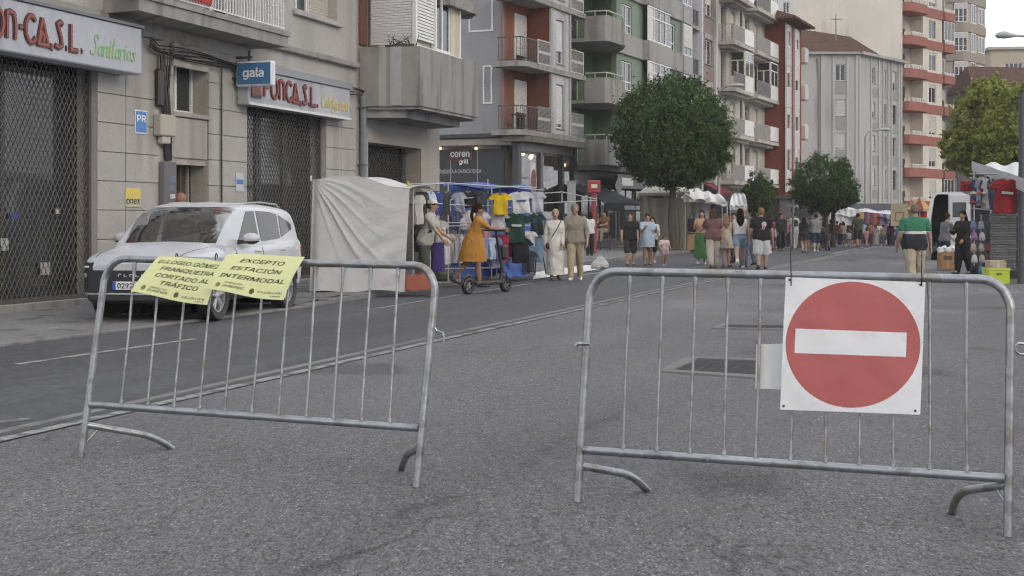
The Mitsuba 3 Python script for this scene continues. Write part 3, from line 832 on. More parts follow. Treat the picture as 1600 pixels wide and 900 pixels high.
for i, z in enumerate(fl):
    window(C, FB, 3.87, 4.73, z + 0.37, z + 2.23, n=-0.16, blind=(0.92, 0.72, 0.5)[i], mull=0, sill=0.05, blindcol=(0.55, 0.56, 0.57))
    sl = part(C, 'balcony_slab', FB.plan([(0.1, -1.3), (0.1, -0.15), (0.3, 0.12), (sC3, 0.12), (sC3, -0.95), (sC1, -0.9), (1.0, -1.05), (1.0, -1.3)], z - 0.12, z + 0.1), 'm_concrete')
    # white balcony door on the orange wall
    d0, d1 = FB.s(803, -1.1), FB.s(821, -1.1)
    window(C, FB, d0, d1, z + 0.1, z + 2.3, n=-1.099, blind=0.62 if i == 0 else 0.8, mull=0, col=(0.64, 0.64, 0.63), blindcol=(0.6, 0.6, 0.59), name='balcony_door')
    window(C, FB, sC2 + 0.25, sC2 + 1.0, z + 0.1, z + 2.25, n=-0.799, blind=0.4, mull=0, col=(0.64, 0.64, 0.63), name='balcony_door')
    # railing: bars at the end, mesh panels in front
    part(C, 'railing', cat([railing(FB, 0.2, 1.75, z + 0.1, z + 1.08, 0.02, 0.16, 0.01), railing(FB.sub(0.16, 0.02, 1), -1.1, 0, z + 0.1, z + 1.08, 0, 0.16, 0.01)]), 'm_satin', (0.07, 0.06, 0.058), stuff=True)
    for (a, b) in ((1.78, sC1 - 0.05), (sC2 + 0.08, sC3 - 0.05)):
        fm = part(C, 'railing_panel', FB.wall(sbox(a, z + 0.14, b, z + 1.15).difference(sbox(a + 0.04, z + 0.18, b - 0.04, z + 1.11)), 0.0, 0.04), 'm_satin', (0.42, 0.40, 0.37) if i else (0.10, 0.10, 0.10))
        sl_ = [FB.box(a + 0.04, b - 0.04, 0.008, 0.03, z + 0.19 + 0.052 * k, z + 0.222 + 0.052 * k) for k in range(18) if k not in (8, 9)]
        part(fm, 'slats', cat(sl_), 'm_satin', (0.15, 0.14, 0.14), stuff=True)
        part(fm, 'rail', FB.box(a + 0.04, b - 0.04, 0.006, 0.034, z + 0.59, z + 0.70), 'm_satin', (0.33, 0.32, 0.31))
# table on the lower balcony, plants on the upper one
tb = thing('balcony_table', 'small dark table on the lowest orange balcony of the corner house', 'table')
part(tb, 'tabletop', FB.box(0.55, 1.4, -0.65, -0.2, fl[0] + 0.72, fl[0] + 0.76), 'm_satin', (0.05, 0.035, 0.03))
for (s, n) in ((0.6, -0.6), (1.35, -0.6), (0.6, -0.25), (1.35, -0.25)):
    part(tb, 'leg', FB.box(s - 0.02, s + 0.02, n - 0.02, n + 0.02, fl[0] + 0.1, fl[0] + 0.719), 'm_satin', (0.05, 0.035, 0.03))
# side wall towards the camera
FD = FB.sub(1.05, -1.1, 1)
w2 = [FD.rect(757, 767, 105, 160), FD.rect(735, 768, -30, 48)]
w2 = [(min(a[0], a[1]), max(a[0], a[1]), a[2], a[3]) for a in w2]
punched(C, 'side_wall', FD, -8, -0.003, 4.95, BT, w2, -0.2, 0.0, 'm_wall', (0.31, 0.31, 0.32))
for q in w2:
    window(C, FD, *q, n=-0.12, blind=0.8, mull=0 if q[1] - q[0] < 0.5 else 1, col=(0.62, 0.62, 0.62), blindcol=(0.45, 0.46, 0.5))
    part(C, 'window_surround', FD.wall(sbox(q[0] - 0.07, q[2] - 0.07, q[1] + 0.07, q[3] + 0.07).difference(sbox(q[0], q[2], q[1], q[3])), 0.001, 0.03), 'm_satin', (0.6, 0.6, 0.6))
part(C, 'downpipe', FD.T(tube([(-0.1, 0.06, 5.0), (-0.1, 0.06, 13)], 0.06, 8)), 'm_satin', (0.3, 0.12, 0.08))
# ground floor
DK = (0.042, 0.046, 0.052)
part(C, 'ground_wall', FD.box(-8, 0.0, -0.25, -0.03, 0.05, 4.5), 'm_satin', (0.034, 0.037, 0.042))
for k in range(5):
    part(C, 'wall_panel', FD.box(-1.27 - 1.25 * k, -0.06 - 1.25 * k, -0.028, 0.0, 0.2, 4.3, 0.01), 'm_satin', (0.034, 0.037, 0.043))
part(C, 'fascia', FD.box(-8, 0.5, 0.003, 0.55, 4.42, 4.72, 0.03), 'm_wall', (0.34, 0.31, 0.27))
part(C, 'fascia', FD.box(-8, 0.6, 0.003, 0.65, 4.725, 4.9, 0.02), 'm_satin', (0.04, 0.04, 0.045))
part(C, 'fascia', FB.plan([(0.3, -0.9), (0.4, 0.1), (sC3, 0.1), (sC3, -0.9)], 4.55, 4.79), 'm_wall', (0.2, 0.19, 0.175))
FC_ = FB.sub(0, -0.35)
part(C, 'shop_lintel', FC_.box(0.9, sC3, -0.2, 0.0, 4.2, 4.548), 'm_satin', (0.11, 0.105, 0.10))
part(C, 'shop_interior', cat([FC_.box(1.36, sC3, -0.94, -0.9, 0, 4.5), FC_.box(1.36, sC3, -0.9, -0.3, 0.0, 0.08)]), 'm_matte', (0.085, 0.075, 0.06))
cols = [FC_.s(802), FC_.s(822), FC_.s(859), FC_.s(883), FC_.s(905)]
cols = [0.95, 2.9, 3.1, 5.3, 5.5, sC3 - 0.1]
part(C, 'shop_post', FC_.box(0.62, 0.95, -0.25, 0.02, 0.05, 4.54, 0.01), 'm_satin', DK)
part(C, 'shop_post', FC_.box(2.95, 3.2, -0.2, 0.03, 0.05, 4.2, 0.01), 'm_satin', (0.10, 0.098, 0.095))
part(C, 'shop_post', FC_.box(5.35, 5.6, -0.2, 0.03, 0.05, 4.2, 0.01), 'm_satin', DK)
part(C, 'shop_post', FC_.box(sC3 - 0.35, sC3, -0.2, 0.04, 0.05, 4.54, 0.01), 'm_satin', DK)
for (a, b) in ((0.97, 2.94), (3.22, 5.34), (5.62, sC3 - 0.37)):
    ring = sbox(a, 0.15, b, 4.19).difference(sbox(a + 0.06, 0.25, b - 0.06, 4.1))
    k = part(C, 'shop_window', FC_.wall(ring, -0.12, -0.05), 'm_satin', (0.05, 0.05, 0.052))
    scene[uniq(k + '__pane')] = {**mikit.ply(FC_.box(a + 0.06, b - 0.06, -0.09, -0.086, 0.25, 4.1), 'm_clear')}
scene['m_clear'] = {'type': 'thindielectric', 'int_ior': 1.38}
scene['m_lamp'] = {'type': 'diffuse', 'reflectance': rgb((0.7, 0.6, 0.45))}
for i, (px, py) in enumerate(((817, 240), (829, 246), (831, 243), (877, 252), (881, 258))):
    s = FC_.s(px, -0.6)
    z = FC_.z(py, s, -0.6)
    k = thing('pendant_lamp', ('leftmost', 'second', 'third', 'fourth', 'rightmost')[i] + ' warm pendant lamp, counted from the left, behind the corner grill windows', 'lamp', 'lamps in the grill windows')
    c = FC_.at(s, -0.6)
    sp = trimesh.creation.icosphere(1, 0.09)
    sp.apply_translation((*c, z))
    kk = uniq(k + '__bulb')
    scene[kk] = {**shape(sp, 'm_lamp', (1, 0.9, 0.7)), 'emitter': {'type': 'area', 'radiance': rgb((0.55, 0.36, 0.16))}}
    part(k, 'cord', tube([(*c, z + 0.08), (*c, 4.5)], 0.008, 4), 'm_matte', DARK)
for (px, py, w, h, c) in ((833, 254, 0.5, 0.75, (0.55, 0.52, 0.45)), (880, 258, 0.4, 0.6, (0.5, 0.46, 0.38))):
    s = FC_.s(px, -0.75)
    z = FC_.z(py, s, -0.75)
    one('menu_board', FC_.box(s - w / 2, s + w / 2, -0.8, -0.76, z - h, z, 0.01), 'm_satin', 'pale hanging board in the ' + ('wider' if px < 850 else 'narrower') + ' grill window, below the lamps', 'board', c)
cs = thing('grill_sign', 'red framed sign with white lettering on the dark corner wall', 'sign')
q = FD.rect(703, 738, 233, 251)
a, b = min(q[:2]), max(q[:2])
Wq = b - a


def dbox(x0, x1, n0, n1, z0, z1):
    return FD.box(a + x0, a + x1, n0, n1, z0, z1)


def dtext(t, x0, x1, z, h, n):
    return flat_text(FD, t, a + x0, a + x1, z, h, n)


part(cs, 'board', dbox(0, Wq, 0.004, 0.06, q[2], q[3]), 'm_satin', (0.28, 0.05, 0.035))
part(cs, 'face', dbox(0.025, Wq - 0.025, 0.061, 0.068, q[2] + 0.02, q[3] - 0.025), 'm_satin', (0.06, 0.045, 0.045))
part(cs, 'lettering', dtext('coren', 0.06, Wq - 0.1, (q[2] + q[3]) / 2 - 0.09, 0.27, 0.069), 'm_satin', (0.75, 0.74, 0.72))
part(cs, 'lettering', dtext('grill', Wq * 0.45, Wq * 0.85, q[2] - 0.14, 0.17, 0.069), 'm_satin', (0.75, 0.74, 0.72))
q2 = FD.rect(683, 757, 265, 271)
part(C, 'lettering', dtext('CARNICERÍA & CHARCUTERÍA', -0.75, 1.45, q2[2], 0.15, 0.006), 'm_satin', (0.33, 0.34, 0.35))
for px in (688, 744):
    s = FD.s(px, 0.15)
    k = thing('spot_lamp', ('left' if px < 700 else 'right') + ' small warm spot lamp over the grill sign on the dark wall', 'lamp')
    sp = trimesh.creation.icosphere(1, 0.06)
    sp.apply_translation((*FD.at(s, 0.16), FD.z(232, s, 0.16)))
    scene[uniq(k + '__bulb')] = {**shape(sp, 'm_lamp', (1, .9, .7)), 'emitter': {'type': 'area', 'radiance': rgb((0.6, 0.42, 0.2))}}
    part(k, 'arm', FD.box(s - 0.015, s + 0.015, 0.003, 0.15, FD.z(230, s, 0.16) + 0.03, FD.z(230, s, 0.16) + 0.06), 'm_satin', DARK)

# ---------------------------------------------------------------- block D: green house with concrete bands
D_ = thing('green_building', 'green apartment house with curved concrete balcony parapets and bands', 'building')
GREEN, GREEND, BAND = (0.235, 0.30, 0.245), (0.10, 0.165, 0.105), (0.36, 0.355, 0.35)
d0, d1, d2, d3, d4, d5, d6 = 7.08, 11.36, 14.85, 18.7, 21.4, 23.5, 25.4
fz = [3.87, 6.63, 9.39, 12.15]
punched(D_, 'front_wall', FB, d1, d2, 3.9, 15, [(12.1, 13.6, z + 1.0, z + 2.42) for z in fz], -0.25, 0, 'm_wall', GREEN)
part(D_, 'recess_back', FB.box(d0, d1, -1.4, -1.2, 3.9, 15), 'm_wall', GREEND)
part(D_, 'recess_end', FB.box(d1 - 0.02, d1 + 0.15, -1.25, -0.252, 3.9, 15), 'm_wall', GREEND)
punched(D_, 'front_wall', FB, d2, d4, 3.9, 15, [(19.1, 20.6, z + 0.95, z + 2.4) for z in fz], -0.25, 0, 'm_wall', GREEN)
part(D_, 'core', FB.box(d0, 28.4, -9, -1.45, 0, 15), 'm_wall', GREYW)
for i, z in enumerate(fz):
    window(D_, FB, 12.12, 13.58, z + 1.02, z + 2.4, n=-0.12, mull=1, rail=True, sill=0.06)
    window(D_, FB, 19.12, 20.58, z + 0.97, z + 2.38, n=-0.12, mull=1, rail=True, sill=0.06)
    window(D_, FB, 8.0, 9.2, z + 0.1, z + 2.3, n=-1.19, mull=0, col=(0.42, 0.40, 0.34), name='balcony_door', blind=0.5, blindcol=(0.4, 0.37, 0.3))
    pts = [(d0, 0.03), (d0, 1.0), (d0 + 0.15, 1.14), (d0 + 2.0, 1.14)] + [tuple(p) for p in arc3((d0 + 2.0, 1.14, 0), (d0 + 2.9, 1.1, 0), (d0 + 4.3, 0.2, 0), 7)[1:, :2]]
    outer = pts + [(d0 + 4.3, 0.03)]
    inn = [(p[0] + (0.15 if p[0] < d0 + 1 else -0.1), p[1] - 0.15) for p in pts[1:]]
    po = Polygon(outer)
    pi = Polygon([(d0 + 0.15, -0.2)] + [q for q in inn if q[1] > 0.05] + [(d0 + 3.9, -0.2)])
    m = extr(po.difference(pi), 1.08)
    m.apply_translation((0, 0, z))
    bp = part(D_, 'balcony_parapet', FB.T(m), 'm_concrete')
    part(bp, 'slab', FB.plan([(d0, -1.2), (d0, 1.0), (d0 + 0.15, 1.13), (d0 + 2.0, 1.13), (d0 + 2.9, 0.9), (d0 + 4.2, 0.02), (d0 + 4.2, -1.2)], z - 0.05, z + 0.12), 'm_concrete')
    part(bp, 'handrail', FB.T(cat([tube([(d0 + 0.1, 0.05, z + 1.3), (d0 + 0.1, 1.0, z + 1.3), (d0 + 0.2, 1.06, z + 1.3), (d0 + 2.0, 1.07, z + 1.3), (d0 + 2.9, 0.82, z + 1.3), (d0 + 3.8, 0.3, z + 1.3)], 0.032, 6)] + [tube([(d0 + a_, n_, z + 1.07), (d0 + a_, n_, z + 1.3)], 0.022, 5) for a_, n_ in ((0.1, 0.5), (0.15, 1.03), (1.1, 1.06), (2.0, 1.06), (2.9, 0.82), (3.7, 0.34))])), 'm_satin', (0.42, 0.41, 0.37))
    part(D_, 'band', FB.plan([(d0 + 4.3, -0.02), (d0 + 4.3, 0.14), (d2, 0.14), (d2, -0.02)], z - 0.05, z + 0.93), 'm_wall', BAND)
    part(D_, 'band', FB.plan([(d2 + 0.003, -0.02), (d2 + 0.1, 0.42), (d3, 0.42), (d3 + 0.25, 0.16), (d4, 0.16), (d4 + 0.3, -0.02)], z - 0.05, z + 0.93), 'm_wall', BAND)
    # glazed gallery
    gw = part(D_, 'gallery_frame', FB.wall(sbox(d2 + 0.15, z + 0.94, d3 - 0.05, z + 2.7).difference(unary_union([sbox(d2 + 0.23 + k * 0.92, z + 1.02, d2 + 1.08 + k * 0.92, z + 2.1) for k in range(4)] + [sbox(d2 + 0.23 + k * 0.92, z + 2.17, d2 + 1.08 + k * 0.92, z + 2.62) for k in range(4)])), 0.3, 0.38), 'm_satin', (0.62, 0.62, 0.61))
    part(gw, 'pane', FB.box(d2 + 0.2, d3 - 0.1, 0.32, 0.335, z + 0.96, z + 2.66), 'm_glass')
    part(gw, 'curtain', FB.box(d2 + 0.24, d2 + 1.0, 0.34, 0.35, z + 1.03, z + 2.6), 'm_satin', (0.5, 0.49, 0.46))
    # white strip with windows, deep recess, white pilaster
    window(D_, FB, d4 + 0.35, d5 - 0.2, z + 0.95, z + 2.65, n=0.05, mull=1, blind=(0.95, 0.55, 0.75, 0.3)[i], col=(0.6, 0.61, 0.63))
    part(D_, 'spandrel', FB.box(d4 + 0.31, d5 - 0.15, -0.2, 0.14, z - 0.05, z + 0.93), 'm_wall', (0.38, 0.38, 0.385))
    part(D_, 'recess_slab', FB.box(d5, d6 - 0.3, -1.3, 0.02, z - 0.1, z + 0.1), 'm_wall', BAND)
    part(D_, 'railing', railing(FB, d5, d6 - 0.3, z + 0.1, z + 1.0, -0.05, 0.12, 0.012), 'm_satin', (0.09, 0.09, 0.09), stuff=True)
part(D_, 'strip_wall', FB.box(d4 + 0.3, d5 - 0.15, -0.4, 0.03, 3.9, 15), 'm_wall', (0.45, 0.46, 0.48))
part(D_, 'recess_back', FB.box(d5 - 0.1, d6 - 0.25, -1.42, -1.3, 3.9, 15), 'm_wall', (0.30, 0.31, 0.32))
part(D_, 'pilaster', FB.box(d5 - 0.14, d5, -1.3, 0.1, 3.9, 15), 'm_wall', (0.42, 0.43, 0.45))
part(D_, 'pilaster', FB.box(d6 - 0.3, d6, -1.3, 0.14, 3.0, 15), 'm_wall', (0.58, 0.59, 0.61))
part(D_, 'ground_floor', FB.box(d0, d6, -1.4, -0.35, 0.05, 3.85), 'm_satin', (0.05, 0.048, 0.046))
part(D_, 'soffit', FB.box(d0, d6, -1.3, 0.6, 3.6, 3.82), 'm_wall', (0.16, 0.155, 0.15))
for k in range(7):
    a = d0 + 0.4 + 2.5 * k
    window(D_, FB, a, a + 2.1, 0.4, 3.0, n=-0.34, col=(0.09, 0.085, 0.08), mull=1, name='shop_window')

# ---------------------------------------------------------------- block E: narrow pink house
E_ = thing('pink_building', 'narrow dusty pink house between white pilasters', 'building')
e0, e1 = d6 + 0.01, 28.35
ws = [(e0 + 0.75, e1 - 0.7, z + 0.95, z + 2.35) for z in fz]
punched(E_, 'wall', FB, e0, e1 - 0.35, 3.5, 15, ws, -0.3, 0.02, 'm_wall', (0.285, 0.225, 0.21))
for i, q in enumerate(ws):
    window(E_, FB, *q, n=-0.15, mull=1, sill=0.09, blind=(0.9, 0, 0, 0.5)[i])
    part(E_, 'panel', FB.box(q[0] - 0.1, q[1] + 0.1, 0.022, 0.045, q[3] + 0.05, q[3] + 0.35), 'm_wall', (0.4, 0.38, 0.36))
part(E_, 'pilaster', FB.box(e1 - 0.35, e1, -0.3, 0.15, 2.5, 15), 'm_wall', (0.58, 0.58, 0.58))
part(E_, 'ground_floor', FB.box(e0, e1, -1.2, -0.3, 0.05, 3.5), 'm_satin', (0.09, 0.085, 0.08))

# ---------------------------------------------------------------- block F: cream house with balconies and bay windows
F_ = thing('cream_building', 'pale cream apartment house with two stacks of small balconies', 'building')
f0, f1 = 28.6, 40.15
ff = [3.6, 6.36, 9.1, 11.86, 14.6]
CRW = (0.52, 0.505, 0.465)
sts = [(f0 + 0.3, f0 + 5.0), (f0 + 5.9, f1 - 0.1)]
holes = []
for z in ff:
    for (a, b) in sts:
        holes += [(a + 0.6, a + 1.7, z + 0.1, z + 2.3), (a + 2.9, a + 3.9, z + 0.6, z + 2.2)]
punched(F_, 'wall', FB, f0, f1, 3.2, 17, holes, -0.3, 0, 'm_wall', CRW)
part(F_, 'core', FB.box(f0, f1, -9, -0.35, 0, 17), 'm_wall', CRW)
part(F_, 'ground_floor', FB.box(f0, f1, -0.3, -0.1, 0.05, 3.15), 'm_satin', (0.10, 0.09, 0.085))
for j, (a, b) in enumerate(sts):
    for i, z in enumerate(ff):
        window(F_, FB, a + 0.62, a + 1.68, z + 0.1, z + 2.28, n=-0.2, mull=1, blind=R.choice([0, 0.3, 0.6, 0]), col=(0.4, 0.36, 0.3), name='balcony_door')
        window(F_, FB, a + 2.92, a + 3.88, z + 0.62, z + 2.18, n=-0.2, mull=1, blind=R.choice([0, 0.4, 0.8, 1]), col=(0.45, 0.42, 0.36))
        sb = part(F_, 'balcony_slab', FB.plan([(a, 0.002), (a, 1.0), (b, 1.0), (b, 0.002)], z - 0.15, z + 0.06), 'm_wall', (0.47, 0.45, 0.41))
        part(sb, 'corbel', FB.plan([(a + 0.2, 0.002), (a + 0.3, 0.7), (b - 0.3, 0.7), (b - 0.2, 0.002)], z - 0.32, z - 0.153), 'm_wall', (0.42, 0.4, 0.36))
        if (i, j) in ((2, 0), (2, 1), (4, 1)):
            for (fx, nm) in ((FB.sub(b - 2.0, 0.95), 'front'), (FB.sub(b - 2.05, 0.9 - 0.88, 1), 'side')):
                L_ = 1.95 if nm == 'front' else 0.88
                ring = sbox(0, z + 0.07, L_, z + 2.5).difference(unary_union([sbox(0.06 + k * L_ / 2, z + 1.0, L_ / 2 - 0.04 + k * L_ / 2, z + 1.9) for k in range(2)] + [sbox(0.06, z + 1.97, L_ - 0.06, z + 2.42)]))
                gb = part(F_, 'bay_window', fx.wall(ring, -0.06, 0), 'm_satin', (0.58, 0.57, 0.53))
                part(gb, 'pane', fx.box(0.03, L_ - 0.03, -0.04, -0.03, z + 0.95, z + 2.45), 'm_glass')
            part(F_, 'railing', railing(FB, a, b - 2.1, z + 0.06, z + 1.0, 0.95, 0.1, 0.01), 'm_satin', (0.2, 0.2, 0.2), stuff=True)
        else:
            part(F_, 'balcony_panel', FB.box(b - 2.2, b - 0.02, 0.93, 0.97, z + 0.12, z + 1.05), 'm_satin', (0.58, 0.58, 0.57))
            part(F_, 'railing', cat([railing(FB, a, b - 2.25, z + 0.06, z + 1.05, 0.95, 0.1, 0.011), railing(FB.sub(a + 0.02, 0.95, 1), -0.9, 0, z + 0.06, z + 1.05, 0, 0.1, 0.011)]), 'm_satin', (0.35, 0.345, 0.33), stuff=True)
    part(F_, 'downpipe', FB.T(tube([(b + 0.35, 0.08, 3.2), (b + 0.35, 0.08, 16.5)], 0.07, 6)), 'm_satin', (0.16, 0.15, 0.14))

# ---------------------------------------------------------------- block G: red house
FGr = FB.sub(f1 + 0.02, 1.4)
Gd = thing('red_building', 'brick red house with white window strips under a tiled eave', 'building')
g1 = FGr.s(1252)
zE = 14.5
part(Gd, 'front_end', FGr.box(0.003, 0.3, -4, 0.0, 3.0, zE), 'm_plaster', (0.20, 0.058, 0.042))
part(Gd, 'wall', FGr.box(0.303, g1, -8, 0.0, 3.0, zE), 'm_plaster', (0.25, 0.08, 0.06))
part(Gd, 'corner_strip', FGr.box(0.0, 0.35, 0.003, 0.05, 3.0, zE - 0.3), 'm_plaster', (0.36, 0.14, 0.08))
for (pa, pb) in ((1226.5, 1234), (1239.5, 1247)):
    a, b = FGr.s(pa), FGr.s(pb)
    hs = [(a + 0.15, b - 0.1, z + 1.0, z + 2.45) for z in ff[:4]]
    punched(Gd, 'white_strip', FGr, a, b, 3.2, zE - 0.3, hs, 0.004, 0.12, 'm_plaster', (0.56, 0.56, 0.56))
    for q in hs:
        window(Gd, FGr, q[0] + 0.01, q[1] - 0.01, q[2] + 0.01, q[3] - 0.01, n=0.006, mull=0, blind=R.choice([0.3, 0.5, 0.0]))
part(Gd, 'ground_floor', FGr.box(0.0, g1, -6, -0.4, 0.05, 2.95), 'm_satin', (0.06, 0.05, 0.045))
part(Gd, 'awning', FGr.plan([(-0.5, -4), (-0.5, 1.0), (g1, 1.0), (g1, -4)], 2.75, 3.0), 'm_plaster', (0.13, 0.10, 0.095))
rf = FGr.T(trimesh.convex.convex_hull(np.array([(-1.2, 0.9, zE), (g1 + 0.3, 0.9, zE), (-1.2, 0.9, zE + 0.15), (g1 + 0.3, 0.9, zE + 0.15), (-1.2, -8, zE), (g1 + 0.3, -8, zE), (1.5, -4.5, zE + 2.2), (g1, -4.5, zE + 2.2)])))
part(Gd, 'roof', rf, 'm_tile')
for z in (ff[1], ff[2], ff[3] - 0.2):
    part(Gd, 'rear_balcony', FGr.box(g1 + 0.02, g1 + 0.8, -0.4, 0.35, z + 0.5, z + 1.6, 0.1), 'm_plaster', (0.58, 0.57, 0.56))


def tile_color(p, n, uv):
    a = fbm(p.x * 1.5, p.y * 1.5, p.z * 1.5, 3)
    w = noise(p.x * 5, p.y * 5, p.z * 6)
    return mix((0.07, 0.045, 0.038), (0.165, 0.10, 0.08), 0.5 * a + 0.5 * w)


def tile_h(p, n, uv):
    return dr.abs(dr.sin((p.x + 0.3 * p.y) * 13)) * 0.7 + dr.abs(dr.sin(p.z * 22)) * 0.3


scene['m_tile'] = two({'type': 'bumpmap', 'arbitrary': proc(tile_h, 0.02), 'scale': 0.06, 'bsdf': {'type': 'diffuse', 'reflectance': proc(tile_color)}})

# ---------------------------------------------------------------- block H: grey house across the bend
H_ = thing('grey_building', 'grey rendered corner house with vertical pilasters under a tiled hip roof', 'building')
Dh = 116.0
xl, xc = P(1200, HY, Dh)[0], P(1340, HY, Dh)[0]
FH = Fr((xl, Dh), (1, 0))
FH2 = Fr((xc, Dh), (0.81, 1.0))
ze = HC + 258 * Dh / F
GH, GHD = (0.43, 0.425, 0.415), (0.31, 0.305, 0.295)
L1 = xc - xl
wx = FH.s(1303), FH.s(1323)
zs = [FH.z(y, 0) for y in (126, 181, 234, 288)]
hs = [(wx[0] + 0.12, wx[1] - 0.1, z, z + 1.35) for z in zs]
punched(H_, 'wall', FH, 0, L1, 0, ze, hs, -0.3, 0, 'm_plaster', GH)
part(H_, 'core', FH.box(0, L1, -9, -0.35, 0, ze), 'm_plaster', GH)
for i, q in enumerate(hs):
    window(H_, FH, *q, n=-0.15, mull=1, blind=(0, 1.0, 0.95, 0.9)[i], sill=0.06)
for i, z in enumerate(zs):
    part(H_, 'spandrel', FH.box(wx[0], wx[1], 0.002, 0.05, z - 1.1, z - 0.15), 'm_plaster', GHD)
for px in (1284, 1287, 1302, 1324, 1338):
    s = FH.s(px)
    part(H_, 'pilaster', FH.box(s - 0.09, s + 0.13, 0.001, 0.12, 0, ze - 0.02), 'm_plaster', (0.44, 0.445, 0.45))
part(H_, 'downpipe', tube([(*FH.at(FH.s(1277), 0.1), ze - 0.3), (*FH.at(FH.s(1280), 0.1), ze - 2), (*FH.at(FH.s(1280), 0.1), 0)], 0.1, 6), 'm_satin', (0.2, 0.2, 0.2))
L2 = FH2.s(1409)
hs = []
for (pa, pb, c) in ((1361.5, 1368, 0), (1381, 1385, 1), (1393, 1401, 2)):
    for z in zs:
        hs.append((FH2.s(pa), FH2.s(pb), z - (0.35 if c else 0), z + 1.35))
punched(H_, 'wall', FH2, 0, L2, 0, ze, hs, -0.3, 0, 'm_plaster', GH)
part(H_, 'core', FH2.box(0.5, L2, -9, -0.35, 0, ze), 'm_plaster', GH)
for q in hs:
    window(H_, FH2, *q, n=-0.2, mull=1, blind=R.choice([0, 0.3, 0.6, 1.0]), sill=0.05, col=R.choice([WHITE, (0.14, 0.12, 0.1)]))
for (pa, pb) in ((1361, 1371), (1381, 1386), (1393, 1402)):
    for z in zs:
        part(H_, 'spandrel', FH2.box(FH2.s(pa), FH2.s(pb), 0.002, 0.05, z - 1.15, z - 0.4), 'm_plaster', GHD)
for px in (1342, 1360, 1372, 1379, 1387, 1392, 1403, 1407):
    s = FH2.s(px)
    part(H_, 'pilaster', FH2.box(s - 0.09, s + 0.1, 0.001, 0.12, 0, ze - 0.02), 'm_plaster', (0.47, 0.475, 0.48))
part(H_, 'eave', cat([FH.box(-1, L1 + 0.1, -0.2, 0.45, ze, ze + 0.22)]), 'm_plaster', (0.42, 0.41, 0.39))
part(H_, 'eave', cat([FH2.box(0.05, L2 + 0.2, -0.2, 0.5, ze + 0.003, ze + 0.225)]), 'm_plaster', (0.42, 0.41, 0.39))
a, b, c = FH.at(-1, 0.5), FH.at(L1, 0.55), FH2.at(L2 + 0.2, 0.55)
r0, r1 = FH.at(2.0, -5.5), np.array(FH.at(L1 + 0.6, -5.0))
r2 = FH2.at(L2, -1.5)
zr = ze + 0.23
v = np.array([(*a, zr), (*b, zr), (*c, zr), (*r0, zr + 2.9), (*r1, zr + 1.9), (*r2, zr + 0.35), (*FH.at(-1, -12), zr), (*FH2.at(L2, -12), zr)])
rm = trimesh.Trimesh(v, [[0, 1, 4], [0, 4, 3], [1, 2, 5], [1, 5, 4], [0, 3, 6], [3, 4, 7], [3, 7, 6], [4, 5, 7]], process=False)
part(H_, 'roof', rm, 'm_tile')
an = thing('antenna', 'thin television antenna on the tiled roof of the grey house', 'antenna')
ap = P(1306, 62, 119)
part(an, 'mast', tube([(ap[0], ap[1], HC + (HY - 64) * 119 / F), (ap[0], ap[1], HC + (HY - 22) * 119 / F)], 0.05, 6), 'm_satin', (0.2, 0.19, 0.18))
zt = HC + (HY - 30) * 119 / F
part(an, 'boom', cat([bx(ap[0] - 0.45, ap[0] + 0.55, ap[1] - 0.03, ap[1] + 0.03, zt - 0.03, zt + 0.03)] + [bx(ap[0] + x, ap[0] + x + 0.04, ap[1] - 0.25, ap[1] + 0.25, zt - 0.02, zt + 0.02) for x in (-0.4, -0.1, 0.2, 0.45)]), 'm_satin', (0.2, 0.19, 0.18))

# ---------------------------------------------------------------- block I: cream tower with red balcony bands
I_ = thing('cream_tower', 'tall cream apartment tower with a blank wall and brick red balcony bands', 'building')
Di = 127.0
xi = P(1410, HY, Di)[0]
xw0, xw1 = P(1150, HY, Di)[0], P(1239, HY, Di)[0]
part(I_, 'blank_wall', bx(xw1, xi, Di, Di + 14, 0, 34), 'm_plaster', (0.66, 0.63, 0.57))
gp = thing('pale_building', 'pale blue grey house wall rising behind the cream house roofs', 'building')
wq = [(P(1219, 0, Di)[0] - xw0 + 0.2, P(1229, 0, Di)[0] - xw0 + 0.2, HC + (HY - 21) * Di / F, HC + (HY - 4) * Di / F)]
FI0 = Fr((xw0, Di - 0.3), (1, 0))
punched(gp, 'wall', FI0, 0, xw1 - xw0 - 0.02, 0, 34, wq, -0.3, 0, 'm_plaster', (0.58, 0.59, 0.60))
window(gp, FI0, *wq[0], n=-0.12, mull=1)
part(gp, 'rear', FI0.box(0, xw1 - xw0 - 0.02, -10, -0.35, 0, 34), 'm_plaster', (0.58, 0.59, 0.60))
FI = Fr((xi, Di), (0.92, 1.0))
i1, i2, i3 = FI.s(1442), FI.s(1472), FI.s(1489)
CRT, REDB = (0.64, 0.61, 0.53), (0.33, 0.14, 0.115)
zi = [HC + (HY - y) * Di / F for y in (276, 222, 170, 115, 67, 17)]
zi = [zi[0] + (zi[-1] - zi[0]) * k / 5 for k in range(-1, 8)]
part(I_, 'recess_back', FI.box(0, i1, -1.5, -1.3, 0, 34), 'm_plaster', CRT)
part(I_, 'recess_end', FI.box(i1 - 0.003, i1 + 0.2, -1.3, -0.02, 0, 34), 'm_plaster', CRT)
hs = [((i1 + i2) / 2 - 0.75, (i1 + i2) / 2 + 0.75, z + 1.05, z + 2.75) for z in zi[:-1]]
punched(I_, 'front_wall', FI, i1, i2, 0, 34, hs, -0.3, 0, 'm_plaster', CRT)
part(I_, 'core', FI.box(0.3, i3, -10, -1.55, 0, 34), 'm_plaster', CRT)
part(I_, 'gallery_wall', FI.box(i2 + 0.1, i3, -0.9, -0.7, 0, 34), 'm_plaster', (0.3, 0.28, 0.26))
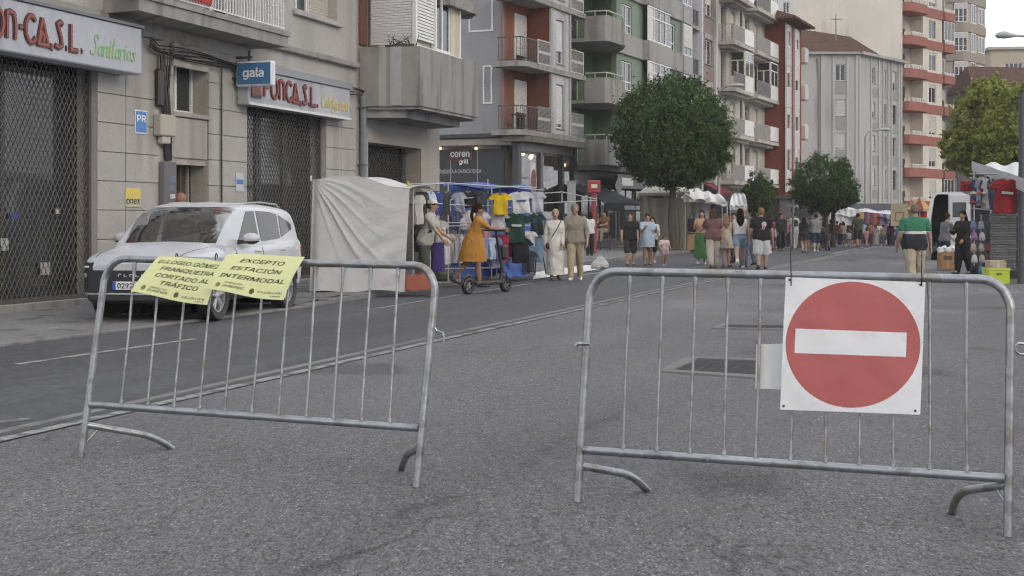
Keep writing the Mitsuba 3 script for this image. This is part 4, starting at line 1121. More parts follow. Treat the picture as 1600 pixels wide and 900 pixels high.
for i, z in enumerate(zi[:-1]):
    window(I_, FI, hs[i][0], hs[i][1], hs[i][2], hs[i][3], n=-0.15, mull=1, blind=(0.9, 0.7, 0.9, 0.15, 0.1, 0.0, 0.8, 0.5)[i])
    window(I_, FI, 0.35, 1.25, z + 0.1, z + 2.5, n=-1.29, mull=0, blind=R.choice([0.3, 0.7, 1]), name='balcony_door')
    window(I_, FI, 1.7, 3.0, z + 0.1, z + 2.5, n=-1.29, mull=1, blind=R.choice([0, 0.3, 1]), col=(0.4, 0.36, 0.3), name='balcony_door')
    pts = [(0.0, -1.3), (0.0, 0.3), (0.2, 0.62), (0.6, 0.75), (i1 - 0.6, 0.75), (i1 - 0.1, 0.45), (i1, 0.03), (i1, -1.3)]
    part(I_, 'balcony', FI.plan(pts, z, z + 0.82), 'm_plaster', REDB)
    tt = [FI.plan([(p[0] - 0.06, p[1] - 0.06), (p[0] + 0.12, p[1] - 0.06), (p[0] + 0.12, p[1]), (p[0] - 0.06, p[1])], z + 0.823, z + 1.12) for p in [(0.1, 0.2), (0.25, 0.6)] + [(0.6 + 0.36 * k, 0.74) for k in range(int((i1 - 1.0) / 0.36))]]
    part(I_, 'railing', cat(tt + [FI.plan([(0.3, 0.64), (i1 - 0.5, 0.68), (i1 - 0.5, 0.74), (0.3, 0.70)], z + 1.123, z + 1.18)]), 'm_satin', (0.55, 0.54, 0.52), stuff=True)
    part(I_, 'red_band', FI.box(i1 + 0.01, i2 + 0.05, 0.003, 0.1, z, z + 0.85), 'm_plaster', REDB)
    pts = [(i2 + 0.1, -0.7), (i2 + 0.1, 0.25), (i3, 0.25), (i3, -0.7)]
    part(I_, 'balcony', FI.plan(pts, z, z + 0.8), 'm_plaster', REDB)
    tt = [FI.box(i2 + 0.2 + 0.33 * k, i2 + 0.4 + 0.33 * k, 0.18, 0.24, z + 0.803, z + 1.1) for k in range(int((i3 - i2) / 0.33) - 1)]
    part(I_, 'railing', cat(tt), 'm_satin', (0.55, 0.54, 0.52), stuff=True)
    if i in (0, 5):
        window(I_, FI, i2 + 0.15, i3 - 0.05, z + 1.12, z + 2.95, n=0.1, mull=2, col=(0.66, 0.66, 0.64), name='gallery')
    else:
        window(I_, FI, i2 + 0.5, i3 - 0.5, z + 0.9, z + 2.5, n=-0.69, mull=0, blind=R.choice([0, 0.4, 0.6]))
# ---------------------------------------------------------------- block J: brown tower with curved bays
J_ = thing('brown_tower', 'brown tower with white glazed bays, farthest on the right', 'building')
Dj = 142.0
xj0, xj1, xj2 = P(1487, HY, Dj)[0], P(1513, HY, Dj - 0.3)[0], P(1541, HY, Dj + 4)[0]
fj = [(xj0 - 2, Dj), (xj1 - 0.5, Dj - 0.4), (xj1 + 0.4, Dj + 0.2), (xj2, Dj + 4), (xj2, Dj + 14), (xj0 - 2, Dj + 14)]
pj = Polygon(fj)
zj = [HC + (HY - y) * Dj / F for y in (48, 93.5, 139, 184.5)]
st = (zj[0] - zj[3]) / 3
zj = [zj[3] - st * 3 + st * k for k in range(0, 9)]
wallp = affinity.scale(pj, 0.97, 0.97)
part(J_, 'core', (lambda m: m.apply_translation((0, 0, 0)))(extr(wallp, 30)), 'm_plaster', (0.42, 0.385, 0.35))
FJ = Fr((xj0 - 2, Dj + 0.16), (xj1 - 0.5 - xj0 + 2, -0.4))
FJ2 = Fr((xj1 + 0.3, Dj + 0.45), (xj2 - xj1 - 0.4, 3.8))
for z in zj:
    m = extr(pj, 0.92)
    m.apply_translation((0, 0, z - 0.1))
    part(J_, 'band', m, 'm_plaster', (0.33, 0.295, 0.265))
    a = FJ.s(1489)
    window(J_, FJ, a + 0.1, FJ.s(1511.5), z + 0.85, z + st - 0.15, n=0.05, mull=2, rail=True, blind=R.choice([0.3, 0.6, 0.75]), blindcol=(0.6, 0.6, 0.6), col=(0.66, 0.66, 0.65), b=0.09, name='bay_window')
    window(J_, FJ2, 0.15, 1.5, z + 0.85, z + st - 0.15, n=0.12, mull=1, col=(0.66, 0.66, 0.65), b=0.09, name='bay_window')
    window(J_, FJ2, 2.4, 4.2, z + 1.0, z + st - 0.3, n=0.12, mull=1, blind=R.choice([0, 0.4]), col=(0.6, 0.6, 0.58), b=0.09)
# ---------------------------------------------------------------- block K: low houses behind the yellow trees
K_ = thing('roofed_house', 'low house with a dark red tiled roof behind the yellow green trees', 'building')
a, b = P(1530, 100, 135), P(1680, 100, 135)
kz = [HC + (HY - y) * 135 / F for y in (98, 140)]
part(K_, 'wall', bx(a[0], b[0], 135, 145, 0, kz[1]), 'm_plaster', (0.37, 0.31, 0.29))
kr = trimesh.convex.convex_hull(np.array([(a[0] - 1, 134, kz[1]), (b[0], 134, kz[1]), (a[0] - 1, 146, kz[1]), (b[0], 146, kz[1]), (a[0] + 0.5, 140, kz[0] + 0.2), (b[0], 140, kz[0] - 4.0 + 4)]))
part(K_, 'roof', kr, 'm_tile')
K2 = thing('white_house', 'cream house with a ribbon of windows above the red roof on the right', 'building')
FK = Fr((P(1548, 0, 160)[0], 160), (1, -0.12))
kt, kb = FK.z(78, 0), 0
w0, w1 = FK.s(1570), FK.s(1598)
punched(K2, 'wall', FK, 0, 25, 0, kt, [(w0, w1, FK.z(113, w0), FK.z(98, w0))], -0.3, 0, 'm_plaster', (0.52, 0.47, 0.38))
window(K2, FK, w0, w1, FK.z(113, w0), FK.z(98, w0), n=-0.15, mull=3, b=0.09)
part(K2, 'roof_slab', FK.box(-0.4, 25, -9, 0.4, kt, kt + 0.3), 'm_plaster', (0.5, 0.46, 0.4))
part(K2, 'core', FK.box(0.02, 25, -9, -0.35, 0, kt - 0.01), 'm_plaster', (0.5, 0.46, 0.4))
# ---------------------------------------------------------------- crowd barriers
def barrier(label, quad, ubars, rail_v, feet, hooks):
    """quad: ground left, ground right, top right, top left (3-D); u runs along the barrier, v up"""
    k = thing('crowd_barrier', label, 'barrier', 'metal crowd barriers across the street')
    a, b, c, d = [np.asarray(q, float) for q in quad]

    def q(u, v, off=0.0):
        p = (1 - v) * ((1 - u) * a + u * b) + v * ((1 - u) * d + u * c)
        nrm = np.cross(b - a, d - a)
        return p + nrm / np.linalg.norm(nrm) * off

    W, H = np.linalg.norm(b - a), np.linalg.norm(d - a)
    ru, rv = 0.13 / W, 0.13 / H
    pts = [q(0, 0.0), q(0, 0.3), q(0, 0.6), q(0, 1 - rv)] + list(arc3(q(0, 1 - rv), q(0.012, 0.992), q(ru, 1), 9)[1:]) + [q(0.3, 1), q(0.5, 1), q(0.7, 1), q(1 - ru, 1)] + list(arc3(q(1 - ru, 1), q(0.988, 0.992), q(1, 1 - rv), 9)[1:]) + [q(1, 0.6), q(1, 0.3), q(1, 0)]
    fr_ = part(k, 'frame', tube(pts, 0.0208, 16), 'm_galv', smooth=40)
    rl = part(k, 'bottom_rail', tube([q(0.008, rail_v), q(0.5, rail_v), q(0.992, rail_v)], 0.0202, 14), 'm_galv', smooth=40)
    for (u0, u1) in ubars:
        p0, p1 = q(u0, rail_v + 0.016), q(u1, 0.986)
        dv = (p1 - p0) / np.linalg.norm(p1 - p0)
        L = np.linalg.norm(p1 - p0)
        jig = np.array([R.uniform(-.004, .004), R.uniform(-.004, .004), 0])
        br = tube([p0, p0 + dv * 0.024, p0 + dv * 0.026, p0 + dv * 0.06 + jig * 0.3, p0 + dv * L * 0.5 + jig, p0 + dv * (L - 0.085), p0 + dv * (L - 0.055), p1], [0.0118, 0.0118, 0.0072, 0.0072, 0.0072, 0.0072, 0.0108, 0.0125], 10)
        part(k, 'bar', br, 'm_galv', smooth=50)
    for (u, v0, mid, end, brace) in feet:
        p0 = q(u, v0)
        mid, end = np.asarray(mid), np.asarray(end)
        pts = [p0, p0 * 0.5 + mid * 0.5] + list(arc3(p0 * 0.25 + mid * 0.75, mid, mid * 0.35 + end * 0.65, 8)) + [end]
        ft = part(k, 'foot', tube(pts, 0.0192, 13), 'm_galv', smooth=40)
        if brace:
            part(ft, 'brace', tube([q(u, brace[0]), p0 * (1 - brace[1]) + mid * brace[1]], 0.009, 8), 'm_galv', smooth=40)
    for h in hooks:
        part(k, 'hook', tube(h[0], h[1], 8), 'm_galv', smooth=40)
    return k, q


GR0 = 0.0
a, b = G(902, 784), G(1575, 838)
tl, tr = P(923, 423.5, a[1] + 0.10), P(1580, 437, b[1] + 0.10)
ub = [((x - 903.5) / (1571.5 - 903.5), (y - 921) / (1579 - 921)) for x, y in ((970, 983), (1022, 1034), (1073, 1085), (1127, 1136), (1176, 1187), (1231, 1240), (1285, 1292), (1338, 1344), (1391, 1397), (1448, 1451), (1506, 1509))]


def pdepth(u):          # columns are spaced evenly in depth-corrected measure along the barrier
    k = a[1] / b[1]
    return u / (u + (1 - u) * k) if True else u


def fixu(u, D0, D1):
    """the share of the way along a receding edge at which a column at the picture share u lies"""
    return u * D0 / (u * D0 + (1 - u) * D1)


def fixu2(u, D0, D1):
    return u / D1 * 1.0 / (u / D1 + (1 - u) / D0)


def along(u, D0, D1):
    # x/D interpolates: share t with (1-t) x0 + t x1 over (1-t) D0 + t D1
    return u * D0 / ((1 - u) * D1 + u * D0)


ubR = [(along(p, a[1], b[1]), along(t, a[1], b[1])) for p, t in ub]
feet = [(0.0, 0.155, G(1000, 757, 0.13) * 0 + P(988, 742, 6.95), G(1013, 768), None),
        (1.0, 0.20, P(1496, 768, 6.33), G(1487, 803), (0.115, 0.25))]
rb, qr = barrier('right crowd barrier of galvanised tube, carrying the red and white no entry sign', (a, b, tr, tl), ubR, 0.222, feet,
                 [([q_ for q_ in (P(921, 537, a[1] - 0.0), P(903, 537, a[1] - 0.0), P(899, 541, a[1]))], 0.010),
                  ])
a2, b2 = G(127, 714), G(651, 761)
tl2, tr2 = P(167, 404, a2[1] + 0.12), P(683, 415.5, b2[1] + 0.12)
ub2 = [((x - 137) / (657 - 137), (y - 170) / (682 - 170)) for x, y in ((188, 214), (229, 253), (270, 296), (310, 335), (349, 374), (391, 414), (433, 454), (476, 494), (518, 537), (562, 580), (606, 622))]
ubL = [(along(p, a2[1], b2[1]), along(t, a2[1], b2[1])) for p, t in ub2]
feet = [(0.0, 0.16, P(238, 681, 8.3), G(270, 701), (0.055, 0.22)), (1.0, 0.175, P(633, 712, 7.5), G(627, 734), None)]
lb, ql = barrier('left crowd barrier of galvanised tube, carrying two yellow paper notices', (a2, b2, tr2, tl2), ubL, 0.262, feet,
                 [([P(679, 512, b2[1] + 0.05), P(683, 517, b2[1] + 0.05), P(692, 520, b2[1] + 0.03), P(694, 527, b2[1] + 0.02), P(693, 538, b2[1] + 0.02)], 0.006)])
# hook of the next barrier just outside the frame on the right
a3 = np.array([2.52, 6.05, 0])
kb = thing('crowd_barrier', 'next crowd barrier on the right, only its latch hook showing at the frame edge', 'barrier', 'metal crowd barriers across the street')
dirv = np.array([0.93, -0.37, 0])
part(kb, 'frame', tube([a3, a3 + [0, 0.03, .6], a3 + [0, 0.08, 1.0]] + list(arc3(a3 + [0, .08, 1.0], a3 + [0.0, .1, 1.12], a3 + dirv * 0.13 + [0, .1, 1.12], 7)[1:]) + [a3 + dirv * 1.8 + [0, .1, 1.12]] + list(arc3(a3 + dirv * 1.8 + [0, .1, 1.12], a3 + dirv * 1.93 + [0, .1, 1.12], a3 + dirv * 1.95 + [0, .08, 1.0], 7)[1:]) + [a3 + dirv * 1.95], 0.0195, 12), 'm_galv', smooth=40)
part(kb, 'hook', tube([a3 + [0, 0.04, 0.80], P(1591, 536, 6.05), P(1587, 540, 6.05), P(1587, 548, 6.05), P(1592, 553, 6.05), a3 + [0.0, 0.03, 0.76]], 0.006, 8), 'm_galv', smooth=40)
part(kb, 'bottom_rail', tube([a3 + [0, 0, .25], a3 + dirv * 1.95 + [0, 0, .25]], 0.0175, 10), 'm_galv', smooth=40)
for k in range(11):
    p0 = a3 + dirv * (0.19 + 0.157 * k)
    part(kb, 'bar', tube([p0 + [0, 0, .26], p0 + [0, 0.1, 1.11]], 0.0065, 7), 'm_galv', smooth=40)


# ---------------------------------------------------------------- the no entry sign
def bil(c):
    c = [np.asarray(x, float) for x in c]      # TL, TR, BR, BL

    def f(u, v):      # u right, v down
        return (1 - v) * ((1 - u) * c[0] + u * c[1]) + v * ((1 - u) * c[3] + u * c[2])
    return f


def Dat(px, py, q):
    """depth of the barrier's plane along a pixel's ray"""
    p0, p1, p2 = q(0, 0), q(1, 0), q(0, 1)
    n = np.cross(p1 - p0, p2 - p0)
    r = np.array([(px - CX) / F, 1, -(py - HY) / F])
    o = np.array([0, 0, HC])
    return float(n @ (p0 - o) / (n @ r))


def warp(m, f, thick_dir, bulge=None):
    """mesh given in (u, v, height) -> laid on the sheet f"""
    v = m.vertices.copy()
    out = np.array([f(p[0], p[1]) + thick_dir * (p[2] + (bulge(p[0], p[1]) if bulge else 0)) for p in v])
    return trimesh.Trimesh(out, m.faces, process=False)


def gridbox(u0, u1, v0, v1, h0, h1, n=14):
    m = bx(u0, u1, v0, v1, h0, h1)
    gu, gv = np.linspace(u0, u1, n), np.linspace(v0, v1, n)
    V, Fa = [], []
    for h in (h0, h1):
        for y in gv:
            for x in gu:
                V.append((x, y, h))
    N = n * n
    for j in range(n - 1):
        for i in range(n - 1):
            q = j * n + i
            Fa += [[q, q + 1, q + n + 1], [q, q + n + 1, q + n], [N + q, N + q + n + 1, N + q + 1], [N + q, N + q + n, N + q + n + 1]]
    for i in range(n - 1):
        for (s0, s1) in ((i, i + 1), (N - n + i, N - n + i + 1), (i * n, (i + 1) * n), (i * n + n - 1, (i + 1) * n + n - 1)):
            Fa += [[s0, s1, N + s1], [s0, N + s1, N + s0]]
    return trimesh.Trimesh(np.array(V), np.array(Fa), process=False)


off = -0.035
TL, TR, BR, BL = [P(x, y, Dat(x, y, qr) + o) for x, y, o in ((1228, 433, off), (1446, 441, off), (1438, 648, off - 0.01), (1219, 640, off - 0.01))]
fs = bil((TL, TR, BR, BL))
td = np.cross(TR - TL, BL - TL)
td /= np.linalg.norm(td)
if td[1] > 0:
    td = -td


def sbulge(u, v):
    return 0.004 * math.sin(3.1 * u + 1.0) * math.sin(3.3 * v) + 0.0025 * math.sin(9 * (u + 0.7 * v)) * v + 0.0016 * math.sin(17 * u - 9 * v)


ne = thing('no_entry_sign', 'square white panel with a red disc and white bar, tied to the right barrier', 'sign')
part(ne, 'panel', warp(gridbox(0, 1, 0, 1, 0, 0.004, 24), fs, td, sbulge), 'm_sign', (0.68, 0.68, 0.69), smooth=40)
th = np.linspace(0, 2 * np.pi, 73)[:-1]
Wd, Hd = 0.480, 0.475


def disc(cu, cv, ru, rv, h, rings=10):
    V, Fa = [(cu, cv, h)], []
    for r in range(1, rings + 1):
        for t in th:
            V.append((cu + ru * r / rings * math.cos(t), cv + rv * r / rings * math.sin(t), h))
    n = len(th)
    for i in range(n):
        Fa.append([0, 1 + i, 1 + (i + 1) % n])
        for r in range(rings - 1):
            q0, q1 = 1 + r * n + i, 1 + r * n + (i + 1) % n
            Fa += [[q0, q0 + n, q1 + n], [q0, q1 + n, q1]]
    return trimesh.Trimesh(np.array(V), np.array(Fa), process=False)


part(ne, 'disc', warp(disc(0.502, 0.492, Wd, Hd, 0.0052), fs, td, sbulge), 'm_sign', (0.39, 0.088, 0.08), smooth=True)
part(ne, 'bar', warp(gridbox(0.09, 0.885, 0.388, 0.572, 0.0056, 0.0066, 12), fs, td, sbulge), 'm_sign', (0.68, 0.68, 0.69), smooth=40)
for (u, v) in ((0.025, 0.972), (0.966, 0.972), (0.03, 0.02), (0.968, 0.02)):
    part(ne, 'eyelet', warp(disc(u, v, 0.009, 0.0095, 0.0068, 2), fs, td, sbulge), 'm_satin', (0.06, 0.06, 0.06))


def sign_rough(p, n, uv):
    return 0.30 + 0.25 * fbm(p.x * 9, p.y * 9, p.z * 9, 3)


def sign_h(p, n, uv):
    return fbm(p.x * 5 + p.z * 2, p.y * 5, p.z * 6, 3)


scene['m_sign'] = two({'type': 'bumpmap', 'arbitrary': proc(sign_h, 0.004), 'scale': 0.012, 'bsdf': {'type': 'principled', 'base_color': VC, 'roughness': proc(sign_rough), 'specular': 0.6, 'clearcoat': 0.25, 'clearcoat_gloss': 0.55}})
for (x, y0, x1, y1, nm) in ((1236, 446, 1234, 352, 'left'), (1440, 447, 1441, 380, 'right')):
    D0 = Dat(x, y0, qr)
    tie = tube([P(x, y0, D0 - 0.045), P(x, y0 - 12, D0 - 0.05), P(x + 0.5, 434, D0 - 0.03), P(x, 424, D0 - 0.01), P((x + x1) / 2, (424 + y1) / 2, D0), P(x1, y1, D0 + 0.01)], [0.0028, 0.003, 0.003, 0.003, 0.0022, 0.0016], 6)
    one('cable_tie', tie, 'm_satin', nm + ' black cable tie holding the no entry sign, its long tail sticking up', 'cable tie', (0.02, 0.02, 0.022))
# white card behind the sign
cd = bil([P(x, y, Dat(x, y, qr) + 0.02) for x, y in ((1182, 538), (1234, 537), (1232, 609), (1180, 607))])
one('card', warp(gridbox(0, 1, 0, 1, -0.004, 0.004, 8), cd, td, lambda u, v: 0.006 * math.sin(3 * u)), 'm_sign', 'blank white card fixed to the bars, peeping out left of the no entry sign', 'card', (0.60, 0.60, 0.57), smooth=40)


# ---------------------------------------------------------------- the two yellow notices
def notice(label, corners, lines, foot, gname):
    f = bil(corners)
    t = np.cross(corners[1] - corners[0], corners[3] - corners[0])
    t /= np.linalg.norm(t)
    if t[1] > 0:
        t = -t

    def bulge(u, v):
        return 0.014 * math.sin(math.pi * v) * (0.4 + 0.6 * u) + 0.006 * math.sin(5 * u + 2 * v) + 0.008 * v * math.sin(7 * u)

    k = thing('notice', label, 'notice', 'yellow notices on the left barrier')
    part(k, 'sheet', warp(gridbox(0, 1, 0, 1, -0.0006, 0.0006, 20), f, t, bulge), 'm_sign', (0.56, 0.58, 0.28), smooth=40)
    W, H = np.linalg.norm(corners[1] - corners[0]), np.linalg.norm(corners[3] - corners[0])

    def put(text, u0, u1, v, hv, col, name='lettering', bold=True, slant=0.22):
        m = meshkit.text_mesh(text, 1.0, 0.01, bold)
        lo, hi = m.bounds
        q = m.vertices.copy()
        x = q[:, 0] + slant * q[:, 1]
        x0, x1 = x.min(), x.max()
        q[:, 0] = u0 + (x - x0) / (x1 - x0) * (u1 - u0)
        q[:, 1] = v - m.vertices[:, 1] * hv
        q[:, 2] = 0.0009 + m.vertices[:, 2] * 0.05
        part(k, name, warp(trimesh.Trimesh(q, m.faces, process=False), f, t, bulge), 'm_matte', col)

    for (txt, u0, u1, v) in lines:
        put(txt, u0 + 0.02, u1 - 0.02, v, 0.092, (0.035, 0.038, 0.03))
    for (txt, u0, u1, v, hv) in foot:
        put(txt, u0, u1, v, hv, (0.07, 0.075, 0.05))
    for (u, v, c) in ((0.13, 0.86, (0.20, 0.22, 0.06)), (0.55, 0.88, (0.13, 0.10, 0.05))):
        part(k, 'emblem', warp(disc(u, v, 0.03, 0.062, 0.0012, 3), f, t, bulge), 'm_matte', c)
    return k


def YP(x, y, o):
    return P(x, y, Dat(x, y, ql) + o)


c1 = [YP(248, 400.5, -0.03), YP(352, 407, -0.03), YP(325, 478, -0.16), YP(205, 456, -0.16)]
notice('left yellow notice closing the street to traffic, partly under the other one', c1,
       [('EULOGIO GÓMEZ', 0.05, 1.05 - 0.06, 0.20), ('FRANQUEIRA', 0.16, 0.95, 0.38), ('CORTADO AL', 0.16, 0.93, 0.56), ('TRÁFICO', 0.28, 0.82, 0.73)],
       [('CONCELLO DE', 0.20, 0.42, 0.84, 0.035), ('OURENSE', 0.19, 0.45, 0.92, 0.055), ('POLICÍA LOCAL', 0.62, 0.95, 0.92, 0.045), ('OURENSE', 0.8, 0.94, 0.97, 0.025)], 1)
c2 = [YP(356, 397, -0.045), YP(475.5, 400.5, -0.045), YP(444, 470.5, -0.175), YP(322, 452, -0.19)]
notice('right yellow notice with the exception for the station, overlapping the other one', c2,
       [('EXCEPTO', 0.22, 0.82, 0.24), ('ESTACIÓN', 0.16, 0.84, 0.45), ('INTERMODAL', 0.06, 0.94, 0.66)],
       [('CONCELLO DE', 0.20, 0.42, 0.80, 0.035), ('OURENSE', 0.19, 0.45, 0.89, 0.055), ('POLICÍA LOCAL', 0.62, 0.95, 0.89, 0.045), ('OURENSE', 0.8, 0.94, 0.95, 0.025)], 2)
for (x, nm) in ((276, 'first'), (338, 'second'), (370, 'third')):
    D0 = Dat(x, 405, ql)
    p = P(x, 403, D0)
    rg = [p + np.array([0.0, 0.026 * math.cos(t), 0.026 * math.sin(t)]) for t in np.linspace(0, 6.0, 14)]
    one('tape_tie', tube(rg, 0.0035, 5), 'm_satin', nm + ' black tie from the left, round the left barrier top rail by the yellow notices', 'cable tie', (0.03, 0.03, 0.03))

# ---------------------------------------------------------------- white parked car
CAR = thing('parked_car', 'white compact sport utility car parked by the kerb, nose towards the viewer', 'car')
car_o = np.array([-3.97, 18.9])
thc = math.radians(12.5)
fx_ = np.array([-math.sin(thc), -math.cos(thc)])            # forward (towards the viewer)
lf_ = np.array([math.cos(thc), -math.sin(thc)])             # the car's left, on the viewer's right
MC = np.eye(4)
MC[:2, 0], MC[:2, 1] = fx_, lf_
o2 = car_o - lf_ * 0.85 - fx_ * 1.27
MC[:2, 3] = o2
MC[2, 3] = 0.012


def CT(m):
    m = m.copy() if not hasattr(m, 'to_mesh') else cat([m])
    m.apply_transform(MC)
    return m


# stations along x (rear -2.05 ... front 2.12): half width at sill / belt, z of sill, belt(shoulder), hood or roof edge, roof half width
def loft(stations, n=40):
    V, Fa = [], []
    for (x, prof) in stations:
        p = np.array(prof)                 # (y, z) from bottom centre outwards up to the top centre, right half
        t = np.concatenate([[0], np.cumsum(np.linalg.norm(np.diff(p, axis=0), axis=1))])
        t /= t[-1]
        q = np.column_stack([np.interp(np.linspace(0, 1, n), t, p[:, 0]), np.interp(np.linspace(0, 1, n), t, p[:, 1])])
        ring = np.vstack([q, np.column_stack([-q[::-1][1:-1, 0], q[::-1][1:-1, 1]])])
        V.append(np.column_stack([np.full(len(ring), x), ring]))
    m = len(V[0])
    for i in range(len(V) - 1):
        for j in range(m):
            k = (j + 1) % m
            Fa += [[i * m + j, i * m + k, (i + 1) * m + k], [i * m + j, (i + 1) * m + k, (i + 1) * m + j]]
    V = np.vstack(V)
    c0, c1 = len(V), len(V) + 1
    V = np.vstack([V, V[:m].mean(0), V[-m:].mean(0)])
    e = (len(stations) - 1) * m
    for j in range(m):
        k = (j + 1) % m
        Fa += [[c0, k, j], [c1, e + j, e + k]]
    tm = trimesh.Trimesh(V, np.array(Fa), process=False)
    if tm.volume < 0:
        tm.invert()
    return tm


def smo(x, xs, ys):
    from scipy.interpolate import PchipInterpolator
    return float(PchipInterpolator(xs, ys)(x))


XS = [-2.08, -2.0, -1.8, -1.2, -0.4, 0.5, 1.2, 1.7, 1.95, 2.1]
def hw(x): return smo(x, XS, [0.66, 0.76, 0.84, 0.875, 0.88, 0.88, 0.875, 0.84, 0.77, 0.64])
def belt(x): return smo(x, [-2.08, -1.5, -0.5, 0.5, 1.0, 1.6, 2.0, 2.1], [1.06, 1.05, 1.0, 0.96, 0.94, 0.90, 0.82, 0.74])
def sill(x): return smo(x, [-2.08, -1.8, -1.0, 1.0, 1.8, 2.1], [0.42, 0.30, 0.24, 0.24, 0.24, 0.30])
def top(x): return smo(x, [-2.08, -1.6, -0.9, 0.5, 0.95, 1.6, 1.95, 2.1], [1.09, 1.09, 1.06, 1.06, 1.055, 0.985, 0.90, 0.78])
st = []
for x in np.concatenate([np.linspace(-2.08, -1.8, 6), np.linspace(-1.7, 1.7, 30), np.linspace(1.76, 2.1, 8)]):
    w, zb_, zs_, zt_ = hw(x), belt(x), sill(x), top(x)
    st.append((x, [(0, zs_), (w * 0.86, zs_), (w * 0.955, zs_ + 0.06), (w * 0.99, zs_ + 0.2), (w, zs_ + 0.38), (w * 0.985, zb_ - 0.10), (w * 0.955, zb_ - 0.02), (w * 0.90, zb_ + 0.015), (w * 0.55, zt_ - 0.004), (0, zt_ + 0.01)]))
body = loft(st)
# greenhouse: windscreen base x = 1.0, roof front 0.28, roof rear -1.55, tail -2.02
def gz(x): return smo(x, [-2.06, -1.98, -1.72, -1.2, -0.4, 0.12, 0.3, 1.02], [1.0, 1.12, 1.53, 1.585, 1.615, 1.60, 1.565, 1.02])
st = []
for x in np.concatenate([np.linspace(-2.05, -1.6, 10), np.linspace(-1.5, 0.1, 16), np.linspace(0.16, 0.4, 6), np.linspace(0.45, 1.02, 12)]):
    z1_, z0_ = gz(x), 0.86
    wb = min(hw(x) * 0.945, 0.83)
    s = (z1_ - 0.95) / 0.66
    wt = wb - 0.17 * s
    st.append((x, [(0, z0_), (wb, z0_), (wb, 0.95), (wb * 0.995, 0.99), (wt + 0.045 * s, z1_ - 0.10 * s), (wt - 0.02 * s, z1_ - 0.035 * s), (wt * 0.75, z1_ - 0.006 * s), (0, z1_ + 0.012 * s)]))
cab = loft(st)


def union_(ms):
    return cat(ms)


def MF(tm):
    tm = trimesh.Trimesh(tm.vertices, tm.faces)
    return m3.Manifold(m3.Mesh(np.asarray(tm.vertices, np.float32), np.asarray(tm.faces, np.uint32)))


def mbox(x0, x1, y0, y1, z0, z1):
    return m3.Manifold.cube((x1 - x0, y1 - y0, z1 - z0)).translate((x0, y0, z0))


def mcyl_y(x, z, r, y0, y1, n=40):
    return m3.Manifold.cylinder(y1 - y0, r, r, n).rotate((-90, 0, 0)).translate((x, y0, z))


MB_, MCb = MF(body), MF(cab)
WX = (1.27, -1.25)
WR = 0.335
arch = m3.Manifold()
for x in WX:
    for (y0, y1) in ((0.60, 1.0), (-1.0, -0.60)):
        arch = arch + mcyl_y(x, WR, WR + 0.055, y0, y1)
hull_ = (MB_ + MCb) - arch
clad = hull_ ^ (mbox(-2.2, 2.2, -1, 1, 0.1, 0.38) + sum([mcyl_y(x, WR, WR + 0.10, -1, 1) for x in WX], m3.Manifold()))
# glass panels: thin pieces just proud of the greenhouse, cut by side profiles
def side_prism(pts, y0, y1):
    m = extr(Polygon(pts), y1 - y0)
    m.apply_transform(np.array([[1, 0, 0, 0], [0, 0, 1, y0], [0, 1, 0, 0], [0, 0, 0, 1.0]]))
    if m.volume < 0:
        m.invert()
    return MF(m)


cab2 = loft([(x, [(p[0] * 1.0 + (0.006 if p[0] > 0 else 0), p[1] + (0.006 if p[1] > 0.9 else 0)) for p in pr]) for x, pr in st])
MC2 = MF(cab2)
shell = MC2 - MCb


def cpart(name, m, mat, col=None, smooth=30, parent=None, label=None):
    return part(parent or CAR, name, CT(m), mat, col, smooth, label)


WHT = (0.45, 0.465, 0.49)
inner = MF(loft([(x, [(p[0] * 0.93, max(p[1] - 0.05, 0.70)) for p in pr]) for x, pr in st if -1.9 < x < 0.97]))
hull_ = hull_ - inner
win = [[(0.60, 1.02), (-0.20, 1.045), (-0.22, 1.495), (0.06, 1.485)], [(-0.28, 1.05), (-1.02, 1.085), (-1.08, 1.445), (-0.8, 1.48), (-0.30, 1.497)], [(-1.08, 1.10), (-1.60, 1.22), (-1.62, 1.30), (-1.15, 1.435)]]
wsb = (mbox(0.31, 1.0, -0.685, 0.685, 1.03, 1.545) - side_prism([(0.0, 1.0), (0.60, 1.0), (0.02, 1.52)], 0.60, 0.9) - side_prism([(0.0, 1.0), (0.60, 1.0), (0.02, 1.52)], -0.9, -0.60))
hull_ = hull_ - wsb - mbox(-2.02, -1.74, -0.6, 0.6, 1.15, 1.48)
for y0, y1 in ((0.5, 1.0), (-1.0, -0.5)):
    for w in win:
        hull_ = hull_ - side_prism(w, y0, y1)
bodyk = cpart('body', hull_ - clad, 'm_gloss', WHT, 28)
cpart('cladding', clad, 'm_satin', (0.03, 0.03, 0.032), 28)
scene['m_carclear'] = {'type': 'thindielectric', 'int_ior': 1.5}


def cglass(name, m):
    k = uniq(CAR + '__' + name)
    scene[k] = mikit.ply(CT(m), 'm_carclear')
    return k


def shrink(k, dz, zb):
    return MF(loft([(x, [(p[0] * k, max(p[1] - dz, zb)) for p in pr]) for x, pr in st if -1.88 < x < 0.95]))


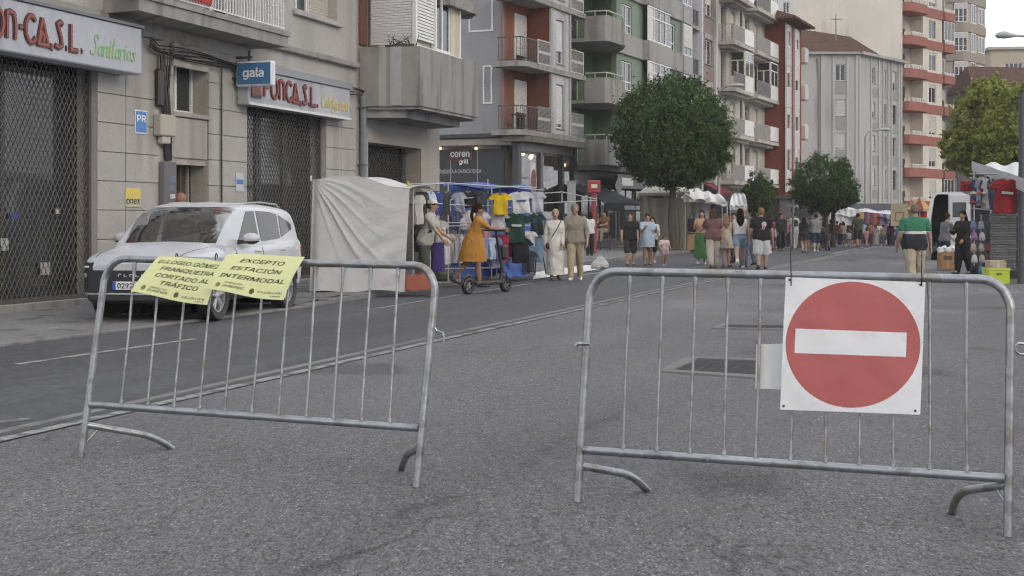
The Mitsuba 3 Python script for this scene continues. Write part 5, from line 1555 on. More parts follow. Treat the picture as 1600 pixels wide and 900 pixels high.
lin = shrink(0.922, 0.056, 0.71) - shrink(0.905, 0.07, 0.60) - wsb - mbox(-2.1, -1.7, -0.62, 0.62, 1.13, 1.5)
for y0, y1 in ((0.5, 1.0), (-1.0, -0.5)):
    for w in win:
        lin = lin - side_prism(w, y0, y1)
cpart('interior_lining', lin, 'm_satin', (0.05, 0.05, 0.05), 28)
cpart('dashboard', cbx(0.52, 0.95, -0.70, 0.70, 0.78, 0.985, 0.05), 'm_satin', (0.035, 0.034, 0.034), 0)
sw_ = trimesh.creation.torus(0.18, 0.016, 28, 8)
sw_.apply_transform(trimesh.transformations.rotation_matrix(math.radians(65), (0, 1, 0)))
sw_.apply_translation((0.40, 0.36, 1.0))
cpart('steering_wheel', sw_, 'm_satin', (0.03, 0.03, 0.03), 40)
for (x, y) in ((-0.25, 0.36), (-0.25, -0.36), (-1.12, 0.4), (-1.12, -0.4)):
    sk_ = cpart('seat', union_([cbx(x - 0.1, x + 0.08, y - 0.24, y + 0.24, 0.62, 1.18, 0.06), cbx(x - 0.02, x + 0.45, y - 0.24, y + 0.24, 0.55, 0.72, 0.05)]), 'm_satin', (0.045, 0.043, 0.042), 0)
    cpart('headrest', cbx(x - 0.10, x + 0.0, y - 0.12, y + 0.12, 1.20, 1.36, 0.04), 'm_satin', (0.045, 0.043, 0.042), 0, parent=sk_)
mr_ = cpart('rear_view_mirror', cbx(0.30, 0.33, -0.11, 0.11, 1.42, 1.49, 0.01), 'm_satin', (0.03, 0.03, 0.03), 0)
for y0, y1 in ((0.5, 1.0), (-1.0, -0.5)):
    for i, w in enumerate(win):
        cpart('side_window', shell ^ side_prism(w, y0, y1), 'm_carglass', None, 20)
cglass('windscreen', shell ^ wsb)
cglass('rear_window', shell ^ mbox(-2.02, -1.74, -0.6, 0.6, 1.15, 1.48))
# bonnet line, front mask, grille, lights
def plate_front(x0, x1, y0, y1, z0, z1, c=0.02):
    return cbx(x0, x1, y0, y1, z0, z1, c)


front2 = MF(loft([(x, [(p[0] * 1.006, p[1] + 0.004) for p in pr]) for x, pr in [(x, [(0, sill(x)), (hw(x) * 0.86, sill(x)), (hw(x) * 0.955, sill(x) + 0.06), (hw(x) * 0.99, sill(x) + 0.2), (hw(x), sill(x) + 0.38), (hw(x) * 0.985, belt(x) - 0.10), (hw(x) * 0.955, belt(x) - 0.02), (hw(x) * 0.90, belt(x) + 0.015), (hw(x) * 0.55, top(x) - 0.004), (0, top(x) + 0.01)]) for x in np.linspace(1.5, 2.1, 12)] + [(2.112, [(0, 0.31), (0.55, 0.31), (0.60, 0.36), (0.62, 0.5), (0.63, 0.66), (0.62, 0.68), (0.60, 0.72), (0.58, 0.735), (0.3, 0.77), (0, 0.785)])]]))
fsh = front2 - MB_
gr = cpart('grille', fsh ^ mbox(1.8, 2.2, -0.66, 0.66, 0.40, 0.70), 'm_satin', (0.02, 0.02, 0.022), 25)
cpart('lower_intake', fsh ^ mbox(1.8, 2.2, -0.6, 0.6, 0.28, 0.37), 'm_satin', (0.025, 0.025, 0.027), 25)
for s in (1, -1):
    y = sorted((s * 0.56, s * 0.9))
    hl = cpart('headlight', fsh ^ mbox(1.66, 2.2, y[0], y[1], 0.66, 0.80), 'm_carglass', None, 25)
    yy = sorted((s * 0.62, s * 0.82))
    cpart('light_strip', fsh.translate((0.004, s * 0.004, 0.002)) ^ mbox(1.75, 2.2, yy[0], yy[1], 0.73, 0.755), 'm_gloss', (0.7, 0.72, 0.75), 25, parent=hl)
    yy = sorted((s * 0.64, s * 0.9))
    cpart('side_vent', fsh ^ mbox(1.72, 2.2, yy[0], yy[1], 0.40, 0.60), 'm_satin', (0.03, 0.03, 0.033), 25)
    yy = sorted((s * 0.70, s * 0.86))
    cpart('vent_trim', fsh.translate((0.006, s * 0.006, 0)) ^ mbox(1.72, 2.2, yy[0], yy[1], 0.37, 0.395), 'm_gloss', WHT, 25)
cpart('bumper_trim', cbx(2.09, 2.125, -0.5, 0.5, 0.375, 0.405, 0.008), 'm_metal', (0.5, 0.5, 0.5), 0)
pk = cpart('number_plate', cbx(2.108, 2.13, -0.26, 0.26, 0.445, 0.555, 0.004), 'm_satin', (0.62, 0.63, 0.65), 0)
cpart('plate_band', cbx(2.129, 2.133, -0.26, -0.215, 0.447, 0.553, 0.001), 'm_satin', (0.03, 0.09, 0.42), 0, parent=pk)


def ctext(t, y0, y1, z, h, x, col, par, name='lettering'):
    m = meshkit.text_mesh(t, h, 0.003, True)
    lo, hi = m.bounds
    k = (y1 - y0) / (hi[0] - lo[0])
    m.apply_transform(np.array([[0, 0, 1, x], [k, 0, 0, y0 - lo[0] * k], [0, 1, 0, z], [0, 0, 0, 1.0]]))
    return part(par, name, CT(m), 'm_satin', col)


ctext('0292', -0.19, 0.03, 0.468, 0.065, 2.131, (0.02, 0.02, 0.02), pk)
for k in range(5):      # the badge's letters, too small in the photograph to be read
    part(gr, 'badge_letter', CT(cat([cbx(2.114, 2.121, -0.19 + 0.083 * k, -0.178 + 0.083 * k, 0.615, 0.655, 0.002), cbx(2.114, 2.121, -0.178 + 0.083 * k, -0.14 + 0.083 * k, 0.645 - 0.03 * (k % 2), 0.655 - 0.03 * (k % 2), 0.002)])), 'm_satin', (0.45, 0.45, 0.46))
# wheels
for x in WX:
    for s in (1, -1):
        yo = s * 0.865
        wk = uniq(CAR + '__wheel')
        tp = [(WR, 0.0), (WR, 0.19), (WR - 0.02, 0.215), (0.235, 0.22), (0.235, 0.0)]
        prof = np.array([(0.225, 0.01), (0.31, 0.0), (WR - 0.005, 0.02), (WR, 0.04), (WR, 0.17), (WR - 0.005, 0.195), (0.31, 0.215), (0.225, 0.205), (0.225, 0.01)])
        tyre = trimesh.creation.revolve(prof, sections=40)
        M = np.array([[1, 0, 0, x], [0, 0, s, yo - s * 0.213], [0, 1, 0, WR], [0, 0, 0, 1.0]])
        tyre.apply_transform(M)
        scene[wk] = shape(CT(tyre), 'm_satin', (0.022, 0.022, 0.023), 40)
        rim = [trimesh.creation.revolve(np.array([(0.20, 0.03), (0.228, 0.02), (0.228, 0.19), (0.20, 0.19), (0.20, 0.03)]), sections=36), trimesh.creation.revolve(np.array([(0.0, 0.13), (0.055, 0.13), (0.06, 0.18), (0.0, 0.195)]), sections=20)]
        for k in range(5):
            for dd_ in (-0.16, 0.16):
                a_ = k * 2 * math.pi / 5 + 0.3
                sp_ = cbx(0.04, 0.212, -0.017, 0.017, 0.15, 0.185, 0.006)
                sp_.apply_transform(trimesh.transformations.rotation_matrix(a_ + dd_, (0, 0, 1)))
                rim.append(sp_)
        rim = cat(rim)
        rim.apply_transform(M)
        part(wk, 'rim', CT(rim), 'm_metal', (0.55, 0.55, 0.56))
        ds = trimesh.creation.cylinder(0.19, 0.02, sections=28)
        ds.apply_translation((0, 0, 0.06))
        ds.apply_transform(M)
        part(wk, 'brake_disc', CT(ds), 'm_satin', (0.07, 0.07, 0.07))
part(CAR, 'wheel_arch_liner', CT(cat([trimesh.creation.box((0.9, 0.5, 0.7), transform=trimesh.transformations.translation_matrix((x, s * 0.33, 0.46))) for x in WX for s in (1, -1)])), 'm_matte', (0.012, 0.012, 0.012), stuff=True)
for s in (1, -1):
    mm = (m3.Manifold.sphere(1, 24).scale((0.11, 0.125, 0.082)).translate((0.50, s * 0.99, 1.10))) ^ mbox(0.36, 0.7, -2, 2, 1.0, 1.3)
    mk = cpart('mirror', mm ^ mbox(0.3, 0.8, -2, 2, 1.065, 1.3), 'm_gloss', WHT, 40)
    cpart('mirror_base', (mm ^ mbox(0.3, 0.8, -2, 2, 0.9, 1.064)) + m3.Manifold.cube((0.1, 0.16, 0.05)).translate((0.47, s * 0.86 - 0.08, 1.03)), 'm_satin', (0.03, 0.03, 0.03), 40, parent=mk)
    cpart('roof_rail', tube([(-0.1, s * 0.60, 1.57), (-0.2, s * 0.605, 1.605), (-0.7, s * 0.61, 1.625), (-1.35, s * 0.6, 1.60), (-1.5, s * 0.59, 1.55)], 0.014, 8), 'm_satin', (0.3, 0.3, 0.31), 40)
    for x in (-0.05, -1.0):
        cpart('door_handle', cbx(x - 0.1, x + 0.1, s * 0.865 - 0.012, s * 0.865 + 0.018, 0.90, 0.93, 0.008), 'm_gloss', WHT, 30)
    seams = [tube([(x, s * (hw(x) + 0.0) * f_, z) for z, f_ in ((0.40, 0.996), (0.62, 1.0005), (0.80, 0.993), (0.9, 0.987), (0.975, 0.955))], 0.0035, 4) for x in (0.72, -0.24)]
    part(CAR, 'door_seam', CT(cat(seams)), 'm_matte', (0.05, 0.05, 0.05), stuff=True)
hs_ = []
for s in (1, -1):
    hs_.append(tube([(x, s * 0.66 * (1 - 0.10 * (x - 1.0)), top(x) * 0.30 + belt(x) * 0.70 + 0.022) for x in np.linspace(1.0, 1.95, 9)], 0.004, 4))
part(CAR, 'bonnet_seam', CT(cat(hs_)), 'm_matte', (0.05, 0.05, 0.05), stuff=True)
fl_ = trimesh.creation.cylinder(0.075, 0.012, sections=24)
fl_.apply_transform(np.array([[1, 0, 0, -1.62], [0, 0, 1, hw(-1.62) * 0.985], [0, 1, 0, 0.97], [0, 0, 0, 1.0]]))
cpart('fuel_flap', fl_, 'm_gloss', (0.58, 0.59, 0.61), 40)
for s in (1, -1):
    cpart('wiper', tube([(0.98, s * 0.05 - 0.2, 1.045), (0.86, s * 0.25 - 0.1, 1.125), (0.78, s * 0.3 + 0.1, 1.19)], 0.008, 5), 'm_satin', (0.02, 0.02, 0.02), 40)
cpart('rear_light', (MF(loft([(x, [(p[0] * 1.004, p[1]) for p in pr]) for x, pr in [(x, [(0, 0.8), (hw(x), 0.8), (hw(x), 0.95), (0, 0.95)]) for x in np.linspace(-2.09, -1.8, 6)]])) ^ mbox(-2.2, -1.82, -1, 1, 0.86, 0.95)) - MB_, 'm_satin', (0.3, 0.02, 0.02), 30)
# ---------------------------------------------------------------- trees
def crown(c, rad, n, size, seed, cols, lump=0.12, flat=0.8, shell=0.62):
    rg = np.random.default_rng(seed)
    # leaves gather in tufts on the outside of the crown, with a looser filling within
    nt = max(60, int(n / 42))
    dt = rg.normal(size=(nt, 3))
    dt /= np.linalg.norm(dt, axis=1, keepdims=True)
    lum = meshkit.fbm(dt * 2.3 + seed, 3, seed)
    rt = (shell + (1 - shell) * rg.random(nt) ** 0.45) * (1 + lump * 2.2 * (lum - 0.5)) * rg.uniform(1 - lump * 0.5, 1 + lump * 0.5, nt)
    ct = dt * rt[:, None]
    tone = 0.55 * rg.random(nt) + 0.45 * meshkit.noise(ct * 2.4 + 5, seed + 3)
    w = rg.integers(0, nt, n)
    d = dt[w] + rg.normal(scale=0.3, size=(n, 3))
    d /= np.linalg.norm(d, axis=1, keepdims=True)
    p = ct[w] + rg.normal(size=(n, 3)) * rg.uniform(0.035, 0.085, n)[:, None]
    inside = rg.random(n) < 0.16
    q = rg.normal(size=(n, 3))
    q = q / np.linalg.norm(q, axis=1, keepdims=True) * (rg.random(n) ** 0.5 * 0.85)[:, None]
    p[inside] = q[inside]
    low = p[:, 2] < 0
    p[low, 2] *= flat
    p = p * np.asarray(rad) + np.asarray(c)
    nrm = d + rg.normal(scale=0.75, size=(n, 3))
    nrm /= np.linalg.norm(nrm, axis=1, keepdims=True)
    a = np.cross(nrm, rg.normal(size=(n, 3)))
    a /= np.linalg.norm(a, axis=1, keepdims=True)
    b = np.cross(nrm, a)
    s = size * rg.uniform(0.6, 1.25, n)[:, None]
    V = np.stack([p - a * s, p - b * s * 0.42, p + a * s, p + b * s * 0.42], 1).reshape(-1, 3)
    i = np.arange(n)[:, None] * 4
    Fc = np.concatenate([i + [0, 1, 2], i + [0, 2, 3]], 0)
    t = np.clip(0.5 * tone[w] + 0.5 * rg.random(n), 0, 1)[:, None]
    col = np.asarray(cols[0]) * (1 - t) + np.asarray(cols[1]) * t
    m = trimesh.Trimesh(V, Fc, process=False)
    return m, np.repeat(col, 4, 0)


def limbs(base, top, r0, c, rad, nl, seed):
    rg = np.random.default_rng(seed)
    base, top, c, rad = map(lambda x: np.asarray(x, float), (base, top, c, rad))
    bend = np.array([rg.uniform(-.1, .1), rg.uniform(-.1, .1), 0])
    ms = [tube([base, base + (top - base) * 0.08, base * 0.5 + top * 0.5 + bend, top], [r0 * 1.35, r0 * 1.02, r0 * 0.9, r0 * 0.78], 12)]
    for k in range(nl):
        a = 2 * math.pi * k / nl + rg.uniform(-.3, .3)
        tip = c + rad * np.array([math.cos(a) * rg.uniform(.35, .7), math.sin(a) * rg.uniform(.35, .7), rg.uniform(-.3, .55)])
        mid = top * 0.55 + tip * 0.45 + np.array([0, 0, 0.1 * rad[2]])
        pts = arc3(top - np.array([0, 0, 0.1]), mid, tip, 6)
        ms.append(tube(pts, np.linspace(r0 * 0.55, r0 * 0.12, 6), 7))
        for j in range(2):
            t2 = tip + rad * rg.uniform(-.3, .3, 3)
            ms.append(tube(arc3(pts[3], pts[4], t2, 4), np.linspace(r0 * 0.22, r0 * 0.06, 4), 5))
    return ms


def tree(label, base, trunk_top, r0, cs, n, size, seed, cols, **kw):
    k = thing('tree', label, 'tree')
    ms = limbs(base, trunk_top, r0, cs[0][0], cs[0][1], 7, seed)
    part(k, 'trunk', ms[0], 'm_bark', smooth=50)
    part(k, 'limbs', cat(ms[1:]), 'm_bark', smooth=50, stuff=True)
    ml, cl = [], []
    tot = sum(np.prod(r) ** (2 / 3) for _, r in cs)
    for i, (c, rad) in enumerate(cs):
        m, co = crown(c, rad, int(n * np.prod(rad) ** (2 / 3) / tot), size, seed + i, cols, **kw)
        ml.append(m)
        cl.append(co)
    part(k, 'crown', cat(ml), 'm_leaf', np.vstack(cl), stuff=True)


def bark_color(p, n, uv):
    a = fbm(p.x * 9, p.y * 9, p.z * 3, 3)
    return mix((0.045, 0.04, 0.034), (0.13, 0.115, 0.095), a)


scene['m_bark'] = two({'type': 'diffuse', 'reflectance': proc(bark_color)})
DG = ((0.025, 0.048, 0.018), (0.105, 0.16, 0.062))
t0 = P(1052, 393, 57.5)
t0[2] = 0.05
cz = P(1049, 205, 57.5)
tree('large round clipped street tree with dense dark foliage, in front of the green house', t0, P(1052, 288, 57.5), 0.17, [(cz, (2.4, 2.4, 2.2)), (cz + [0.15, -.1, -0.85], (2.2, 2.2, 1.55))], 46000, 0.09, 11, DG, lump=0.045, flat=0.95, shell=0.74)
t0 = P(1291, 384, 68)
t0[2] = 0.0
cz = P(1287, 290, 68)
tree('smaller round street tree with a dark crown, in front of the grey house', t0, P(1290, 340, 68), 0.14, [(cz + [0, 0, -0.25], (1.62, 1.6, 1.75)), (cz + [0.1, 0.0, -0.55], (1.55, 1.5, 0.95))], 20000, 0.085, 23, DG, lump=0.07, flat=0.6, shell=0.7)
t0 = P(1187, 375, 80)
t0[2] = 0.1
cz = P(1186, 305, 80)
tree('small dark street tree half hidden behind the strolling group', t0, P(1187, 335, 80), 0.1, [(cz, (0.95, 0.95, 1.25))], 5000, 0.1, 37, DG, lump=0.2)
YG = ((0.12, 0.15, 0.036), (0.40, 0.42, 0.12))
for (px, py, D, r, lab, sd) in ((1546, 200, 58, (1.75, 1.7, 1.9), 'yellow green leafy tree on the right, nearer the towers', 41), (1606, 205, 54, (1.7, 1.7, 1.75), 'yellow green leafy tree cut by the right frame edge', 53), (1575, 225, 63, (2.3, 2.0, 1.6), 'darker yellow green tree low behind the right market stall', 67)):
    c = P(px, py, D)
    b = c.copy()
    b[2] = 0
    tree(lab, b, c + [0, 0, -r[2] * 0.8], 0.16, [(c, r), (c + [-0.55 * r[0], 0.2, -0.45 * r[2]], (r[0] * 0.62, 1.1, r[2] * 0.6)), (c + [0.35 * r[0], -0.3, 0.35 * r[2]], (r[0] * 0.6, 1.0, r[2] * 0.6)), (c + [-0.1 * r[0], -0.5, 0.6 * r[2]], (r[0] * 0.5, .9, r[2] * 0.5))], 13000, 0.12, sd, YG, lump=0.26, shell=0.5)


# ---------------------------------------------------------------- people
SEG = 12
_SP = m3.Manifold.sphere(1.0, SEG).to_mesh().vert_properties[:, :3]


def ball(p, r):
    p = np.asarray(p, float)
    return m3.Manifold.hull_points(_SP * np.asarray(r) + p)


def bone(*pr):
    return m3.Manifold.hull_points(np.vstack([_SP * np.asarray(r) + np.asarray(p, float) for p, r in pr]))


def union(ms):
    return m3.Manifold.batch_boolean(list(ms), m3.OpType.Add)


def soft(man, L, it=5):
    man = man.refine_to_length(L)
    q = man.to_mesh()
    m = trimesh.Trimesh(q.vert_properties[:, :3].astype(float), q.tri_verts, process=False)
    trimesh.smoothing.filter_taubin(m, lamb=0.5, nu=0.53, iterations=it)
    return m


def rotx(v, a):
    """swing a downward vector forward (+y) by the angle a"""
    c, s = math.cos(a), math.sin(a)
    return np.array([v[0], v[1] * c - v[2] * s, v[1] * s + v[2] * c])


SK = (0.36, 0.23, 0.165)


def person(label, pos, H, yaw, legs=((0.25, 0.1), (-0.2, 0.25)), arms=((0.1, 0.12, 0.3), (-0.1, 0.12, 0.3)), lean=0.0, female=False, skin=SK, hair=('short', (0.03, 0.022, 0.018)),
           top=None, sleeve='short', topcol=(0.5, 0.5, 0.5), hem=0.5, bottom='trousers', botcol=(0.1, 0.1, 0.1), skirt=0.3, shoes=(0.05, 0.05, 0.05), head_turn=0.0, stripes=None, group=None, build=1.0, sit=False, extras=None, flare=1.0):
    """local frame: x to the person's right, y forward, z up, in units of the height; legs (thigh swing, knee bend), arms (swing, spread, elbow) as right, left"""
    k = thing('person', label, 'person', group)
    rp = random.Random(label)
    arms = tuple((a_ + rp.uniform(-.12, .12), max(0.04, s_ + rp.uniform(-.05, .05)), max(0.05, e_ + rp.uniform(-.1, .3))) for a_, s_, e_ in arms)
    if not sit:
        legs = tuple((a_ + rp.uniform(-.07, .07), max(0.03, k_ + rp.uniform(-.04, .1))) for a_, k_ in legs)
    head_turn += rp.uniform(-.3, .3)
    tilt = rp.uniform(-.03, .03)
    sw, hwid = (0.096 if female else 0.110) * build, 0.052 * build
    hip = np.array([0, 0, 0.515])
    D3 = lambda v: np.asarray(v, float)
    down = D3([0, 0, -1])
    up = rotx(D3([0, 0, 1]), -lean) + D3([tilt, 0, 0])
    J = {}
    for s, nm, (a, kb) in ((1, 'R', legs[0]), (-1, 'L', legs[1])):
        h = hip + [s * hwid, 0, 0]
        kn = h + rotx(down, a) * 0.245 + [s * 0.004, 0, 0]
        an = kn + rotx(down, a - kb) * 0.235
        J['h' + nm], J['k' + nm], J['a' + nm] = h, kn, an
        J['t' + nm] = an + rotx(D3([s * 0.012, 0.10, -0.022]), (a - kb) * 0.6)
    if not sit:
        low = min(J['aR'][2], J['aL'][2]) - 0.036
        dz = np.array([0, 0, -low])
        hip = hip + dz
        for q in list(J):
            J[q] = J[q] + dz
    wst, chs, nk = hip + up * 0.10, hip + up * 0.22, hip + up * 0.335
    sh = hip + up * 0.298
    hd = hip + up * 0.335 + rotx(D3([0, 0, 1]), -lean * 0.3) * 0.082 + [0, 0.012, 0]
    for s, nm, (a, sp, el) in ((1, 'R', arms[0]), (-1, 'L', arms[1])):
        S = sh + [s * sw, 0, -0.008]
        v = rotx(D3([0, 0, -1]), a + lean * 0.5)
        v = v + [s * sp, 0, 0]
        v /= np.linalg.norm(v)
        E = S + v * 0.172
        w = rotx(v, el) + [-s * 0.25 * min(el, 1.2) - s * sp * 0.3, 0, 0]
        w /= np.linalg.norm(w)
        Wp = E + w * 0.148
        J['s' + nm], J['e' + nm], J['w' + nm], J['d' + nm] = S, E, Wp, w
    b = build
    tor = [((hip + [hwid * 1.05, 0, 0.012]), 0.056 * b), ((hip + [-hwid * 1.05, 0, 0.012]), 0.056 * b)]
    ww = 0.034 if female else 0.045
    tor2 = [(wst + [ww * b, 0, 0], 0.052 * b), (wst + [-ww * b, 0, 0], 0.052 * b)]
    tor3 = [(chs + [0.055 * b, 0.006, 0], 0.056 * b), (chs + [-0.055 * b, 0.006, 0], 0.056 * b)]
    tor4 = [(sh + [sw * 0.84, 0, -0.022], 0.032 * b), (sh + [-sw * 0.84, 0, -0.022], 0.032 * b), (sh + up * 0.014, 0.032)]
    body = [bone(*tor, *tor2), bone(*tor2, *tor3), bone(*tor3, *tor4), bone((sh + up * 0.005, 0.034), (nk, 0.029), (hd + [0, -0.006, -0.035], 0.031))]
    hR = m3.Manifold.hull_points(np.vstack([_SP * [0.046, 0.056, 0.056] + hd + [0, -0.004, 0.014], _SP * [0.036, 0.042, 0.04] + hd + [0, 0.012, -0.03], _SP * 0.018 + hd + [0, 0.028, -0.05]]))
    ct, stn = math.cos(head_turn), math.sin(head_turn)

    def ht(p):
        p = D3(p)
        return hd + [p[0] * ct - p[1] * stn, p[0] * stn + p[1] * ct, p[2]]
    body += [hR, bone((ht([0, 0.053, 0.0]), 0.006), (ht([0, 0.064, -0.016]), 0.009), (ht([0, 0.05, -0.018]), 0.011))]
    for s in (1, -1):
        body.append(ball(ht([s * 0.049, -0.004, -0.006]), (0.007, 0.012, 0.018)))
    for nm in 'RL':
        body += [bone((J['h' + nm], 0.058 * b), (J['k' + nm] * 0.5 + J['h' + nm] * 0.5, 0.047 * b), (J['k' + nm], 0.036 * b)), bone((J['k' + nm], 0.036 * b), (J['k' + nm] * 0.68 + J['a' + nm] * 0.32 + [0, -0.008, 0], 0.035 * b), (J['a' + nm], 0.022)),
                 bone((J['a' + nm], 0.024), (J['t' + nm], 0.015), (J['a' + nm] + [0, -0.02, -0.02], 0.016))]
        body += [bone((J['s' + nm], 0.031 * b), (J['e' + nm], 0.023 * b)), bone((J['e' + nm], 0.023 * b), (J['e' + nm] * 0.7 + J['w' + nm] * 0.3, 0.0225 * b), (J['w' + nm], 0.0155))]
    sm = soft(union(body), 0.03)
    hands = []
    for s, nm in ((1, 'R'), (-1, 'L')):
        w, d = J['w' + nm], J['d' + nm]
        side = np.cross(d, [s * 1.0, 0.15, 0])
        side /= np.linalg.norm(side) + 1e-9
        inn = np.cross(d, side) * 1.0
        pe = w + d * 0.05
        hands.append(bone((w, 0.0145), (pe + side * 0.015, 0.0095), (pe - side * 0.015, 0.0095)))
        curl = inn * (1 if (inn @ np.array([-s, 0.3, 0])) > 0 else -1)
        for q, ln in ((-0.018, 0.036), (-0.006, 0.043), (0.006, 0.041), (0.018, 0.032)):
            f0 = pe + side * q
            f1 = f0 + d * ln * 0.55 + curl * 0.006
            f2 = f1 + d * ln * 0.40 + curl * 0.014
            hands.append(bone((f0, 0.0062), (f1, 0.0056)))
            hands.append(bone((f1, 0.0056), (f2, 0.0046)))
        fwd = side if side[1] > 0 else -side
        hands.append(bone((w + d * 0.015 + fwd * 0.012, 0.0078), (w + d * 0.04 + fwd * 0.026, 0.0062)))
        hands.append(bone((w + d * 0.04 + fwd * 0.026, 0.0062), (w + d * 0.062 + fwd * 0.028, 0.005)))
    try:
        sm = cat([MF(sm) + union(hands)])
    except Exception:
        sm = cat([sm] + [cat([h]) for h in hands])
    M = np.eye(4)
    c, s_ = math.cos(yaw), math.sin(yaw)
    M[:3, :3] = np.array([[c, -s_, 0], [s_, c, 0], [0, 0, 1]]) * H
    M[:3, 3] = pos

    def W(m):
        m = cat([m]) if hasattr(m, 'to_mesh') else m.copy()
        m.apply_transform(M)
        return m
    def pp(name, m, col, mat='m_cloth', smooth=45, **kw):
        if name in ('shirt', 'trousers', 'shorts', 'dress', 'skirt'):     # creases
            m = m.copy()
            q = m.vertices + rp.uniform(0, 50)
            m.vertices = m.vertices + m.vertex_normals * ((meshkit.fbm(q * np.array([26, 26, 15]), 3, 2) - 0.5) * 0.017)[:, None]
        return part(k, name, W(m), mat, col, smooth, **kw)
    pp('body', sm, skin, 'm_satin', 50)
    g = 0.011
    # top
    if topcol is not None:
        shb = [bone(*[(p, r + g) for p, r in tor2 + tor3]), bone(*[(p, r + g) for p, r in tor3 + tor4])]
        if hem < 0.62:
            shb.append(bone(*[(p, r + g * (2.5 if hem < 0.5 else 1.4)) for p, r in tor + tor2]))
        for nm in 'RL':
            if sleeve == 'short':
                shb.append(bone((J['s' + nm], 0.040 * b), (J['s' + nm] * 0.38 + J['e' + nm] * 0.62, 0.038 * b)))
            elif sleeve == 'long':
                shb += [bone((J['s' + nm], 0.040 * b), (J['e' + nm], 0.033 * b)), bone((J['e' + nm], 0.033 * b), (J['w' + nm], 0.024))]
            elif sleeve == 'three':
                shb += [bone((J['s' + nm], 0.041 * b), (J['e' + nm], 0.036 * b)), bone((J['e' + nm], 0.036 * b), (J['e' + nm] * 0.6 + J['w' + nm] * 0.4, 0.032))]
        shm = union(shb)
        cut = hem + (hip[2] - 0.515)
        shm = shm - m3.Manifold.cube((2, 2, 1)).translate((-1, -1, cut - 1)) - ball(nk + up * 0.022 + [0, 0.018, 0], (0.040, 0.042, 0.038))
        if sleeve in ('long', 'three'):
            shm = shm + union([q for q in shb[(3 if hem < 0.62 else 2):]])
        if stripes:
            for (za, zb_, cc) in stripes:
                pc = shm ^ m3.Manifold.cube((2, 2, zb_ - za)).translate((-1, -1, za))
                pp('shirt', soft(pc, 0.035, 2), cc)
        else:
            pp('shirt', soft(shm, 0.03, 4), topcol)
    # bottom
    if bottom in ('trousers', 'shorts', 'jeans', 'long_shorts'):
        tb = [bone(*[(p, r + g * 0.9) for p, r in tor], (wst + [ww * b, 0, -0.02], 0.055 * b), (wst + [-ww * b, 0, -0.02], 0.055 * b))]
        for nm in 'RL':
            h, kn, an = J['h' + nm], J['k' + nm], J['a' + nm]
            if bottom in ('trousers', 'jeans'):
                tb += [bone((h, 0.066 * b), (kn, 0.046 * b * flare)), bone((kn, 0.046 * b * flare), (an + (kn - an) * 0.10, 0.036 * flare))]
            else:
                e = {'shorts': 0.42, 'long_shorts': 0.96}[bottom]
                tb.append(bone((h, 0.068 * b), (h * (1 - e) + kn * e, (0.063 if e < 0.6 else 0.058) * b * flare)))
        pp('trousers' if bottom in ('trousers', 'jeans') else 'shorts', soft(union(tb), 0.03, 3), botcol)
    elif bottom in ('skirt', 'dress'):
        zt = hip[2] + (0.10 if bottom == 'skirt' else 0.2)
        zh = skirt
        cx_ = (J['kR'] + J['kL']) / 2
        rings = []
        N = 28
        for i, f_ in enumerate(np.linspace(0, 1, 12)):
            z = zt * (1 - f_) + zh * f_
            hipf = smo(f_ * (zt - zh), [0, 0.10, 0.16, 0.5], [0.066, 0.080, 0.093, 0.098]) if bottom == 'dress' else smo(f_ * (zt - zh), [0, 0.08, 0.5], [0.066, 0.093, 0.097])
            r = (hipf * b) * (1 + (flare - 1) * f_ * 1.2)
            off = np.array([0, cx_[1] - hip[1], 0]) * f_ * (0.8 if zh > 0.28 else 0.6)
            sx = 1.28
            sy = (0.98 if zh > 0.28 else 0.84) + 0.08 * f_
            if zh < 0.28:
                spread = (abs(J['aR'][1] - J['aL'][1])) * 0.35 * f_
            else:
                spread = abs(J['kR'][1] - J['kL'][1]) * 0.62 * f_ ** 0.7
            rings.append([[hip[0] + off[0] + r * sx * (1 + 0.05 * f_ * math.sin(5 * t + 1)) * math.cos(t), hip[1] + off[1] + (r * sy + spread) * (1 + 0.05 * f_ * math.sin(7 * t)) * math.sin(t), z] for t in np.linspace(0, 2 * math.pi, N, endpoint=False)])
        V = np.array(rings).reshape(-1, 3)
        Fc = []
        for i in range(11):
            for j in range(N):
                q = (j + 1) % N
                Fc += [[i * N + j, (i + 1) * N + q, i * N + q], [i * N + j, (i + 1) * N + j, (i + 1) * N + q]]
        pp('skirt' if bottom == 'skirt' else 'dress', trimesh.Trimesh(V, np.array(Fc), process=False), botcol, smooth=True)
    for nm in 'RL':
        a, t_ = J['a' + nm], J['t' + nm]
        pp('shoe', union([bone((a + [0, -0.012, -0.012], 0.026), (t_ + [0, 0.002, 0.0], 0.019)), bone((a + [0, 0, 0.01], 0.026), (a + [0, 0.01, -0.015], 0.026))]) - m3.Manifold.cube((2, 2, 1)).translate((-1, -1, min(a[2], t_[2]) - 0.036 - 1)), shoes, 'm_satin')
    # hair
    st_, hc = hair
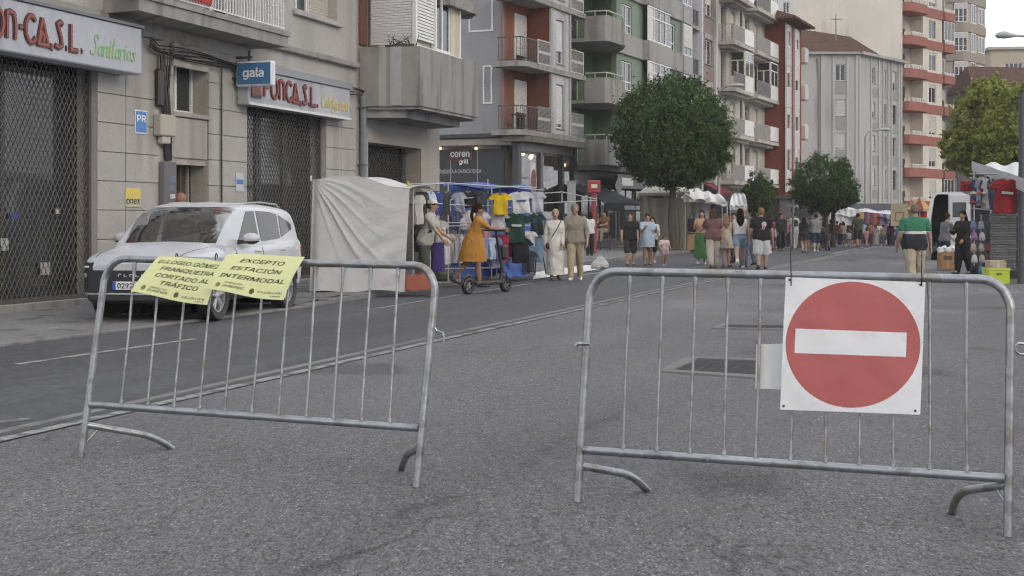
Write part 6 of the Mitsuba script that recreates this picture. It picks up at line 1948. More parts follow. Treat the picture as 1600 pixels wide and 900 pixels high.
    if st_ != 'bald':
        hr = m3.Manifold.hull_points(np.vstack([_SP * [0.052, 0.060, 0.058] + ht([0, -0.010, 0.022]), _SP * [0.045, 0.04, 0.03] + ht([0, -0.028, -0.012])]))
        fc = m3.Manifold.hull_points(np.vstack([_SP * [0.040, 0.045, 0.05] + ht([0, 0.048, -0.025]), _SP * [0.034, 0.035, 0.03] + ht([0, 0.066, 0.012])]))
        hr = hr - fc
        ms = [hr]
        if st_ == 'long':
            ms.append(bone((ht([0.025, -0.03, 0.0]), 0.034), (ht([-0.025, -0.03, 0.0]), 0.034), (hd + [0.03, -0.055, -0.12], 0.036), (hd + [-0.03, -0.055, -0.12], 0.036)))
            ms.append(bone((hd + [0.03, -0.055, -0.12], 0.036), (hd + [-0.03, -0.055, -0.12], 0.036), (hd + [0.012, -0.055, -0.2], 0.022), (hd + [-0.012, -0.055, -0.2], 0.022)))
        if st_ == 'bob':
            ms.append(bone((ht([0.03, -0.02, 0.0]), 0.036), (ht([-0.03, -0.02, 0.0]), 0.036), (ht([0.032, -0.03, -0.075]), 0.032), (ht([-0.032, -0.03, -0.075]), 0.032)))
        if st_ == 'tail':
            ms += [ball(ht([0, -0.062, 0.03]), 0.022), bone((ht([0, -0.065, 0.02]), 0.02), (ht([0, -0.085, -0.06]), 0.022)), bone((ht([0, -0.085, -0.06]), 0.022), (ht([0, -0.075, -0.14]), 0.010))]
        if st_ == 'bun':
            ms.append(ball(ht([0, -0.06, 0.03]), 0.026))
        hm = soft(union(ms), 0.014 if st_ in ('long', 'bob') else 0.02, 2)
        jit = meshkit.noise(hm.vertices * 90, 3)
        hm.vertices += (hm.vertices - hd) * ((jit - 0.5) * 0.10)[:, None]
        pp('hair', hm, hc, 'm_matte', 60)
    face_cam = math.cos(yaw) < 0.35
    if face_cam:
        for s in (1, -1):
            pp('eye', ball(ht([s * 0.019, 0.0475, 0.006]), (0.0075, 0.005, 0.0042)), (0.03, 0.025, 0.02), 'm_satin')
        pp('mouth', ball(ht([0, 0.047, -0.034]), (0.015, 0.006, 0.0035)), (0.23, 0.09, 0.08), 'm_satin')
    if extras:
        extras(k, W, J, hd, hip, up, chs, ht)
    return k


def at(px, feet, head, z=0.0):
    p = G(px, feet, z)
    return p, (feet - head) * p[1] / F


def capfn(col, back=False):
    def f(k, W, J, hd, hip, up, chs, ht):
        s = -1 if back else 1
        c = union([ball(ht([0, -0.006, 0.028]), (0.057, 0.064, 0.055)) - m3.Manifold.cube((2, 2, 1)).translate((-1, -1, hd[2] + 0.022 - 1)), bone((ht([0.03, s * 0.05, 0.026]), (0.02, 0.02, 0.004)), (ht([-0.03, s * 0.05, 0.026]), (0.02, 0.02, 0.004)), (ht([0.018, s * 0.10, 0.020]), (0.02, 0.015, 0.004)), (ht([-0.018, s * 0.10, 0.020]), (0.02, 0.015, 0.004)))])
        part(k, 'cap', W(c), 'm_cloth', col, 50)
    return f


def strapfn(col, bagcol=None, side=1, size=0.05, z=-0.06):
    """a cross-body strap with a small bag"""
    def f(k, W, J, hd, hip, up, chs, ht):
        a = J['sL' if side > 0 else 'sR'] + [0, 0, 0.03]
        e = hip + [side * 0.115, 0.03, z + 0.06]
        for fr_, nm in ((1, 'front'), (-1, 'back')):
            m = chs * 0.5 + hip * 0.5 + [0, fr_ * 0.088, 0.07]
            part(k, 'strap', W(tube(arc3(a + [side * 0.02, fr_ * 0.03, 0.005], m + [-side * 0.02, fr_ * 0.03, 0.03], e, 9), 0.0065, 6)), 'm_satin', col, 50)
        if bagcol:
            part(k, 'bag', W(cbx(e[0] - size * 0.4, e[0] + size * 0.5, e[1] - size, e[1] + size, e[2] - size * 1.3, e[2] + 0.01, 0.012)), 'm_satin', bagcol)
    return f


PI = math.pi
# cap man at the stall
p = P(664, 457, 26.2)
p[2] = 0.11
person('person in a white cap and black and white patterned shirt, stooping beside the pale tarp', p, 1.66, -PI / 2 - 0.25, ((0.1, 0.1), (-0.15, 0.2)), ((0.35, 0.05, 0.15), (0.2, 0.1, 0.4)), lean=0.22, topcol=(0.40, 0.40, 0.37), hem=0.47, bottom='long_shorts', botcol=(0.07, 0.075, 0.06), hair=('short', (0.05, 0.04, 0.03)), shoes=(0.08, 0.06, 0.05),
       extras=lambda k, W, J, hd, hip, up, chs, ht: (capfn((0.6, 0.6, 0.58))(k, W, J, hd, hip, up, chs, ht), strapfn((0.03, 0.03, 0.03))(k, W, J, hd, hip, up, chs, ht), [part(k, 'print', W(ball(chs + np.array([R.choice([-1, 1]) * R.uniform(0.05, 0.068), R.uniform(-.05, .06), R.uniform(-.12, .06)]), (0.062 * 0.9, 0.014, 0.016))), 'm_matte', (0.04, 0.04, 0.045)) for _ in range(10)]))
# woman with the scooter
p = P(741, 455, 28.4)
p[2] = 0.0
person('person in a mustard yellow dress with a dark ponytail, stepping along with an electric scooter', p, 1.70, -PI / 2 + 0.22, ((0.16, 0.08), (-0.34, 0.35)), ((0.95, 0.06, 0.35), (1.0, 0.04, 0.4)), lean=0.12, female=True, topcol=(0.42, 0.205, 0.045), bottom='dress', botcol=(0.42, 0.205, 0.045), skirt=0.31, flare=0.90, hair=('tail', (0.025, 0.015, 0.012)), skin=(0.24, 0.13, 0.085), shoes=(0.05, 0.045, 0.04), sleeve='short', hem=0.6)
# the couple
p, H = at(868, 438, 327)
person('person in a long white dress with a black crossbody bag', p, H, PI + 0.08, ((0.12, 0.05), (-0.12, 0.15)), ((-0.05, 0.25, 0.12), (0.1, 0.06, 0.2)), female=True, topcol=(0.56, 0.545, 0.50), sleeve='long', bottom='dress', botcol=(0.56, 0.545, 0.50), skirt=0.085, flare=1.0, hem=0.56, hair=('bun', (0.36, 0.30, 0.21)), skin=(0.40, 0.26, 0.19), shoes=(0.06, 0.045, 0.035),
       extras=lambda k, W, J, hd, hip, up, chs, ht: (strapfn((0.03, 0.03, 0.03), (0.025, 0.025, 0.025), 1, 0.05)(k, W, J, hd, hip, up, chs, ht), part(k, 'belt', W(tube([(0.083 * math.cos(t), 0.064 * math.sin(t), hip[2] + 0.10) for t in np.linspace(0, 6.28, 25)], 0.006, 6)), 'm_satin', (0.03, 0.03, 0.03))))
p, H = at(899, 438, 318)
person('person in a loose beige knit top and khaki trousers, beside the long white dress', p, H, PI - 0.1, ((0.28, 0.08), (-0.16, 0.22)), ((0.05, 0.22, 0.3), (0.05, 0.28, 0.6)), topcol=(0.255, 0.23, 0.19), sleeve='three', hem=0.455, botcol=(0.36, 0.30, 0.20), hair=('short', (0.22, 0.19, 0.15)), shoes=(0.62, 0.61, 0.58), head_turn=0.5, build=0.98, flare=1.1)
# towards the middle
p = P(921, 400, 49)
p[2] = 0.10
person('person with white top and black trousers, back turned, by the dark terrace', p, 1.55, 0.2, ((0.05, 0.05), (-0.05, 0.1)), ((0.15, 0.15, 0.5), (0.1, 0.12, 0.3)), female=True, topcol=(0.58, 0.58, 0.58), sleeve='none', botcol=(0.022, 0.022, 0.025), flare=1.3, hair=('bob', (0.02, 0.016, 0.014)))
p, H = at(985, 415, 332)
person('person in black tee and dark shorts, left of the light blue dress', p, H, PI, ((0.12, 0.05), (-0.1, 0.12)), ((0.05, 0.18, 0.2), (0.1, 0.15, 0.25)), topcol=(0.022, 0.023, 0.026), hem=0.46, bottom='long_shorts', botcol=(0.04, 0.037, 0.037), hair=('short', (0.05, 0.035, 0.025)), shoes=(0.03, 0.03, 0.03), build=1.1, skin=(0.36, 0.23, 0.17))
p, H = at(1012, 415, 334)
person('person in a short light blue shirt dress, hands held at the chest', p, H, PI + 0.15, ((0.1, 0.05), (-0.1, 0.1)), ((0.35, 0.15, 1.7), (0.3, 0.2, 1.6)), female=True, topcol=(0.34, 0.42, 0.52), bottom='dress', botcol=(0.33, 0.41, 0.51), skirt=0.36, hem=0.6, hair=('bun', (0.04, 0.028, 0.02)), skin=(0.30, 0.18, 0.12), shoes=(0.04, 0.035, 0.03), build=1.1)
p, H = at(1024, 412, 339)
person('person half hidden behind the light blue dress, in black shorts with white socks', p + [0, 1.0, 0], H, PI, ((0.1, 0.05), (-0.1, 0.1)), ((0.1, 0.15, 0.9), (0.2, 0.15, 1.1)), topcol=(0.48, 0.50, 0.54), bottom='long_shorts', botcol=(0.025, 0.025, 0.028), hair=('bob', (0.03, 0.022, 0.018)), shoes=(0.5, 0.5, 0.5))
p, H = at(1038, 415, 368)
person('toddler in a pink and white patterned romper and white shoes', p, H, PI + 0.5, ((0.15, 0.05), (-0.12, 0.1)), ((0.2, 0.3, 0.5), (0.1, 0.3, 0.3)), topcol=(0.50, 0.40, 0.41), hem=0.5, bottom='shorts', botcol=(0.48, 0.39, 0.41), hair=('short', (0.09, 0.05, 0.03)), skin=(0.33, 0.2, 0.14), shoes=(0.6, 0.58, 0.57), build=1.35)
p = P(946, 392, 60)
k = person('seated person in brown at the dark terrace, an arm raised to the face', P(946, 392, 58) * [1, 1, 0] + [0, 0, 0.08], 1.68, PI - 0.7, ((1.5, 1.5), (1.45, 1.4)), ((0.7, 0.1, 2.2), (0.5, 0.1, 0.8)), topcol=(0.17, 0.10, 0.06), botcol=(0.26, 0.21, 0.16), hair=('short', (0.03, 0.02, 0.016)), sit=True, lean=0.05)
ch = thing('terrace_chair', 'dark terrace chair under the seated person in brown', 'chair')
cx0, cy0, _ = P(946, 392, 58)
zs_ = 0.68
part(ch, 'seat', bx(cx0 - 0.23, cx0 + 0.23, cy0 - 0.23, cy0 + 0.23, zs_, zs_ + 0.04), 'm_satin', (0.05, 0.04, 0.035))
for (sx, sy) in ((-1, -1), (1, -1), (-1, 1), (1, 1)):
    part(ch, 'leg', bx(cx0 + sx * 0.2 - 0.015, cx0 + sx * 0.2 + 0.015, cy0 + sy * 0.2 - 0.015, cy0 + sy * 0.2 + 0.015, 0.1, zs_ - 0.002), 'm_satin', (0.05, 0.04, 0.035))
# the group in front of the trees
p, H = at(1096, 413, 328)
person('person in a long green skirt and peach top, hands raised, facing the viewer', p, H, PI - 0.2, ((0.12, 0.05), (-0.1, 0.12)), ((0.35, 0.15, 1.8), (0.4, 0.2, 1.7)), female=True, topcol=(0.44, 0.26, 0.17), bottom='skirt', botcol=(0.055, 0.14, 0.05), skirt=0.11, hem=0.58, flare=1.05, hair=('long', (0.05, 0.025, 0.015)), shoes=(0.5, 0.48, 0.45))
p, H = at(1114, 419, 326)
person('person in a mauve brown top and pale trousers with a brown strap across the back', p, H, 0.12, ((0.14, 0.05), (-0.15, 0.2)), ((0.1, 0.18, 0.3), (0.5, 0.3, 0.9)), female=True, topcol=(0.15, 0.085, 0.085), hem=0.46, botcol=(0.44, 0.40, 0.35), hair=('bob', (0.075, 0.05, 0.035)), skin=(0.40, 0.25, 0.18), build=1.12, flare=1.15, shoes=(0.2, 0.1, 0.06), extras=strapfn((0.05, 0.03, 0.02), (0.06, 0.03, 0.02), -1, 0.06))
p, H = at(1134, 418, 334)
person('person with long curly fair hair in a short beige dress, seen from behind', p, H, 0.05, ((0.12, 0.05), (-0.1, 0.15)), ((0.2, 0.2, 1.1), (0.3, 0.25, 1.2)), female=True, topcol=(0.36, 0.30, 0.22), bottom='dress', botcol=(0.40, 0.35, 0.28), skirt=0.36, flare=1.15, hem=0.58, hair=('long', (0.24, 0.15, 0.075)), shoes=(0.12, 0.05, 0.045))
p, H = at(1156, 420, 324)
person('person with very long dark hair, white crop top and denim shorts, walking away', p, H, -0.12, ((0.28, 0.05), (-0.35, 0.55)), ((-0.15, 0.12, 0.25), (0.25, 0.15, 0.5)), female=True, topcol=(0.56, 0.55, 0.53), hem=0.585, sleeve='none', bottom='shorts', botcol=(0.19, 0.26, 0.35), hair=('long', (0.018, 0.014, 0.013)), skin=(0.36, 0.22, 0.16), shoes=(0.62, 0.61, 0.58))
p, H = at(1169, 419, 323)
person('bald person in dark vest and blue jeans, between denim shorts and black tee', p + [0, 0.8, 0], H, 0.1, ((0.15, 0.05), (-0.15, 0.15)), ((-0.1, 0.12, 0.2), (0.1, 0.1, 0.2)), topcol=(0.10, 0.10, 0.11), sleeve='none', botcol=(0.10, 0.155, 0.24), hair=('bald', SK), skin=(0.33, 0.21, 0.15), build=1.05)
p, H = at(1190, 421, 325)
person('broad person in a black tee with pink print, pale baggy shorts and boots', p, H, -0.05, ((0.18, 0.06), (-0.18, 0.15)), ((0.0, 0.22, 0.25), (0.05, 0.2, 0.4)), topcol=(0.02, 0.02, 0.022), hem=0.46, bottom='long_shorts', botcol=(0.46, 0.47, 0.48), flare=1.25, hair=('short', (0.22, 0.13, 0.07)), skin=(0.38, 0.23, 0.17), shoes=(0.02, 0.02, 0.02), build=1.15,
       extras=lambda k, W, J, hd, hip, up, chs, ht: (part(k, 'print', W(ball(chs + np.array([0.035, -0.068, -0.0]), (0.042, 0.016, 0.045))), 'm_matte', (0.52, 0.40, 0.42)), part(k, 'print', W(cat([bone((chs + np.array([0.02, -0.075, -0.02]), 0.009), (chs + np.array([0.0, -0.075, -0.08]), 0.008)), bone((chs + np.array([0.045, -0.072, -0.02]), 0.009), (chs + np.array([0.03, -0.075, -0.085]), 0.008))])), 'm_matte', (0.5, 0.38, 0.40), stuff=True)))
# farther strollers
def far(label, px, feet, head, yaw, **kw):
    p, H = at(px, feet, head)
    return person(label, p, H, yaw, kw.pop('legs', ((0.2, 0.06), (-0.18, 0.2))), **kw)


far('person all in black walking towards the viewer, left of the lamp post', 1221, 392, 333, PI, topcol=(0.024, 0.026, 0.028), sleeve='long', botcol=(0.025, 0.025, 0.03), hair=('short', (0.03, 0.02, 0.02)))
far('person in white with a black backpack, far off beside the black top and skirt', 1241, 391, 331, 0.1, topcol=(0.5, 0.49, 0.47), botcol=(0.52, 0.51, 0.50), hair=('short', (0.03, 0.025, 0.02)), female=True, flare=1.2,
    extras=lambda k, W, J, hd, hip, up, chs, ht: part(k, 'backpack', W(cbx(-0.07, 0.07, -0.13, -0.06, chs[2] - 0.09, chs[2] + 0.07, 0.02)), 'm_satin', (0.02, 0.02, 0.02)))
far('far person with long dark hair in black top and short skirt', 1256, 395, 339, 0, topcol=(0.022, 0.022, 0.024), sleeve='long', bottom='skirt', botcol=(0.025, 0.023, 0.022), skirt=0.36, hair=('long', (0.02, 0.016, 0.014)), female=True, shoes=(0.05, 0.04, 0.04))
far('person in a grey tee and navy shorts pushing a pushchair away', 1275, 394, 334, 0, topcol=(0.21, 0.205, 0.205), bottom='long_shorts', botcol=(0.03, 0.042, 0.075), hair=('short', (0.035, 0.025, 0.02)), shoes=(0.5, 0.5, 0.5), build=1.08, arms=((0.6, 0.1, 0.5), (0.6, 0.1, 0.5)))
far('person in an olive tee and dark shorts walking off near the far stalls', 1341, 387, 333, 0, topcol=(0.085, 0.09, 0.06), bottom='long_shorts', botcol=(0.03, 0.03, 0.032), hair=('short', (0.03, 0.025, 0.02)), build=1.1, shoes=(0.1, 0.1, 0.1))
far('person in a dark jacket standing beside the thin trunk by the far stalls', 1298, 386, 343, 0.6, topcol=(0.03, 0.03, 0.035), sleeve='long', botcol=(0.3, 0.27, 0.22), hair=('short', (0.03, 0.025, 0.02)))
far('small child in white, left of the olive tee in the distance', 1327, 386, 360, 0.1, topcol=(0.5, 0.5, 0.5), bottom='shorts', botcol=(0.08, 0.12, 0.22), hair=('short', (0.06, 0.04, 0.03)))
far('child in a pale tee with blue shorts, in the distance behind the black tee', 1209, 390, 352, 0.1, topcol=(0.46, 0.47, 0.5), bottom='shorts', botcol=(0.07, 0.09, 0.15), hair=('short', (0.08, 0.05, 0.03)))
far('small person in pink, right of the olive tee in the distance', 1354, 385, 356, 0.2, topcol=(0.42, 0.22, 0.26), botcol=(0.4, 0.22, 0.26), hair=('bob', (0.05, 0.035, 0.03)), female=True)
far('person in dusty beige at the far clothes rail', 1368, 385, 350, -0.3, topcol=(0.26, 0.24, 0.2), bottom='dress', botcol=(0.28, 0.26, 0.23), skirt=0.1, hair=('bob', (0.10, 0.07, 0.05)), female=True)
far('person in an olive top and blue jeans at the far clothes rail', 1380, 385, 351, 0.2, topcol=(0.20, 0.17, 0.11), botcol=(0.06, 0.075, 0.15), hair=('short', (0.03, 0.025, 0.02)))
far('person in black at the right end of the far clothes rail', 1392, 385, 347, 0, topcol=(0.02, 0.02, 0.022), sleeve='long', bottom='skirt', skirt=0.06, botcol=(0.02, 0.02, 0.022), hair=('long', (0.02, 0.015, 0.013)), female=True)
far('person in a dark blue top, small, left of the green striped polo', 1402, 385, 352, 0.3, topcol=(0.06, 0.08, 0.15), botcol=(0.07, 0.09, 0.16), hair=('short', (0.06, 0.045, 0.035)))
more = [(1146, 416, 332, PI, 'person facing the viewer between the fair hair and the very long dark hair', (0.10, 0.08, 0.08), (0.05, 0.05, 0.06)), (1178, 414, 330, 0.2, 'person in olive behind the broad black tee', (0.13, 0.12, 0.08), (0.09, 0.1, 0.14)), (1203, 398, 336, 0.3, 'person in a wine red top, right of the broad black tee', (0.17, 0.05, 0.06), (0.05, 0.05, 0.07)),
        (1214, 389, 339, 0, 'person in a white tee and black trousers, left of the one all in black', (0.5, 0.5, 0.5), (0.03, 0.03, 0.035)), (1230, 388, 340, PI, 'person in a pink top behind the one all in black', (0.36, 0.17, 0.2), (0.06, 0.06, 0.08)), (1248, 387, 341, 0, 'person in navy behind the white outfit with backpack', (0.04, 0.05, 0.1), (0.05, 0.06, 0.09)),
        (1265, 386, 340, PI, 'person in a striped grey top between the black skirt and the grey tee', (0.26, 0.26, 0.27), (0.06, 0.07, 0.12)), (1284, 386, 341, 0.4, 'person in a cream top beside the pushchair', (0.42, 0.38, 0.3), (0.1, 0.1, 0.12)), (1308, 385, 345, -0.4, 'person in a maroon top left of the small white child', (0.16, 0.05, 0.06), (0.04, 0.04, 0.05)),
        (1318, 385, 346, 0.3, 'person in beige beside the small white child', (0.33, 0.28, 0.21), (0.07, 0.07, 0.09)), (1333, 384, 346, PI, 'person in black left of the olive tee', (0.03, 0.03, 0.033), (0.04, 0.04, 0.05)), (1349, 384, 345, 0, 'person in a light blue tee right of the olive tee', (0.27, 0.34, 0.44), (0.05, 0.06, 0.1)), (1361, 384, 347, 0.2, 'person in a rust top at the far clothes rail', (0.27, 0.11, 0.06), (0.06, 0.05, 0.06)),
        (1374, 384, 347, PI, 'person in white between the dusty beige and the olive top', (0.48, 0.47, 0.46), (0.12, 0.14, 0.2)), (1386, 384, 346, 0, 'person in a purple top by the far clothes rail', (0.14, 0.08, 0.17), (0.04, 0.04, 0.05)), (1410, 384, 347, 0.1, 'person in a black jacket, just left of the striped polo', (0.035, 0.035, 0.04), (0.05, 0.055, 0.08))]
more += [(1207, 388, 341, 0.2, 'person in a mustard top far behind the wine red top', (0.3, 0.2, 0.06), (0.05, 0.05, 0.07)), (1224, 386, 343, PI, 'person in a teal top far behind the one all in black', (0.06, 0.15, 0.16), (0.1, 0.1, 0.12)), (1237, 386, 344, 0, 'person in a coral top beside the slim grey pole', (0.36, 0.14, 0.11), (0.06, 0.06, 0.08)),
         (1270, 385, 345, 0, 'person in charcoal far behind the grey tee', (0.06, 0.06, 0.065), (0.09, 0.1, 0.14)), (1292, 385, 346, PI, 'person in a pale green top between pushchair and dark post', (0.28, 0.36, 0.27), (0.05, 0.05, 0.06)), (1313, 384, 348, 0, 'person in ink blue left of the far white awning sheet', (0.04, 0.06, 0.12), (0.05, 0.06, 0.1)),
         (1345, 384, 348, PI, 'person in a yellowish top behind the light blue tee', (0.38, 0.33, 0.15), (0.07, 0.07, 0.09)), (1356, 384, 349, 0.2, 'person in brown right of the light blue tee', (0.14, 0.08, 0.05), (0.05, 0.05, 0.06)), (1396, 384, 349, 0, 'person in a rose top by the yellowish board', (0.36, 0.2, 0.22), (0.06, 0.06, 0.09)), (1406, 383, 350, PI, 'person in a steel blue top under the yellowish board', (0.18, 0.23, 0.3), (0.05, 0.05, 0.07))]
for i, (px, ft, hd_, yw, lab, tc, bc) in enumerate(more):
    far(lab, px, ft, hd_, yw, topcol=tc, botcol=bc, bottom=('trousers', 'trousers', 'long_shorts', 'trousers')[i % 4], female=bool(i % 2), hair=(('short', 'long', 'short', 'bob', 'tail', 'short')[i % 6], R.choice([(0.03, 0.022, 0.018), (0.06, 0.04, 0.028), (0.1, 0.065, 0.04)])), build=R.uniform(0.95, 1.15), sleeve=R.choice(['short', 'short', 'long']), shoes=R.choice([(0.05, 0.05, 0.05), (0.5, 0.5, 0.5)]), arms=((R.uniform(-.2, .5), 0.15, R.uniform(.1, 1.3)), (R.uniform(-.2, .4), 0.15, R.uniform(.1, .8))))
# right side
p = P(1429, 454, 27.0)
p[2] = 0
person('person in a green, white and black striped polo walking away behind the no entry sign', p, 1.68, 0.05, ((0.2, 0.05), (-0.2, 0.25)), ((0.0, 0.24, 0.15), (0.05, 0.24, 0.35)), topcol=(0.1, 0.1, 0.1), hem=0.47, stripes=[(0.69, 0.95, (0.045, 0.17, 0.105)), (0.655, 0.69, (0.52, 0.53, 0.50)), (0.47, 0.655, (0.027, 0.030, 0.036))], botcol=(0.37, 0.315, 0.24), hair=('short', (0.17, 0.145, 0.12)), skin=(0.36, 0.22, 0.165), build=1.16, shoes=(0.2, 0.16, 0.12), flare=1.1)
p = P(1476, 421, 38.5)
p[2] = 0
person('person in a grey tee leaning over the cardboard box by the open van', p, 1.56, -PI / 2 + 0.3, ((0.1, 0.05), (-0.08, 0.1)), ((0.5, 0.08, 0.3), (0.4, 0.1, 0.4)), lean=0.15, topcol=(0.14, 0.145, 0.16), botcol=(0.04, 0.045, 0.06), hair=('short', (0.035, 0.025, 0.02)), build=1.08)
p = P(1505, 428, 35.4)
p[2] = 0
person('person in a long black garment with loose black hair, beside the rack of bags', p, 1.60, PI / 2 + 0.6, ((0.15, 0.05), (-0.12, 0.12)), ((0.5, 0.1, 1.1), (0.2, 0.12, 0.4)), female=True, topcol=(0.026, 0.024, 0.024), sleeve='long', bottom='trousers', botcol=(0.022, 0.021, 0.021), flare=1.35, hair=('long', (0.015, 0.013, 0.012)), build=1.1)
# behind the car, and on the balcony
p = P(284, 460, 24.2)
p[2] = 0.06
person('person with a bald brown head behind the white car, only the head showing', p, 1.80, PI / 2, ((0, 0.05), (0, 0.05)), topcol=(0.4, 0.4, 0.4), hair=('bald', SK), skin=(0.28, 0.15, 0.10))
q = FB.at(5.95, -0.35)
person('person in dark clothes leaning on the upper white balcony of the corner house', np.array([q[0], q[1], fl[1] + 0.1]), 1.58, PI + 0.5, ((0, 0.05), (0, 0.05)), ((0.5, 0.1, 1.0), (0.5, 0.1, 1.0)), topcol=(0.03, 0.03, 0.035), sleeve='long', botcol=(0.04, 0.04, 0.045), hair=('bob', (0.02, 0.016, 0.014)), female=True)
# ---------------------------------------------------------------- market stall on the left
def local(p, yaw=0.0):
    M = np.eye(4)
    c, s = math.cos(yaw), math.sin(yaw)
    M[:2, :2] = [[c, -s], [s, c]]
    M[:3, 3] = p
    return M


def put(m, M):
    m = cat([m]) if hasattr(m, 'to_mesh') else m.copy()
    m.apply_transform(M)
    return m


def drape(W, H, nx, nz, fn, t=0.006):
    """a hanging cloth: x in 0..W, z from 0 (top) to -H, pushed out by fn(u, v) (v down), with thickness"""
    V, Fc = [], []
    for side in (0, 1):
        for j in range(nz):
            for i in range(nx):
                u, v = i / (nx - 1), j / (nz - 1)
                x, y, z = fn(u, v)
                V.append((x, y + side * t, z))
    N = nx * nz
    for j in range(nz - 1):
        for i in range(nx - 1):
            q = j * nx + i
            Fc += [[q, q + 1, q + nx + 1], [q, q + nx + 1, q + nx], [N + q, N + q + nx + 1, N + q + 1], [N + q, N + q + nx, N + q + nx + 1]]
    edge = [(i, i + 1) for i in range(nx - 1)] + [(N - nx + i, N - nx + i + 1) for i in range(nx - 1)] + [(j * nx, (j + 1) * nx) for j in range(nz - 1)] + [(j * nx + nx - 1, (j + 1) * nx + nx - 1) for j in range(nz - 1)]
    for a, b in edge:
        Fc += [[a, b, N + b], [a, N + b, N + a]]
    return trimesh.Trimesh(np.array(V), np.array(Fc), process=False)


Dt = 24.2
tl_, bl_, tr_, br_ = P(487, 283, Dt), P(482, 458, Dt), P(640, 294, Dt + 0.5), P(632, 460, Dt + 0.5)
tl_[2] += 0.02


def tarp(u, v):
    top = tl_ * (1 - u) + tr_ * u + np.array([0, 0, 0.14 * math.sin(math.pi * min(u * 1.25, 1)) ** 1.2 * (u < 0.8)])
    bot = bl_ * (1 - u) + br_ * u
    bot = np.array([bot[0], bot[1], 0.12 + 0.02 * math.sin(11 * u)])
    p = top * (1 - v) + bot * v
    ang = math.atan2(v * 1.05 + 0.02, u + 0.02)
    rr = math.hypot(u, v)
    f = 0.0
    for (a0, wd, am, l0) in ((0.93, 0.03, 0.05, 0.85), (0.80, 0.028, 0.03, 1.0), (0.60, 0.035, 0.022, 0.7), (0.42, 0.04, 0.02, 0.5), (1.12, 0.035, 0.022, 0.7), (0.25, 0.05, 0.015, 0.9)):
        f -= am * math.exp(-((ang - a0 - 0.05 * math.sin(3 * rr)) / wd) ** 2) * min(rr * 3, 1) * max(0.0, 1 - (rr / (l0 * 1.35)) ** 2)
    f += 0.05 * (meshkit.fbm(np.array([u * 3.1, v * 2.3, 2.0]), 3, 4) - 0.5) + 0.02 * math.sin(21 * u + 2 * v) * v ** 2
    f += 0.012 * math.sin(26 * (u * 0.6 + v)) * math.exp(-((u - 0.75) / 0.3) ** 2) * math.exp(-((v - 0.6) / 0.3) ** 2)
    f += 0.10 * math.exp(-((u) / 0.05) ** 2) - 0.05 * math.sin(math.pi * u) * (1 - v) ** 2
    return (p[0], p[1] + f, p[2])


tp = thing('stall_tarp', 'tall pale grey creased tarpaulin closing the end of the near clothes stall', 'tarpaulin')
part(tp, 'front_sheet', drape(1, 1, 90, 90, tarp), 'm_sheet2', (0.44, 0.445, 0.45), smooth=True)


def tarp2(u, v):
    a, b = np.array(tarp(0, v)), np.array(tarp(0, v)) + np.array([0.35, 1.5, 0.05 * (1 - v)])
    p = a * (1 - u) + b * u
    return (p[0] + 0.03 * math.sin(14 * u + 3 * v), p[1], p[2])


part(tp, 'side_sheet', drape(1, 1, 20, 30, tarp2), 'm_sheet2', (0.43, 0.43, 0.435), smooth=True)


def tarp3(u, v):
    a = np.array(tarp(u, 0))
    p = a + np.array([0.35 * v, 1.5 * v, 0.06 * math.sin(3 * v) - 0.10 * math.sin(math.pi * v) * math.sin(math.pi * u)])
    return tuple(p)


part(tp, 'top_sheet', drape(1, 1, 24, 14, tarp3), 'm_sheet2', (0.44, 0.445, 0.45), smooth=True)
for i, (px, py) in enumerate(((638, 288), (486, 279))):
    c = P(px, py, Dt + 0.3)
    part(tp, 'peg', put(cbx(-0.018, 0.018, -0.02, 0.02, -0.05, 0.05, 0.008), local(c)), 'm_satin', (0.5, 0.45, 0.1) if i == 0 else (0.5, 0.5, 0.5))
scene['m_sheet2'] = two({'type': 'bumpmap', 'arbitrary': proc(folds, 0.006), 'scale': 0.02, 'bsdf': {'type': 'principled', 'base_color': VC, 'roughness': 0.55, 'specular': 0.4}})

STL = thing('clothes_stall', 'market stall of thin metal poles hung with football shirts, blue sheeting behind', 'market stall')


def pole(a, b, r=0.016, col=(0.42, 0.43, 0.44), par=None, name='pole'):
    part(par or STL, name, tube([a, b], r, 8), 'm_metal', col, 40)


def Q(px, py, D):
    """a point of the stall; beyond the first rail the stall steps back from the kerb"""
    return P(px, py, D + 1.5 * min(max((px - 690) / 15.0, 0.0), 1.0))


